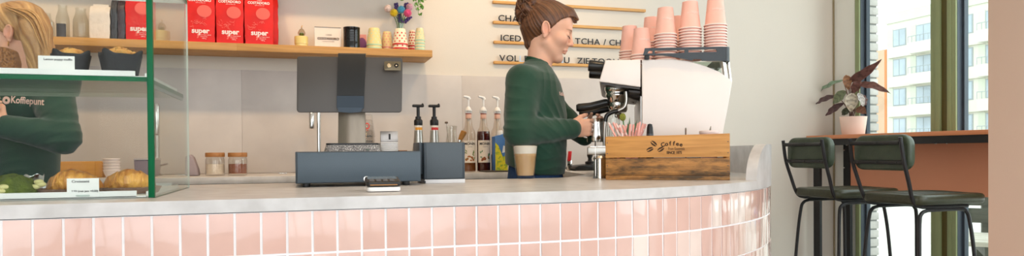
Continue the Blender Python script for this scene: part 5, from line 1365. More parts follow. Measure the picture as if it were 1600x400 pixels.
# ------------------------------------------------------------------ people: signed distance bodies meshed as one skin
from mathutils.bvhtree import BVHTree
def V3(*a): return np.array(a, float)
class Field:
    def __init__(s): s.ops = []
    def rc(s, a, b, ra, rb, k=.012, sub=False, T=None):
        a, b = np.array(a, float), np.array(b, float)
        if T is not None: a, b = T(a), T(b)
        ab = b-a; L2 = max(1e-12, ab @ ab)
        def f(p):
            t = np.clip(((p-a) @ ab)/L2, 0, 1); return np.linalg.norm(p-a-t[:, None]*ab, axis=1)-(ra+(rb-ra)*t)
        R = max(ra, rb); s.ops.append((f, k, sub, np.minimum(a, b)-R, np.maximum(a, b)+R)); return s
    def ell(s, c, r, k=.012, sub=False, R=None, T=None):
        c = np.array(c, float); r = np.array(r, float); Rm = np.eye(3) if R is None else R
        if T is not None: c = T(c); Rm = T.R @ Rm
        def f(p):
            q = (p-c) @ Rm; k0 = np.linalg.norm(q/r, axis=1); k1 = np.linalg.norm(q/(r*r), axis=1); return k0*(k0-1)/np.maximum(k1, 1e-9)
        m = r.max(); s.ops.append((f, k, sub, c-m, c+m)); return s
    def loft(s, secs, k=.012, zc=None):
        """secs: (z, xc, rx, ry[, yc]) rising in z"""
        A = np.array([q if len(q) == 5 else tuple(q)+(0.,) for q in secs], float); z = A[:, 0]
        def f(p):
            zz = np.clip(p[:, 2], z[0], z[-1]); xc, rx, ry, yc = (np.interp(zz, z, A[:, i]) for i in (1, 2, 3, 4))
            e = np.sqrt(((p[:, 0]-xc)/rx)**2+((p[:, 1]-yc)/ry)**2); d = (e-1)*np.minimum(rx, ry)
            o = np.maximum(z[0]-p[:, 2], p[:, 2]-z[-1]); return np.where(o > 0, np.hypot(np.maximum(d, 0), o), np.maximum(d, o))
        lo = V3((A[:, 1]-A[:, 2]).min(), (A[:, 4]-A[:, 3]).min(), z[0]); hi = V3((A[:, 1]+A[:, 2]).max(), (A[:, 4]+A[:, 3]).max(), z[-1])
        s.ops.append((f, k, False, lo, hi)); return s
    def fn(s, f, lo, hi, k=.0, sub=False): s.ops.append((f, k, sub, np.array(lo, float), np.array(hi, float))); return s
    def __call__(s, p):
        d = np.full(len(p), 1.0)
        for f, k, sub, lo, hi in s.ops:
            m = .06; ins = np.all((p > lo-m) & (p < hi+m), axis=1)
            if not ins.any(): continue
            q = f(p[ins]); e = d[ins]
            if sub:
                q = -q
                if k > 0: h = np.clip(.5-.5*(e-q)/k, 0, 1); d[ins] = e*(1-h)+q*h+k*h*(1-h)
                else: d[ins] = np.maximum(e, q)
            else:
                if k > 0: h = np.clip(.5+.5*(e-q)/k, 0, 1); d[ins] = e*(1-h)+q*h-k*h*(1-h)
                else: d[ins] = np.minimum(e, q)
        return d
def sdf_mesh(F, lo, hi, h, disp=None):
    lo = np.array(lo, float); hi = np.array(hi, float); B = 8
    nb = np.ceil((hi-lo)/h/B).astype(int)+1; n = nb*B
    G = np.full(n, 1.0, np.float32)
    bi = np.stack(np.meshgrid(*[np.arange(k) for k in nb], indexing='ij'), -1).reshape(-1, 3)
    cen = lo+(bi*B+B/2)*h; dc = np.concatenate([F(c) for c in np.array_split(cen, max(1, len(cen)//200000))])
    act = np.abs(dc) < B*h*1.35+.012
    for b in bi[~act & (dc < 0)]: G[b[0]*B:b[0]*B+B, b[1]*B:b[1]*B+B, b[2]*B:b[2]*B+B] = -1
    off = np.stack(np.meshgrid(*[np.arange(B)]*3, indexing='ij'), -1).reshape(-1, 3)
    ab = bi[act]
    for ch in np.array_split(ab, max(1, len(ab)//600)):
        if not len(ch): continue
        idx = (ch[:, None, :]*B+off[None]).reshape(-1, 3); p = lo+idx*h; d = F(p)
        if disp is not None: d = d+disp(p)
        G[idx[:, 0], idx[:, 1], idx[:, 2]] = d
    S = G < 0
    c = [S[i:n[0]-1+i, j:n[1]-1+j, k:n[2]-1+k] for i in (0, 1) for j in (0, 1) for k in (0, 1)]
    cnt = sum(x.astype(np.int8) for x in c); cell = np.argwhere((cnt > 0) & (cnt < 8))
    vid = np.full(np.array(n)-1, -1, np.int32); vid[cell[:, 0], cell[:, 1], cell[:, 2]] = np.arange(len(cell))
    co = np.array([(i, j, k) for i in (0, 1) for j in (0, 1) for k in (0, 1)])
    val = np.stack([G[cell[:, 0]+i, cell[:, 1]+j, cell[:, 2]+k] for i, j, k in co], 1)
    acc = np.zeros((len(cell), 3)); num = np.zeros(len(cell))
    for a in range(8):
        for b in range(a+1, 8):
            if np.abs(co[a]-co[b]).sum() != 1: continue
            va, vb = val[:, a], val[:, b]; x = (va < 0) != (vb < 0)
            t = np.where(x, va/np.where(va == vb, 1, va-vb), 0); acc += np.where(x[:, None], co[a]+(co[b]-co[a])*t[:, None], 0); num += x
    vs = lo+(cell+acc/num[:, None])*h; fs = []
    for ax in range(3):
        s0 = [slice(None)]*3; s1 = [slice(None)]*3; s0[ax] = slice(0, -1); s1[ax] = slice(1, None)
        e = np.argwhere(S[tuple(s0)] != S[tuple(s1)]); u, w = [(1, 2), (2, 0), (0, 1)][ax]
        e = e[(e[:, u] > 0) & (e[:, w] > 0) & (e[:, u] < n[u]-1) & (e[:, w] < n[w]-1)]
        fl = S[e[:, 0], e[:, 1], e[:, 2]]
        du = np.zeros(3, int); du[u] = 1; dw = np.zeros(3, int); dw[w] = 1
        q = np.stack([vid[tuple((e-x).T)] for x in (0*du, du, du+dw, dw)], 1)
        q[~fl] = q[~fl][:, ::-1]; fs.append(q[(q >= 0).all(1)])
    return vs, np.concatenate(fs)
def np_mesh(name, vs, fs, mat, parent, col=None):
    me = bpy.data.meshes.new(name); me.vertices.add(len(vs)); me.vertices.foreach_set('co', vs.astype(np.float32).ravel())
    me.loops.add(fs.size); me.loops.foreach_set('vertex_index', fs.astype(np.int32).ravel())
    me.polygons.add(len(fs)); me.polygons.foreach_set('loop_start', np.arange(0, fs.size, 4, dtype=np.int32)); me.polygons.foreach_set('loop_total', np.full(len(fs), 4, np.int32))
    me.polygons.foreach_set('use_smooth', np.ones(len(fs), bool)); me.update(calc_edges=True); me.validate()
    me.materials.append(mat)
    if col is not None:
        a = me.color_attributes.new('tint', 'FLOAT_COLOR', 'POINT'); a.data.foreach_set('color', np.concatenate([col, np.ones((len(vs), 1))], 1).astype(np.float32).ravel())
    o = bpy.data.objects.new(name, me); C.objects.link(o); o.parent = parent; return o
class HeadT:
    """head space: x to the face, y to its left, z up, origin between the ears"""
    def __init__(s, c, pitch, yaw=0, roll=0):
        s.c = np.array(c, float); s.R = np.array((Matrix.Rotation(yaw, 3, 'Z') @ Matrix.Rotation(pitch, 3, 'Y') @ Matrix.Rotation(roll, 3, 'X')))
    def __call__(s, p): return s.c+s.R @ p
    def inv(s, P): return (P-s.c) @ s.R
def head(F, T, sc=1.0):
    e = lambda c, r, **k: F.ell(V3(*c)*sc, V3(*r)*sc, T=T, **k)
    r = lambda a, b, ra, rb, **k: F.rc(V3(*a)*sc, V3(*b)*sc, ra*sc, rb*sc, T=T, **k)
    e((-.008, 0, .042), (.096, .073, .086)); e((.042, 0, .052), (.054, .060, .060), k=.02)
    e((.044, 0, -.022), (.053, .055, .074), k=.02)
    for y in (-1, 1):
        r((.008, y*.046, -.045), (.070, y*.014, -.088), .021, .017, k=.018)
        e((.062, y*.040, -.014), (.030, .024, .024), k=.018)
    e((.076, 0, -.090), (.021, .022, .019), k=.014)
    r((.086, -.026, .031), (.086, .026, .031), .0125, .0125, k=.016)
    for y in (-1, 1): e((.104, y*.031, .012), (.014, .017, .012), k=.014, sub=True)
    for y in (-1, 1): e((.083, y*.031, .011), (.0125, .0155, .012), k=.004)
    r((.094, 0, .024), (.1125, 0, -.014), .0075, .0092, k=.010); e((.1125, 0, -.0175), (.0095, .0098, .0088), k=.005)
    for y in (-1, 1): e((.1025, y*.0105, -.0215), (.0105, .0065, .0072), k=.005)
    e((.1015, 0, -.030), (.0045, .006, .010), k=.006)
    for y in (-1, 1): r((.0995, y*.004, -.0475), (.0915, y*.021, -.0515), .0062, .003, k=.005)
    r((.0965, -.008, -.0585), (.0965, .008, -.0585), .0066, .0066, k=.005)
    r((.1050, -.013, -.0528), (.1050, .013, -.0528), .0020, .0020, k=.003, sub=True)
    Rt = np.array(Matrix.Rotation(-.25, 3, 'Y'))
    for y in (-1, 1):
        Ry = Rt @ np.array(Matrix.Rotation(-y*.32, 3, 'Z'))
        e((-.008, y*.077, .002), (.0185, .0075, .031), k=.006, R=Ry); e((-.003, y*.087, .006), (.0115, .0085, .019), k=.003, sub=True, R=Ry)
        er = [(-.006+.0155*math.cos(a)-.25*.027*math.sin(a), y*(.0845-.004*math.cos(a)), .004+.0275*math.sin(a)) for a in [math.radians(q) for q in range(-20, 231, 25)]]
        for p_, q_ in zip(er, er[1:]): r(p_, q_, .0034, .0034, k=.003)
        e((-.004, y*.0775, -.026), (.008, .0055, .009), k=.006); e((.008, y*.074, -.004), (.006, .006, .008), k=.004)
    return F
def hand(F, wrist, fwd, back, side, bends, sc=.93, spread=.0, thumb=(.3, .8, .2), rings=None):
    """wrist point, fwd along the hand, back = normal of its back, side = index to little finger"""
    w, f, b, s = (np.array(x, float) for x in (wrist, fwd, back, side))
    Rm = np.stack([f, s, b], 1)
    F.ell(w+f*.048*sc, V3(.056, .040, .016)*sc, k=.012, R=Rm)
    F.rc(w-f*.02, w+f*.03*sc, .026*sc, .026*sc, k=.014)
    out = []
    for i, (y, L, rr) in enumerate(((-.030, .95, .0092), (-.010, 1.04, .0096), (.0105, .98, .0092), (.029, .80, .0082))):
        p = w+f*(.088-.004*abs(i-1))*sc+s*y*sc+b*.004; a = 0
        F.rc(w+f*.05*sc+s*y*.8*sc, p, rr*1.15*sc, rr*1.12*sc, k=.008)
        for j, (l, bd) in enumerate(zip((.043, .026, .021), bends[i])):
            a += bd; d = f*math.cos(a)-b*math.sin(a)+s*spread*(i-1.5); d = d/np.linalg.norm(d); q = p+d*l*L*sc
            F.rc(p, q, rr*(1-.08*j)*sc, rr*(.93-.08*j)*sc, k=.0035); 
            if j == 0: out.append((p+(q-p)*.55, d, rr*sc))
            p = q
    p = w+f*.022*sc-s*.030*sc; d = f*thumb[0]-s*thumb[1]-b*thumb[2]; d /= np.linalg.norm(d)
    q = p+d*.040*sc; F.rc(w+f*.03*sc-s*.012*sc, p, .017*sc, .014*sc, k=.01); F.rc(p, q, .0135*sc, .011*sc, k=.008)
    d2 = d*.55+f*.75-b*.35; d2 /= np.linalg.norm(d2); q2 = q+d2*.032*sc; F.rc(q, q2, .0105*sc, .0095*sc, k=.004)
    d3 = d2*.8+f*.3-b*.4; d3 /= np.linalg.norm(d3); F.rc(q2, q2+d3*.024*sc, .0095*sc, .0075*sc, k=.003)
    return out
SKIN = np.array(lin('E3B095')[:3]); LIP = np.array(lin('C5766C')[:3]); BROW = np.array(lin('6E4A34')[:3]); BLUSH_GLOW = np.array(lin('DD9A84')[:3])
def skincol(vs, T, sc, brow=BROW):
    q = T.inv(vs)/sc; col = np.tile(SKIN, (len(vs), 1))
    def mixin(m, c): col[:] = col*(1-m[:, None])+c*m[:, None]
    x, y, z = q[:, 0], np.abs(q[:, 1]), q[:, 2]
    sm = lambda v: np.clip(v, 0, 1)
    mixin(sm(1.1-np.sqrt(((y-.045)/.022)**2+((z+.018)/.02)**2+((x-.075)/.05)**2))*.55, BLUSH_GLOW)
    mixin(sm((.028-np.sqrt((x+.006)**2+(z)**2))/.012)*sm((y-.070)/.006)*.6, BLUSH_GLOW)  # redder ears: backlight glowing through them is mixed into the skin colour
    mixin(sm((x-.104)/.01)*sm((z+.034)/.005)*sm((-.008-z)/.006)*.4, BLUSH_GLOW)
    mixin(sm((x-.086)/.004)*sm(1.5*(1-np.sqrt((y/.022)**2+((z+.053)/.0105)**2)))*.95, LIP)
    mixin(sm((x-.06)/.01)*sm(1.8*(1-np.sqrt(((y-.031)/.020)**2+((z-.033+.12*(y-.031)**2/.02)/.0048)**2)))*.8, brow)
    mixin(sm((x-.07)/.01)*sm(2*(1-np.sqrt(((y-.031)/.0165)**2+((z-.0065)/.0030)**2))), np.array(lin('35241C')[:3]))
    return col
skinm = attrmat('skin', 'tint', .48, bump=.04, bscale=500, sub=.12, var=.02, vscale=30, spec=.4)
hairm = attrmat('hair', 'tint', .42, bump=.25, bscale=260, var=.15, vscale=90, spec=.5, stretch=(1, 1, 1))
sweatm = pm('sweater_green', '284A3B', .85, var=.06, scale=9, bump=.18, bscale=900, sheen=.25, col2='203E30', spec=.25)
ribm = pm('sweater_rib', '244B3A', .85, var=.06, scale=40, bump=.5, bscale=500, spec=.25)
jeanm = pm('denim_blue', '35527C', .85, var=.15, scale=50, bump=.3, bscale=600, spec=.2)
shoem = pm('shoe_white', 'D8D4CE', .6)
printm = pm('sweater_print', 'EBC9BC', .7)
def project_text(obj, s, size, origin, right, up, normal, mat, name='lettering', extra=None, offset=.0004, sx=1.0):
    """lettering laid on the surface of obj: flat text pushed along -normal until it meets the cloth"""
    bv = BVHTree.FromPolygons([v.co.copy() for v in obj.data.vertices], [tuple(p.vertices) for p in obj.data.polygons])
    m = MB(); vs, fs = text_mesh(s, size, ext=0, offset=offset, align='LEFT', sx=sx)
    r, u, n = Vector(right).normalized(), Vector(up).normalized(), Vector(normal).normalized(); o = Vector(origin)
    def pr(x, y):
        p = o+r*x+u*y; hit = bv.ray_cast(p+n*.25, -n); return (hit[0]+n*.0016) if hit[0] is not None else p
    m.add([pr(v.x, v.y) for v in vs], fs, 0, False)
    for x0, y0, R_, ri in (extra or []):
        for k in range(12):
            a, b = 2*PI*k/12, 2*PI*(k+1)/12
            m.add([pr(x0+q*math.cos(t), y0+q*math.sin(t)) for q, t in ((R_, a), (R_, b), (ri, b), (ri, a))], [(0, 1, 2, 3)], 0, False)
    return m.build(name, mat, obj)
def folds(cs):
    """cloth folds: (centre, direction across the folds, reach, wavelength, depth)"""
    def f(p):
        d = np.zeros(len(p))
        for c, n, R, wl, A in cs:
            q = p-np.array(c); n = np.array(n, float)/np.linalg.norm(n); w = np.exp(-(q*q).sum(1)/(R*R))
            ph = (q @ n)*PI/wl+2.2*np.sin(q[:, 0]*15+q[:, 1]*12+c[2]*9)+1.7*np.sin(q[:, 2]*16+q[:, 0]*7); am = .55+.45*np.sin(q[:, 0]*23-q[:, 2]*19+c[0]*31); d += A*1.25*w*am*(np.abs(np.sin(ph))**.7-.65)
        return d
    return f
def legs_and_shoes(P, x0, hip=.93, w=.085):
    F = Field()
    F.loft([(.86, x0, .118, .165), (.93, x0, .120, .160), (1.0, x0, .112, .145), (1.03, x0, .110, .142)], k=.02)
    for y in (-1, 1): F.rc((x0, y*w, .86), (x0+.02, y*w*.95, .48), .086, .060, k=.03); F.rc((x0+.02, y*w*.95, .48), (x0-.005, y*w*.9, .06), .060, .045, k=.02)
    vs, fs = sdf_mesh(F, (x0-.22, -.26, .02), (x0+.24, .26, 1.06), .008); np_mesh('jeans', vs, fs, jeanm, P)
    for y in (-1, 1):
        F = Field().rc((x0-.03, y*w*.9, .035), (x0+.15, y*w*1.0, .03), .042, .034, k=.02).rc((x0-.005, y*w*.9, .09), (x0-.005, y*w*.9, .04), .045, .045, k=.03)
        F.fn(lambda p: p[:, 2]-.003, (-9, -9, -9), (9, 9, .0), 0, True)
        vs, fs = sdf_mesh(F, (x0-.12, y*w-.08, -.02), (x0+.24, y*w+.08, .16), .006); np_mesh('shoe', vs, fs, shoem, P)
def body_under(F, x0, secs):
    F.loft(secs, k=.02)
    for y in (-1, 1): F.rc((x0, y*.082, .86), (x0+.02, y*.078, .48), .066, .045, k=.03); F.rc((x0+.02, y*.078, .48), (x0-.005, y*.074, .07), .045, .032, k=.02); F.rc((x0-.02, y*.074, .03), (x0+.12, y*.078, .022), .028, .02, k=.02)
# ================================================================== the barista
BA = thing('person', 'barista in a green sweatshirt, hair in a messy bun, pouring with a steel milk jug', 'person', (.9655, 2.758, 0), math.radians(-19.0))
def B(px, py, ly=0): x, z = lp(BA, px, py, ly); return np.array((x, ly, z))
hc = B(854.5, 52.0, 0); HT = HeadT(hc, math.radians(17)); HS = 1.0
# joints
sh_n, el_n, wr_n = B(816, 126, -.165), B(811, 206, -.225), B(893, 201.5, -.115)
sh_f, el_f, wr_f = B(828, 126, .165), B(884, 190, .19), B(914, 214, .085)
F = Field(); head(F, HT, HS)
nk0, nk1 = B(843, 104, 0), HT(V3(-.018, 0, -.045))
F.rc(nk0, nk1, .052, .050, k=.02)
xw = B(836, 230, 0)[0]
def sec(py, pb, pf, ry, grow=0, yc=0):
    a, b = B(pb, py, 0), B(pf, py, 0); return (a[2], (a[0]+b[0])/2, (b[0]-a[0])/2+grow, ry+grow, yc)
S_ = [(270, 799, 872, .155), (245, 797, 872, .150), (215, 797, 873, .140), (180, 796, 874, .145), (150, 798, 870, .150), (126, 804, 864, .150), (113, 812, 860, .11), (104, 822, 858, .07)]
secs = [sec(*q, grow=-.008) for q in S_]
body_under(F, xw, [(.80, xw, .10, .15)]+secs)
F.rc(sh_n, el_n, .042, .036, k=.03); F.rc(el_n, wr_n, .036, .026, k=.01)
F.rc(sh_f, el_f, .042, .036, k=.03); F.rc(el_f, wr_f, .036, .026, k=.01)
fw = (B(924, 199, -.075)-wr_n); fw /= np.linalg.norm(fw)
up = V3(0, 0, 1); sd = -(up-fw*(up @ fw)); sd /= np.linalg.norm(sd); bk = np.cross(fw, sd)
if bk[1] > 0: bk = -bk
bend = [(.55, 1.25, .7), (.62, 1.3, .75), (.66, 1.3, .75), (.7, 1.3, .8)]
rings = hand(F, wr_n, fw, bk, sd, bend, .92, thumb=(.75, .45, .25))
fw2 = (B(932, 200, .045)-wr_f); fw2 /= np.linalg.norm(fw2); sd2 = -(up-fw2*(up @ fw2)); sd2 /= np.linalg.norm(sd2); bk2 = np.cross(sd2, fw2)
if bk2[1] < 0: bk2 = -bk2
hand(F, wr_f, fw2, bk2, sd2, [(.35, .6, .4)]*4, .92, thumb=(.8, .5, .1))
vs, fs = sdf_mesh(F, (-.32, -.34, -.01), (.46, .34, 1.74), .0028)
body = np_mesh('body', vs, fs, skinm, BA, skincol(vs, HT, HS))
# sweatshirt
F = Field()
S_ = [(281, 798, 879, .172), (272, 793, 882, .176), (262, 790, 884, .176), (245, 789, 885, .174), (215, 789, 886, .166), (180, 787, 886, .168), (150, 789, 881, .178), (132, 793, 876, .182), (120, 799, 870, .168), (112, 805, 865, .135), (105, 812, 861, .10), (99, 818, 858, .074), (94.5, 822, 856, .062)]
F.loft([sec(*q) for q in S_], k=.02)
F.rc(sh_n, el_n, .068, .058, k=.045); F.rc(el_n, wr_n, .057, .041, k=.022)
F.rc(sh_f, el_f, .066, .056, k=.045); F.rc(el_f, wr_f-(wr_f-el_f)*.02, .056, .040, k=.022)
# hem slants: higher at the back
hb_, hf_ = B(789, 256, 0), B(882, 279.5, 0)
sl = (hf_[2]-hb_[2])/(hf_[0]-hb_[0])
hemz = lambda p: hb_[2]+sl*np.clip(p[:, 0]-hb_[0], 0, .14)*1.25
F.fn(lambda p: p[:, 2]-hemz(p), (-9, -9, -9), (9, 9, 9), .006, True)
F.rc(nk0-(nk1-nk0)*.3, nk0+(nk1-nk0)*1.5, .054, .060, k=.006, sub=True)
cuf = (wr_n-el_n)/np.linalg.norm(wr_n-el_n)
dsp = folds([((el_n+wr_n)/2, (.8, .2, .5), .11, .045, .0040), (el_n, (.3, .2, 1), .11, .040, .0048), ((sh_n+el_n)/2, (.35, 0, 1), .12, .06, .0040), (B(850, 245, -.15), (.45, 0, 1), .13, .055, .0050), (B(845, 170, -.15), (1, 0, .5), .12, .06, .0032), (el_f, (.5, .2, 1), .10, .04, .004), (B(840, 120, -.1), (1, 0, -.4), .10, .05, .003)])
vs, fs = sdf_mesh(F, (-.32, -.36, .88), (.46, .36, 1.52), .0038, dsp)
sw = np_mesh('sweatshirt', vs, fs, sweatm, BA)
def ringtube(m, c, n, r, t, seg=28, sq=(1, 1)):
    q = Vector(n).to_track_quat('Z', 'Y').to_matrix()
    m.tube([Vector(c)+q @ Vector((r*math.cos(2*PI*k/seg)*sq[0], r*math.sin(2*PI*k/seg)*sq[1], 0)) for k in range(seg+1)], t, 10, cap=False)
m = MB(); nd = (nk1-nk0)/np.linalg.norm(nk1-nk0); cb, cf = B(823, 93.5, 0), B(857, 105, 0); nv = Vector(cf-cb).normalized(); ax = Vector((0, 1, 0)).cross(nv)
ax = -ax if ax.z < 0 else ax
cc = Vector((cb+cf)/2); rr_ = Vector(cf-cb).length/2
for dz, t in ((-.004, .0085), (.006, .0080)):
    pts = [cc+nv*(rr_*.98*math.cos(a))+Vector((0, 1, 0))*(.058*math.sin(a))+ax*(dz) for a in [2*PI*k/32 for k in range(33)]]
    m.tube(pts, t, 10, cap=False)
m.build('collar', ribm, sw)
for el, wr in ((el_n, wr_n), (el_f, wr_f)):
    d = (wr-el)/np.linalg.norm(wr-el); m = MB(); m.tube([Vector(wr-d*.055), Vector(wr-d*.048), Vector(wr-d*.01), Vector(wr-d*.002), Vector(wr-d*.004)], [.040, .0425, .0385, .037, .030], 24); m.build('cuff', ribm, sw)
# jeans, shoes
legs_and_shoes(BA, xw)
m = MB(); 
jx = B(800, 262, -.11); m.tube([Vector(B(797, 263, -.155)), Vector(B(799, 272, -.155)), Vector(B(800, 284, -.150))], .0035, 6)
# rings on the fingers
for i in (1, 2):
    c, d, r = rings[i]; m = MB(); ringtube(m, c, d, r*1.02, .0014, 18); m.build('ring', chrome, body)
# lettering on the chest
o_ = B(868, 149, -.09)
project_text(sw, 'Koffiepunt', .021, Vector(o_), (.62, .78, 0), (0, 0, 1), (.78, -.62, 0), printm, offset=.0008)
# hair: cap swept up to a bun, streaked along the comb direction
def streaks(q, org, hctr, base, hi_, lo_, freq=26, seed=0):
    d = q-org; n_ = np.array(org)-hctr; n_ = n_/np.linalg.norm(n_); e1 = np.cross(n_, V3(0, 1, 0)); e1 /= np.linalg.norm(e1); e2 = np.cross(n_, e1)
    az = np.arctan2(d @ e2, d @ e1); n = np.linalg.norm(d, axis=1); az = az+.05*np.sin(n*45+az*3)
    s = np.sin(az*freq+seed+1.5*np.sin(az*5))*.5+.35*np.sin(az*freq*2.3+1.3+3*n)+.25*np.sin(az*freq*.37+2)
    t = np.clip(.5+.5*s, 0, 1)[:, None]; c = lo_*(1-t)+hi_*t
    return c*.75+base*.25, s
HB, HH, HL = (np.array(lin(c)[:3]) for c in ('5F3A23', '875632', '331D12'))
F = Field(); T = HT
F.ell(V3(-.012, 0, .048), V3(.105, .081, .094), T=T); F.ell(V3(.040, 0, .072), V3(.062, .066, .055), T=T, k=.02)
F.rc(V3(-.06, 0, .0), V3(-.048, 0, -.058), .056, .034, T=T, k=.03)
# cut away the face: everything ahead of the hair line, and round the ear
def facecut(p):
    q = T.inv(p); x, y, z = q[:, 0], np.abs(q[:, 1]), q[:, 2]
    line = np.interp(z, [-.12, -.07, -.035, -.01, .011, .033, .061, .075, .088, .100, .2], [-.06, -.036, -.026, -.012, .012, .026, .044, .062, .080, .3, .3])
    return (line-x)*.9
F.fn(facecut, (-9, -9, -9), (9, 9, 9), .006, True)
F.ell(V3(-.006, -.088, .0), V3(.024, .022, .036), T=T, sub=True, k=.006); F.ell(V3(-.006, .088, .0), V3(.024, .022, .036), T=T, sub=True, k=.006)
# tuft at the forehead
F.rc(V3(.070, -.02, .108), V3(.108, -.022, .088), .020, .007, T=T, k=.02); F.rc(V3(.062, .02, .110), V3(.100, .015, .085), .020, .010, T=T, k=.02)
bc = B(826, 17, 0); tie = B(838, 25, 0)
F.rc(tie, B(831, 21, 0), .026, .032, k=.02); F.ell(bc, V3(.040, .042, .040), k=.02)
for px, py, ly, r in ((815, 8, .01, .026), (834, 4, -.02, .026), (826, 0, .012, .028), (813, 22, -.012, .022), (838, 14, .02, .024), (829, 30, -.018, .020), (822, 12, -.035, .022)): F.ell(B(px, py, ly), V3(r, r, r), k=.012)
bunc = np.array(tie)
def hdisp(p):
    c, s = streaks(p, bunc, hc, HB, HH, HL, 30); d = .0013*s
    w = np.exp(-((p-bc)**2).sum(1)/.05**2); q = p-bc
    return d+w*(.006*np.sin(q[:, 0]*95+3*np.sin(q[:, 2]*60))*np.sin(q[:, 2]*110+q[:, 1]*70)+.004*np.sin(q[:, 1]*150+q[:, 0]*90))
vs, fs = sdf_mesh(F, np.minimum(hc, bc)-.16, np.maximum(hc, bc)+.15, .0028, hdisp)
col, s = streaks(vs, bunc, hc, HB, HH, HL, 30)
q = vs-bc; w = np.exp(-((vs-bc)**2).sum(1)/.055**2)[:, None]; tt = np.clip(.5+.5*np.sin(q[:, 0]*160+4*np.sin(q[:, 2]*70)+q[:, 1]*60), 0, 1)[:, None]
col = col*(1-w)+(HL*(1-tt)+HH*1.05*tt)*w
hair = np_mesh('hair', vs, fs, hairm, BA, col)
rn = random.Random(12); st = MB()
def curlpts(a, b, amp, n=7, ph=0):
    a, b = Vector(a), Vector(b); return [a.lerp(b, i/n)+Vector((amp*math.sin(i*1.1+ph), amp*.6*math.cos(i*1.4+ph), amp*.5*math.sin(i*.8+ph))) for i in range(n+1)]
for k in range(46):
    a = B(rn.uniform(812, 838), rn.uniform(2, 28), rn.uniform(-.035, .03)); r = rn.uniform(.03, .055); pts = []
    t0 = rn.uniform(0, 6.3); tilt = Vector((rn.gauss(0, 1), rn.gauss(0, 1), rn.gauss(0, 1))).normalized(); u = tilt.orthogonal().normalized(); v = tilt.cross(u)
    for i in range(10):
        an = t0+i*.34; pts.append(Vector(bc)+(u*math.cos(an)+v*math.sin(an))*r*(1+.04*i)+Vector((rn.gauss(0, .001),)*3))
    st.tube(pts, [.0012]+[.0030]*7+[.0018, .0006], 6)
for px0, py0, px1, py1, ly in ((812, 16, 811, 40, -.02), (811, 12, 817, 46, -.03), (814, 24, 822, 44, -.02), (810, 20, 808, 34, 0), (836, 4, 842, -3, 0), (815, 6, 810, 0, .01)):
    st.tube(smooth_path(curlpts(B(px0, py0, ly), B(px1, py1, ly), .006, ph=px0), 3), [.0035]*8+[.0028]*7+[.0022]*4+[.001]*3, 6)
fr_ = MB()
for px0, py0, px1, py1 in ((884, 18, 901, 36), (880, 15, 899, 33), (876, 22, 893, 42), (868, 30, 884, 40)):
    fr_.tube(smooth_path(curlpts(B(px0, py0, -.025), B(px1, py1, -.03), .003, ph=py0), 3), [.004]*12+[.003]*6+[.0015]*4, 6)
st.build('loose_strands', pm('hair_strand', '6E452B', .45, var=.25, scale=120, col2='44291A'), hair); fr_.build('fringe', MATS['hair_strand'], hair)
# lashes
m = MB(); e0 = HT(V3(.0935, -.043, .0055)); e1 = HT(V3(.0965, -.020, .0035)); e2 = HT(V3(.0985, -.031, .0005))
m.tube(smooth_path([e0, e2, e1], 5), .0013, 6); 
for t in (0, .3, .6, .9): p = Vector(e0).lerp(Vector(e2), t); m.tube([p, p+Vector(HT.R @ V3(.006, -.001, -.004))], [.0009, .0003], 5)
m.build('lashes', pm('lash', '241813', .6), body)
# milk jug in her hand
jp = B(931.5, 222, -.035); jt = B(931.5, 185.5, -.035)
mj = thing('milk_jug', 'polished steel milk jug held in both hands under the steam wand', 'jug', rot(BA) @ Vector(jp), BA.rotation_euler.z); hj = jt[2]-jp[2]
rj = .037
jm = MB(); jm.lathe([(0, 0), (rj*1.0, 0), (rj*1.06, .004), (rj*1.04, hj*.35), (rj*.86, hj*.72), (rj*.86, hj*.9), (rj*.93, hj), (rj*.90, hj), (rj*.83, hj*.9), (rj*.83, hj*.72), (0, hj*.7)], n=32)
for i, v in enumerate(jm.v):
    if v.z > hj*.85 and v.x > 0 and abs(v.y) < .016: v.x += .010*(v.z/hj-.85)/.15*(1-abs(v.y)/.016)
jm.build('jug', chrome, mj)
MB().tube(smooth_path([(-rj*.85, 0, hj*.86), (-rj*1.5, 0, hj*.86), (-rj*1.75, 0, hj*.6), (-rj*1.6, 0, hj*.3), (-rj*1.0, 0, hj*.2)], 6), .0048, 10, flat=1.3).build('handle', chrome, mj)
# ================================================================== the blond colleague behind the case
BL = thing('person', 'blond woman in a green lettered sweatshirt behind the pastry case, facing left', 'person', (-1.016, 3.047, 0), math.radians(185))
# her local frame faces away from +x; helper on planes parallel to the picture
_q = (_f*1.0)
def K(px, py, dz=0):
    """point at depth 2.62+dz from the camera, in her local space"""
    v = ray(px, py); p = v*((2.62+dz)/v.dot(_f)); p.z += EYE; return np.array(rot(BL).inverted() @ p)
kh = K(30, 58, .0)+V3(0, 0, 0)
KT = HeadT(K(29, 58, .075), math.radians(8), math.radians(-14)); 
F = Field(); head(F, KT, .98)
n0 = K(52, 118, .09); n1 = KT(V3(-.02, 0, -.045)); F.rc(n0, n1, .055, .052, k=.02)
shn, eln, wrn = K(84, 146, -.03), K(97, 214, -.10), K(9, 198, -.22)
shf, elf, wrf = K(6, 146, .14), K(-28, 214, .02), K(-30, 180, -.20)
tc = (shn+shf)/2
def ksec(py, rx, ry, dx=0):
    a = K(46+dx, py, .06); return (a[2], a[0], rx, ry, a[1])
ks = [ksec(275, .088, .13, -6), ksec(240, .088, .13, -5), ksec(200, .096, .138, -2), ksec(165, .105, .15), ksec(140, .09, .14), ksec(122, .065, .09)]
x0k = K(46, 275, .06)[0]; y0k = K(46, 275, .06)[1]
F.loft([(.80, x0k, .10, .15, y0k)]+ks, k=.02)
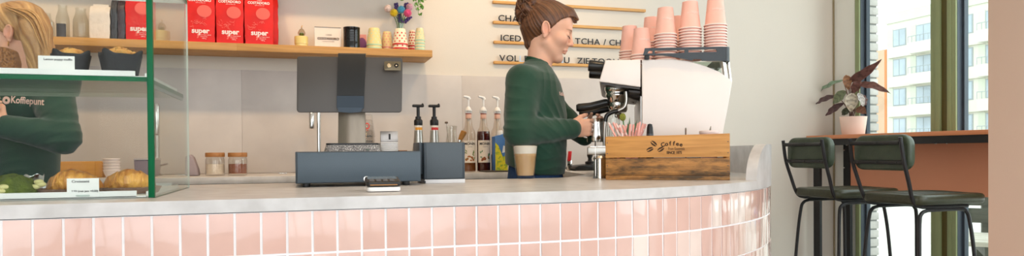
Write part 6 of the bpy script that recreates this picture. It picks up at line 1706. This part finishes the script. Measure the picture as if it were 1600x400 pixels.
for y in (-1, 1): F.rc((x0k, y0k+y*.082, .86), (x0k+.02, y0k+y*.078, .48), .066, .045, k=.03); F.rc((x0k+.02, y0k+y*.078, .48), (x0k-.005, y0k+y*.074, .07), .045, .032, k=.02); F.rc((x0k-.02, y0k+y*.074, .03), (x0k+.12, y0k+y*.078, .022), .028, .02, k=.02)
for s_, e_, w_ in ((shn, eln, wrn), (shf, elf, wrf)): F.rc(s_, e_, .042, .036, k=.03); F.rc(e_, w_, .036, .026, k=.01)
for w_, e_ in ((wrn, eln), (wrf, elf)):
    f_ = K(-24, 186, -.27)-w_ if w_ is wrn else (w_-e_); f_ /= np.linalg.norm(f_); s_ = -(up-f_*(up @ f_)); s_ /= np.linalg.norm(s_); b_ = np.cross(f_, s_); camdir = K(0, 200, -1)-K(0, 200, 0)
    if b_ @ camdir < 0: b_ = -b_
    hand(F, w_, f_, b_, s_, [(.4, .8, .5)]*4, .92)
lo_ = np.min([shn, shf, eln, elf, wrn, wrf, KT.c, V3(x0k, y0k, 0)], 0)-.17; hi_ = np.max([shn, shf, eln, elf, wrn, wrf, KT.c, V3(x0k, y0k, 0)], 0)+.17; lo_[2] = -.01; hi_[2] = KT.c[2]+.16
vs, fs = sdf_mesh(F, lo_, hi_, .0042)
bodyk = np_mesh('body', vs, fs, skinm, BL, skincol(vs, KT, .98, np.array(lin('A97F55')[:3])))
F = Field()
F.loft([ksec(310, .108, .150, -6), ksec(262, .112, .152, -6), ksec(235, .112, .150, -5), ksec(200, .115, .156, -2), ksec(165, .124, .172), ksec(145, .115, .168), ksec(132, .092, .13), ksec(122, .068, .085), ksec(117, .058, .066)], k=.02)
for s_, e_, w_ in ((shn, eln, wrn), (shf, elf, wrf)): F.rc(s_, e_, .068, .060, k=.045); F.rc(e_, w_, .060, .042, k=.022)
F.rc(n0-(n1-n0)*.3, n1, .056, .062, k=.006, sub=True)
dsp = folds([(eln, (.3, .2, 1), .12, .045, .005), ((eln+wrn)/2, (1, .2, .5), .12, .05, .0045), (K(60, 240, -.10), (.5, 0, 1), .16, .05, .008), (K(80, 225, -.1), (.8, 0, .6), .10, .04, .006), ((shn+eln)/2, (.4, 0, 1), .1, .06, .004)])
lo2, hi2 = lo_.copy(), hi_.copy(); lo2[2] = K(40, 318, .05)[2]; hi2[2] = K(40, 100, .05)[2]
vs, fs = sdf_mesh(F, lo2, hi2, .0045, dsp); swk = np_mesh('sweatshirt', vs, fs, sweatm, BL)
for el, wr in ((eln, wrn), (elf, wrf)):
    d = (wr-el)/np.linalg.norm(wr-el); m = MB(); m.tube([Vector(wr-d*.06), Vector(wr-d*.05), Vector(wr-d*.012), Vector(wr-d*.002), Vector(wr-d*.004)], [.041, .0435, .0395, .038, .030], 24); m.build('cuff', ribm, swk)
Ri = Vector(K(60, 160, 0)-K(0, 160, 0)).normalized(); nm = Vector(K(30, 160, -1)-K(30, 160, 0)).normalized(); U = Vector((0, 0, 1)); r2 = Ri*.995-U*.07
project_text(swk, 'Koffiepunt', .036, Vector(K(17, 160.5, 0)), r2, U+Ri*.07, nm, printm, extra=[(-.016, .008, .0145, .005)], offset=.0007, sx=.80)
GB, GH, GL = (np.array(lin(c)[:3]) for c in ('C39058', 'E3BC85', '8A5F38'))
F = Field(); T = KT
F.ell(V3(-.010, 0, .048), V3(.106, .082, .092), T=T); F.ell(V3(.036, 0, .070), V3(.064, .068, .056), T=T, k=.02)
def fc2(p):
    q = T.inv(p); x, z = q[:, 0], q[:, 2]
    return (np.interp(z, [-.3, -.12, -.05, -.01, .03, .06, .085, .11, .2], [-.05, -.04, -.02, -.004, .046, .072, .09, .3, .3])-x)*.9
F.fn(fc2, (-9, -9, -9), (9, 9, 9), .006, True)
F.ell(V3(-.006, .086, -.004), V3(.026, .022, .036), T=T, sub=True, k=.006)
A0, A1, A2, A3 = K(42, 26, .05), K(58, 50, .06), K(68, 78, .07), K(66, 112, .09)
F.rc(A0, A1, .040, .046, k=.04); F.rc(A1, A2, .046, .036, k=.02); F.rc(A2, A3, .036, .026, k=.02); F.rc(K(46, 40, .0), K(66, 84, .02), .035, .026, k=.03); F.rc(K(48, 60, .0), K(56, 104, .02), .030, .026, k=.03)
orgk = K(2, 2, .1)
def hd2(p): return .0013*streaks(p, orgk, KT.c, GB, GH, GL, 24, 1)[1]
vs, fs = sdf_mesh(F, np.minimum(KT.c, A3)-.15, np.maximum(KT.c, A3)+.15, .0034, hd2)
col, s = streaks(vs, orgk, KT.c, GB, GH, GL, 24, 1); hairk = np_mesh('hair', vs, fs, hairm, BL, col)
st = MB(); rn = random.Random(3)
for k in range(40):
    o = rn.uniform(-1, 1); d = rn.uniform(-.03, .05)
    a, b, c, e = K(8+o*5, 8+abs(o)*4, d), K(46+o*7, 26-o*8, d-.01), K(62+o*9, 56-o*5, d), K(72+o*7, 86+o*6, d+.02)
    st.tube(smooth_path([a, b, c, e], 5), [.002]*12+[.0016, .0012, .0008, .0005], 5)
st.build('loose_strands', pm('hair_strand_blond', 'DDB27A', .45, var=.2, scale=120, col2='B98A55'), hairk)
m = MB(); ec = KT(V3(-.002, .080, -.031)); ringtube(m, ec+V3(0, 0, -.008), (1, .2, 0), .008, .0018, 18); m.build('earring', pm('gold', 'D8A858', .3, metal=.9), bodyk)
P2 = bpy.data.objects.new('legs_tmp', None)
bpy.data.objects.remove(P2)
# legs of the colleague
F = Field(); F.loft([(.80, x0k, .105, .150, y0k), (.88, x0k, .098, .140, y0k), (.95, x0k, .085, .125, y0k)], k=.02)
for y in (-1, 1): F.rc((x0k, y0k+y*.085, .86), (x0k+.02, y0k+y*.08, .48), .086, .060, k=.03); F.rc((x0k+.02, y0k+y*.08, .48), (x0k-.005, y0k+y*.076, .07), .060, .045, k=.02)
vs, fs = sdf_mesh(F, (x0k-.2, y0k-.25, .02), (x0k+.2, y0k+.25, 1.04), .008); np_mesh('jeans', vs, fs, jeanm, BL)
for y in (-1, 1):
    F = Field().rc((x0k-.03, y0k+y*.076, .035), (x0k+.15, y0k+y*.08, .03), .042, .034, k=.02).rc((x0k-.005, y0k+y*.076, .09), (x0k-.005, y0k+y*.076, .04), .045, .045, k=.03)
    F.fn(lambda p: p[:, 2]-.003, (-9, -9, -9), (9, 9, .0), 0, True)
    vs, fs = sdf_mesh(F, (x0k-.12, y0k+y*.08-.08, -.02), (x0k+.24, y0k+y*.08+.08, .16), .006); np_mesh('shoe', vs, fs, shoem, BL)
# ------------------------------------------------------------------ pastries in the case
ZS1, ZS0 = 1.2358+.0045, ZT+.0055
def blob(seed, r, sx=1, sy=1, sz=1, amp=.15, fr=30, sub=4):
    b = bmesh.new(); bmesh.ops.create_icosphere(b, subdivisions=sub, radius=1); o = Vector((seed*7.3, seed*3.1, 0))
    for v in b.verts:
        n = v.co.normalized(); k = 1+amp*noise.noise(n*2.2+o)+amp*.5*noise.noise(n*5+o)+amp*.25*noise.noise(n*11+o)
        v.co = Vector((n.x*r*sx*k, n.y*r*sy*k, n.z*r*sz*k))
    return b
muff = pm('muffin_crumb', 'DDAE62', .8, var=.2, scale=45, bump=.8, bscale=90, col2='B9793A'); cupp = pm('tulip_paper', '2F2F33', .75, var=.2, scale=30, bump=.3, bscale=40)
def muffin(px0, px1, pyb, Y, label, seed):
    x0, x1 = at(px0, 90, Y=Y).x, at(px1, 90, Y=Y).x; xc, R = (x0+x1)/2, (x1-x0)/2
    t = thing('muffin', label, 'muffin', (xc, Y, ZS1), seed*1.3, 'muffins on the glass shelf'); rn = random.Random(seed)
    n, hh = 48, at((px0+px1)/2, 78, Y=Y).z-ZS1; m = MB(); vs = []; ph = rn.uniform(0, 6)
    for j in range(9):
        s = j/8
        for i in range(n):
            a = 2*PI*i/n; pl = math.cos(a*4+ph); pk = max(0, pl)**2
            r = R*(.62+.22*s**.8)+R*.18*s*s*(pk*.9+.1)+.0022*math.sin(a*24)*s; z = hh*.92*s+(hh*.14*pk-hh*.10)*s**3
            vs.append((r*math.cos(a), r*math.sin(a), z))
    m.add(vs, [(j*n+i, j*n+(i+1) % n, (j+1)*n+(i+1) % n, (j+1)*n+i) for j in range(8) for i in range(n)]+[tuple(range(n))[::-1]]); o = m.build('paper_cup', cupp, t)
    sf = o.modifiers.new('thick', 'SOLIDIFY'); sf.thickness = .0012
    MB().bm(blob(seed, R*.66, 1, 1, .66, .16), M=Matrix.Translation((0, 0, hh*.76))).build('cake', muff, t)
    s_ = MB()
    for k in range(34):
        a, e = rn.uniform(0, 2*PI), rn.uniform(.1, 1.3); r = R*.665; s_.ball((r*math.cos(a)*math.cos(e), r*math.sin(a)*math.cos(e), hh*.76+r*.66*math.sin(e)), .0014, 6)
    o = s_.build('poppy_seeds', pm('poppy_seed', '3A2A22', .6), t); o['kind'] = 'stuff'
muffin(74, 147.5, 106, 1.955, 'poppy muffin in dark tulip paper behind the upper price card', 1); muffin(148, 228, 106, 1.97, 'poppy muffin in dark tulip paper nearest the green glass edge', 2)
# loaf slice at the left edge
Y = 1.90; x1 = at(29.5, 90, Y=Y+.03).x; h = at(15, 71.5, Y=Y).z-ZS1
t = thing('cake_loaf', 'brown seeded loaf cake at the left edge of the glass shelf', 'cake', (x1-.09, Y, ZS1))
m = MB(); m.prism([(-.09, 0), (.086, 0), (.09, h*.5), (.082, h*.93), (.05, h), (-.05, h*1.02), (-.09, h*.9)], 0, .055, 'xz', bev=.008, seg=2); lo = m.build('loaf', pm('loaf_brown', 'A9764A', .9, var=.3, scale=230, bump=.9, bscale=260, col2='5E3B22', ramp=(.35, .6)), t)
# croissants in oval paper trays
crm = pm('croissant_crust', 'EFAF52', .38, var=.2, scale=24, bump=.6, bscale=60, col2='A85F22', stretch=(3, 1, 1), coat=.25, ramp=(.30, .62)); ptr = pm('brown_paper_tray', '8A6A58', .85, var=.15, scale=80, bump=.4, bscale=90)
def croissant(px0, px1, pyt, Y, label, seed, tx0, tx1):
    x0, x1 = at(px0, 290, Y=Y).x, at(px1, 290, Y=Y).x; xc, Lh = (x0+x1)/2, (x1-x0)/2
    a0, a1 = at(tx0, 295, Y=Y).x, at(tx1, 295, Y=Y).x
    tr = thing('paper_tray', 'oval brown paper tray under the ' + label.split(' ', 1)[1][:0] + ('left croissant' if seed == 1 else 'right croissant' if seed == 2 else 'green cookie'), 'tray', ((a0+a1)/2, Y, ZS0), 0, 'paper trays under the pastries')
    RX, RY = (a1-a0)/2, .062; m = MB(); n = 64; vs = []
    for s, z in ((.86, 0), (.90, .001), (1.0, .016), (.985, .016), (.89, .0025), (0.01, .0025)):
        for i in range(n):
            a = 2*PI*i/n; w = (.0011*math.sin(a*40) if z > .01 else 0); vs.append(((RX*s+w)*math.cos(a), (RY*s+w)*math.sin(a), z+(w*.4)))
    m.add(vs, [(j*n+i, j*n+(i+1) % n, (j+1)*n+(i+1) % n, (j+1)*n+i) for j in range(5) for i in range(n)]+[tuple(range(n))[::-1]]); m.build('tray', ptr, tr)
    if seed == 0: return (a0+a1)/2
    t = thing('croissant', label, 'croissant', (xc, Y, ZS0+.003), .12*(seed-1), 'croissants in the case')
    hh = at((px0+px1)/2, pyt, Y=Y).z-ZS0-.003; m = MB(); K_ = 56; n = 28; vs = []; rn = random.Random(seed)
    seg = [-1, -.72, -.46, -.18, .18, .46, .72, 1.0001]
    for j in range(K_+1):
        u = -1+2*j/K_; R = (1-abs(u)**2.0)**.5; k = max(i for i in range(7) if seg[i] <= u); v = (u-seg[k])/(seg[k+1]-seg[k]); vv = v if u < 0 else 1-v
        step = .95+.085*(vv if k != 3 else .8); r = hh*.5*R*step+.003; bx = u*Lh; by = .030*(u*u)-.012
        for i in range(n):
            a = 2*PI*i/n; tw = u*4.5; fl = 1+.035*math.sin(a*9+tw*2+seed)+.03*math.sin(a*17-tw*3); vs.append((bx+.004*math.sin(a*2+tw)*R, by+r*1.15*math.cos(a)*fl, max(0, r*.97+r*math.sin(a)*fl)))
    m.add(vs, [(j*n+i, j*n+(i+1) % n, (j+1)*n+(i+1) % n, (j+1)*n+i) for j in range(K_) for i in range(n)]+[tuple(range(n)), tuple(K_*n+i for i in range(n))[::-1]])
    m.build('crust', crm, t)
croissant(68, 160, 268, 1.93, 'golden croissant behind the lower price card', 1, 55, 170); croissant(160, 243, 267.5, 1.95, 'golden croissant beside the green glass edge', 2, 153, 252)
xc = croissant(-12, 58, 0, 1.94, 'x', 0, -40, 58) if False else None
# matcha cookie with almonds
Y = 1.90; x0, x1 = at(-22, 290, Y=Y).x, at(60, 290, Y=Y).x; h = at(20, 274, Y=Y).z-ZS0; t = thing('matcha_cookie', 'mossy green cookie studded with pale nuts at the left of the tray', 'cookie', ((x0+x1)/2, Y, ZS0))
R = (x1-x0)/2; b = blob(5, 1, R, .058, h*1.05, .10, sub=5)
for v in b.verts: v.co.z = max(0, v.co.z)+.001 if v.co.z > -.2 else 0.001; v.co += v.co.normalized()*.0018*noise.noise(v.co*160)
MB().bm(b).build('cookie', pm('matcha_green', '6E7A2A', .95, var=.25, scale=70, bump=.9, bscale=160, col2='465417'), t)
rn = random.Random(8)
for px, py in ((7, 292), (3, 298.5), (52, 285), (56, 289), (46, 293)):
    p = at(px, py, Y=Y-.045); q = p-t.location; e = max(0, 1-(q.x/R)**2); 
    yy = -.058*math.sqrt(max(0, e-(q.z/(h*1.05))**2)) if e > (q.z/(h*1.05))**2 else -.01
    MB().ball((q.x, yy, q.z), .0085, 12, sz=(1.3, .7, .75), M=None).build('almond', pm('almond', 'D8CF8E', .5, var=.1), t)
# crumpled foil cup behind the cookie
Y = 2.08; x0, x1 = at(38, 290, Y=Y).x, at(69, 290, Y=Y).x; t = thing('foil_cup', 'crinkled silver foil cup behind the green cookie', 'foil cup', ((x0+x1)/2, Y, ZS0)); r = (x1-x0)/2; h = at(54, 273.5, Y=Y).z-ZS0
m = MB(); n = 48; vs = []
for s, z in ((.7, 0), (.75, .002), (1, h), (.96, h), (.7, .004)):
    for i in range(n): a = 2*PI*i/n; q = r*s*(1+.05*math.sin(a*14)*(z > .003)); vs.append((q*math.cos(a), q*math.sin(a), z+.003*math.sin(a*5)*(z > .005)))
m.add(vs, [(j*n+i, j*n+(i+1) % n, (j+1)*n+(i+1) % n, (j+1)*n+i) for j in range(4) for i in range(n)]+[tuple(range(n))[::-1]]); m.build('cup', chrome, t)
# price cards
def card(px0, py0, px1, py1, Y, label, lines, zbase):
    x0, x1 = at(px0, (py0+py1)/2, Y=Y).x, at(px1, (py0+py1)/2, Y=Y).x; zt, zb = at(px0, py0, Y=Y).z, at(px0, py1, Y=Y).z
    t = thing('price_card', label, 'price card', ((x0+x1)/2, Y, zbase), math.radians(-3)); w = (x1-x0)/2; zb -= zbase; zt -= zbase
    c = MB().box(-w, w, 0, .0008, zb, zt).build('card', paper, t)
    MB().box(-.014, .014, -.004, .006, .0005, max(.004, zb+.006), .001).build('clip', glassmat('clip_acrylic', 'D9E2DE', 2.0), t)
    p = MB()
    for s, x, z, size, ox in lines: text(p, s, size, Matrix.Translation((x*w, -.0005, zb+z*(zt-zb))) @ FRONT, ext=.0001, align='LEFT', sx=ox, offset=.0001)
    p.build('lettering', ink, t); return t, w, zb, zt
tcard, w, zb, zt = card(59, 86.5, 117, 113.5, 1.835, 'white price card for lemon poppy muffins on the glass shelf', (('Lemon poppy muffin', -.70, .74, .0070, 1.02), ('3', -.72, .10, .006, 1)), 1.2358+.0045)
m = MB(); m.box(-.29*w, -.22*w, -.0006, -.0002, zb+.004, zb+.008); m.build('green_mark', pm('mark_green', '3E9A4A', .7), tcard)
m = MB(); m.box(.26*w, .46*w, -.0006, -.0002, zb+.004, zb+.0075); m.build('blue_mark', pm('mark_navy', '3B4A7A', .7), tcard)
card(104, 279, 155, 309, 1.825, 'white price card for croissants at the bottom of the case', (('Croissant', -.70, .78, .0085, 1.12), ('2,50 (met jam +0,50)', -.72, .28, .0066, 1.0)), ZS0)
# ------------------------------------------------------------------ plant on the bar table
pp = thing('potted_plant', 'calathea with maroon leaves in a blush pot on the bar table', 'plant', (3.46, 3.665, 1.1505))
def Q(px, py, X=3.46):
    p = at(px, py, X=X); return p-pp.location
r = .083; hp_ = at(1330, 181.5, Y=3.6).z-1.15
potm = pm('blush_pot', 'F0D3C4', .6, var=.01, scale=4)
po = MB().lathe([(0, 0), (r*.80, 0), (r*.83, .004), (r, hp_-.002), (r*.99, hp_), (r*.93, hp_), (r*.92, hp_-.02), (0, hp_-.02)], n=40).build('pot', potm, pp)
MB().lathe([(0, hp_-.018), (r*.91, hp_-.018)], n=30).build('soil', pm('soil', '3A2C22', .95, bump=.5, bscale=60), pp)
def leaf(base, tip, w, normal, droop, top, under, label_mat, curl=.15):
    """broad pointed leaf blade with a midrib and a wavy edge; two faces, two colours"""
    base, tip, nrm = Vector(base), Vector(tip), Vector(normal).normalized(); ax = tip-base; L_ = ax.length; ax.normalize(); sd = ax.cross(nrm).normalized(); nrm = sd.cross(ax).normalized()
    n, k = 16, 4; vs = []; cols = []
    for j in range(n+1):
        t = j/n; wd = w*(math.sin(PI*min(1, t**.82))**.85)*(1-.15*t)+.0004; c = base+ax*(L_*t)+nrm*(droop*math.sin(PI*t))
        for i in range(-k, k+1):
            u = i/k; vs.append(c+sd*(wd*u)+nrm*(curl*abs(u)**1.5*wd+.004*math.sin(t*19+u*2)*abs(u)))
    m = MB(); K2 = 2*k+1; up_, dn = lin(top), lin(under)
    for j in range(n):
        for i in range(2*k):
            u = (i-k+.5)/k; str_ = (math.sin((j/n)*26-abs(u)*5) > .25) and abs(u) < .85
            cc = tuple(a*(.62 if str_ else 1.0) for a in up_[:3])+(1,)
            m.add([vs[j*K2+i], vs[j*K2+i+1], vs[(j+1)*K2+i+1], vs[(j+1)*K2+i]], [(0, 1, 2, 3)], 0, True, None, cc)
    off = -nrm*.0012
    for j in range(n):
        for i in range(2*k):
            m.add([vs[j*K2+i]+off, vs[(j+1)*K2+i]+off, vs[(j+1)*K2+i+1]+off, vs[j*K2+i+1]+off], [(0, 1, 2, 3)], 0, True, None, tuple(a for a in dn[:3])+(1,))
    o = m.build('leaf', attrmat('calathea_leaf', 'tint', .42, bump=.15, bscale=50, var=.12, vscale=40), pp, merge=True, ang=180)
    return o
core = Vector((0, 0, hp_-.02)); stalk = MB()
MAR, GRN, SAG, PIN = '6A4440', '4E6A50', '93A88C', 'D9C6B4'
fwd = Vector((-.62, -.78, 0)).normalized()
specs = [ # base px, tip px, X, width, normal, droop, top, under
    ((1326, 128), (1377.5, 93), 3.45, .034, fwd+Vector((0, 0, -.5)), .02, '7A5550', '7A5550'),
    ((1336, 133), (1391.5, 146), 3.44, .032, fwd+Vector((0, 0, .6)), .03, '7C544B', '7C544B'),
    ((1317, 125), (1270, 151.5), 3.50, .024, fwd+Vector((0, 0, .7)), .02, '8AA58A', '7A5550'),
    ((1322, 117), (1326, 141), 3.43, .028, fwd, .01, '9A6A45', '8A5A44'),
    ((1345, 126), (1331, 146), 3.42, .030, fwd+Vector((0, 0, .4)), .015, '6F443C', '6F443C'),
    ((1307, 150), (1274, 163.5), 3.44, .022, fwd+Vector((0, 0, .4)), .02, '57393C', '57393C'),
    ((1322, 142), (1302, 162), 3.42, .034, fwd+Vector((0, 0, .4)), .012, '7C8866', '5E3A3A'),
    ((1318, 161), (1290, 181), 3.45, .024, fwd+Vector((0, 0, .3)), .015, '5C3A3E', '5C3A3E'),
    ((1331, 145), (1329, 175), 3.40, .042, fwd+Vector((0, 0, .25)), .012, 'C9C2AC', '5C3A3E'),
    ((1341, 145), (1349, 168), 3.42, .022, fwd+Vector((.4, 0, .2)), .01, 'D6D2CC', '5C3A3E'),
    ((1346, 147), (1352, 166), 3.46, .022, fwd+Vector((.6, 0, .2)), .01, '6A4238', '5C3A3E'),
    ((1340, 168), (1354, 178), 3.42, .030, fwd, .012, '7A4E38', '6A4238'),
    ((1326, 168), (1316, 180), 3.42, .022, fwd, .01, '4C5642', '5C3A3E'),
    ((1333, 118), (1339, 134), 3.47, .012, fwd, .004, 'B9A83E', 'B9A83E')]
for (b0, b1), (t0, t1), X, w, nv, dr, tc_, uc in specs:
    a, b = Q(b0, b1, X), Q(t0, t1, X); leaf(a, b, w, nv, dr, tc_, uc, None)
    stalk.tube(smooth_path([core+Vector((random.uniform(-.02, .02), random.uniform(-.02, .02), 0)), core.lerp(a, .55)+Vector((0, 0, .02)), a], 5), .0028, 6)
stalk.build('stalks', pm('stalk_maroon', '6A4A3C', .5), pp)
o = MB().box(-.02, .02, -.001, 0, 0, .014).build('plant_label', paper, pp); o.location = (.0, -.05, hp_-.012); o.rotation_euler = (0, 0, -.7)
# little pineapple-like plant behind the crate on the machine's near side
fp0 = at(975, 232, Y=2.52); fp0.z = ZT
sp_p = thing('small_plant', 'small plant with strappy leaves and a green bud behind the crate', 'plant', (at(981, 232, Y=2.43).x, 2.43, ZT+.0005))
def q2(px, py): return at(px, py, Y=2.43)-sp_p.location
MB().lathe([(0, 0), (.022, 0), (.027, .075), (.025, .075), (.021, .008), (0, .008)], n=20).build('pot', pm('dark_pot', '3B3D3F', .5), sp_p)
bu = MB(); cb_ = q2(973, 183)
for i in range(40):
    z = 1-2*(i+.5)/40; rr = math.sqrt(1-z*z); a = i*2.4; bu.ball(cb_+Vector((.0095*rr*math.cos(a), .0095*rr*math.sin(a), .012*z)), .0042, 6)
bu.build('bud', pm('bud_green', '9AA03C', .6, var=.2, scale=90), sp_p)
MB().tube([(0, 0, .07), cb_*.6+Vector((0, 0, .03)), cb_], .003, 6).build('stem', stemm, sp_p)
lv = MB()
for tx, ty in ((984, 182), (990, 196), (978, 197), (993, 190), (981, 190), (986, 203), (996, 186), (970, 199)):
    tip = q2(tx, ty); b0 = Vector((0, 0, .07)); mid = b0.lerp(tip, .6)+Vector((0, 0, .012)); sdv = Vector((.006, -.003, 0))
    lv.add([b0-sdv*.5, b0+sdv*.5, mid+sdv, tip, mid-sdv], [(0, 1, 2, 4), (4, 2, 3)], 0, True)
o = lv.build('leaves', pm('strap_leaf', '4E6E50', .5, var=.2, scale=50), sp_p); o.modifiers.new('t', 'SOLIDIFY').thickness = .001
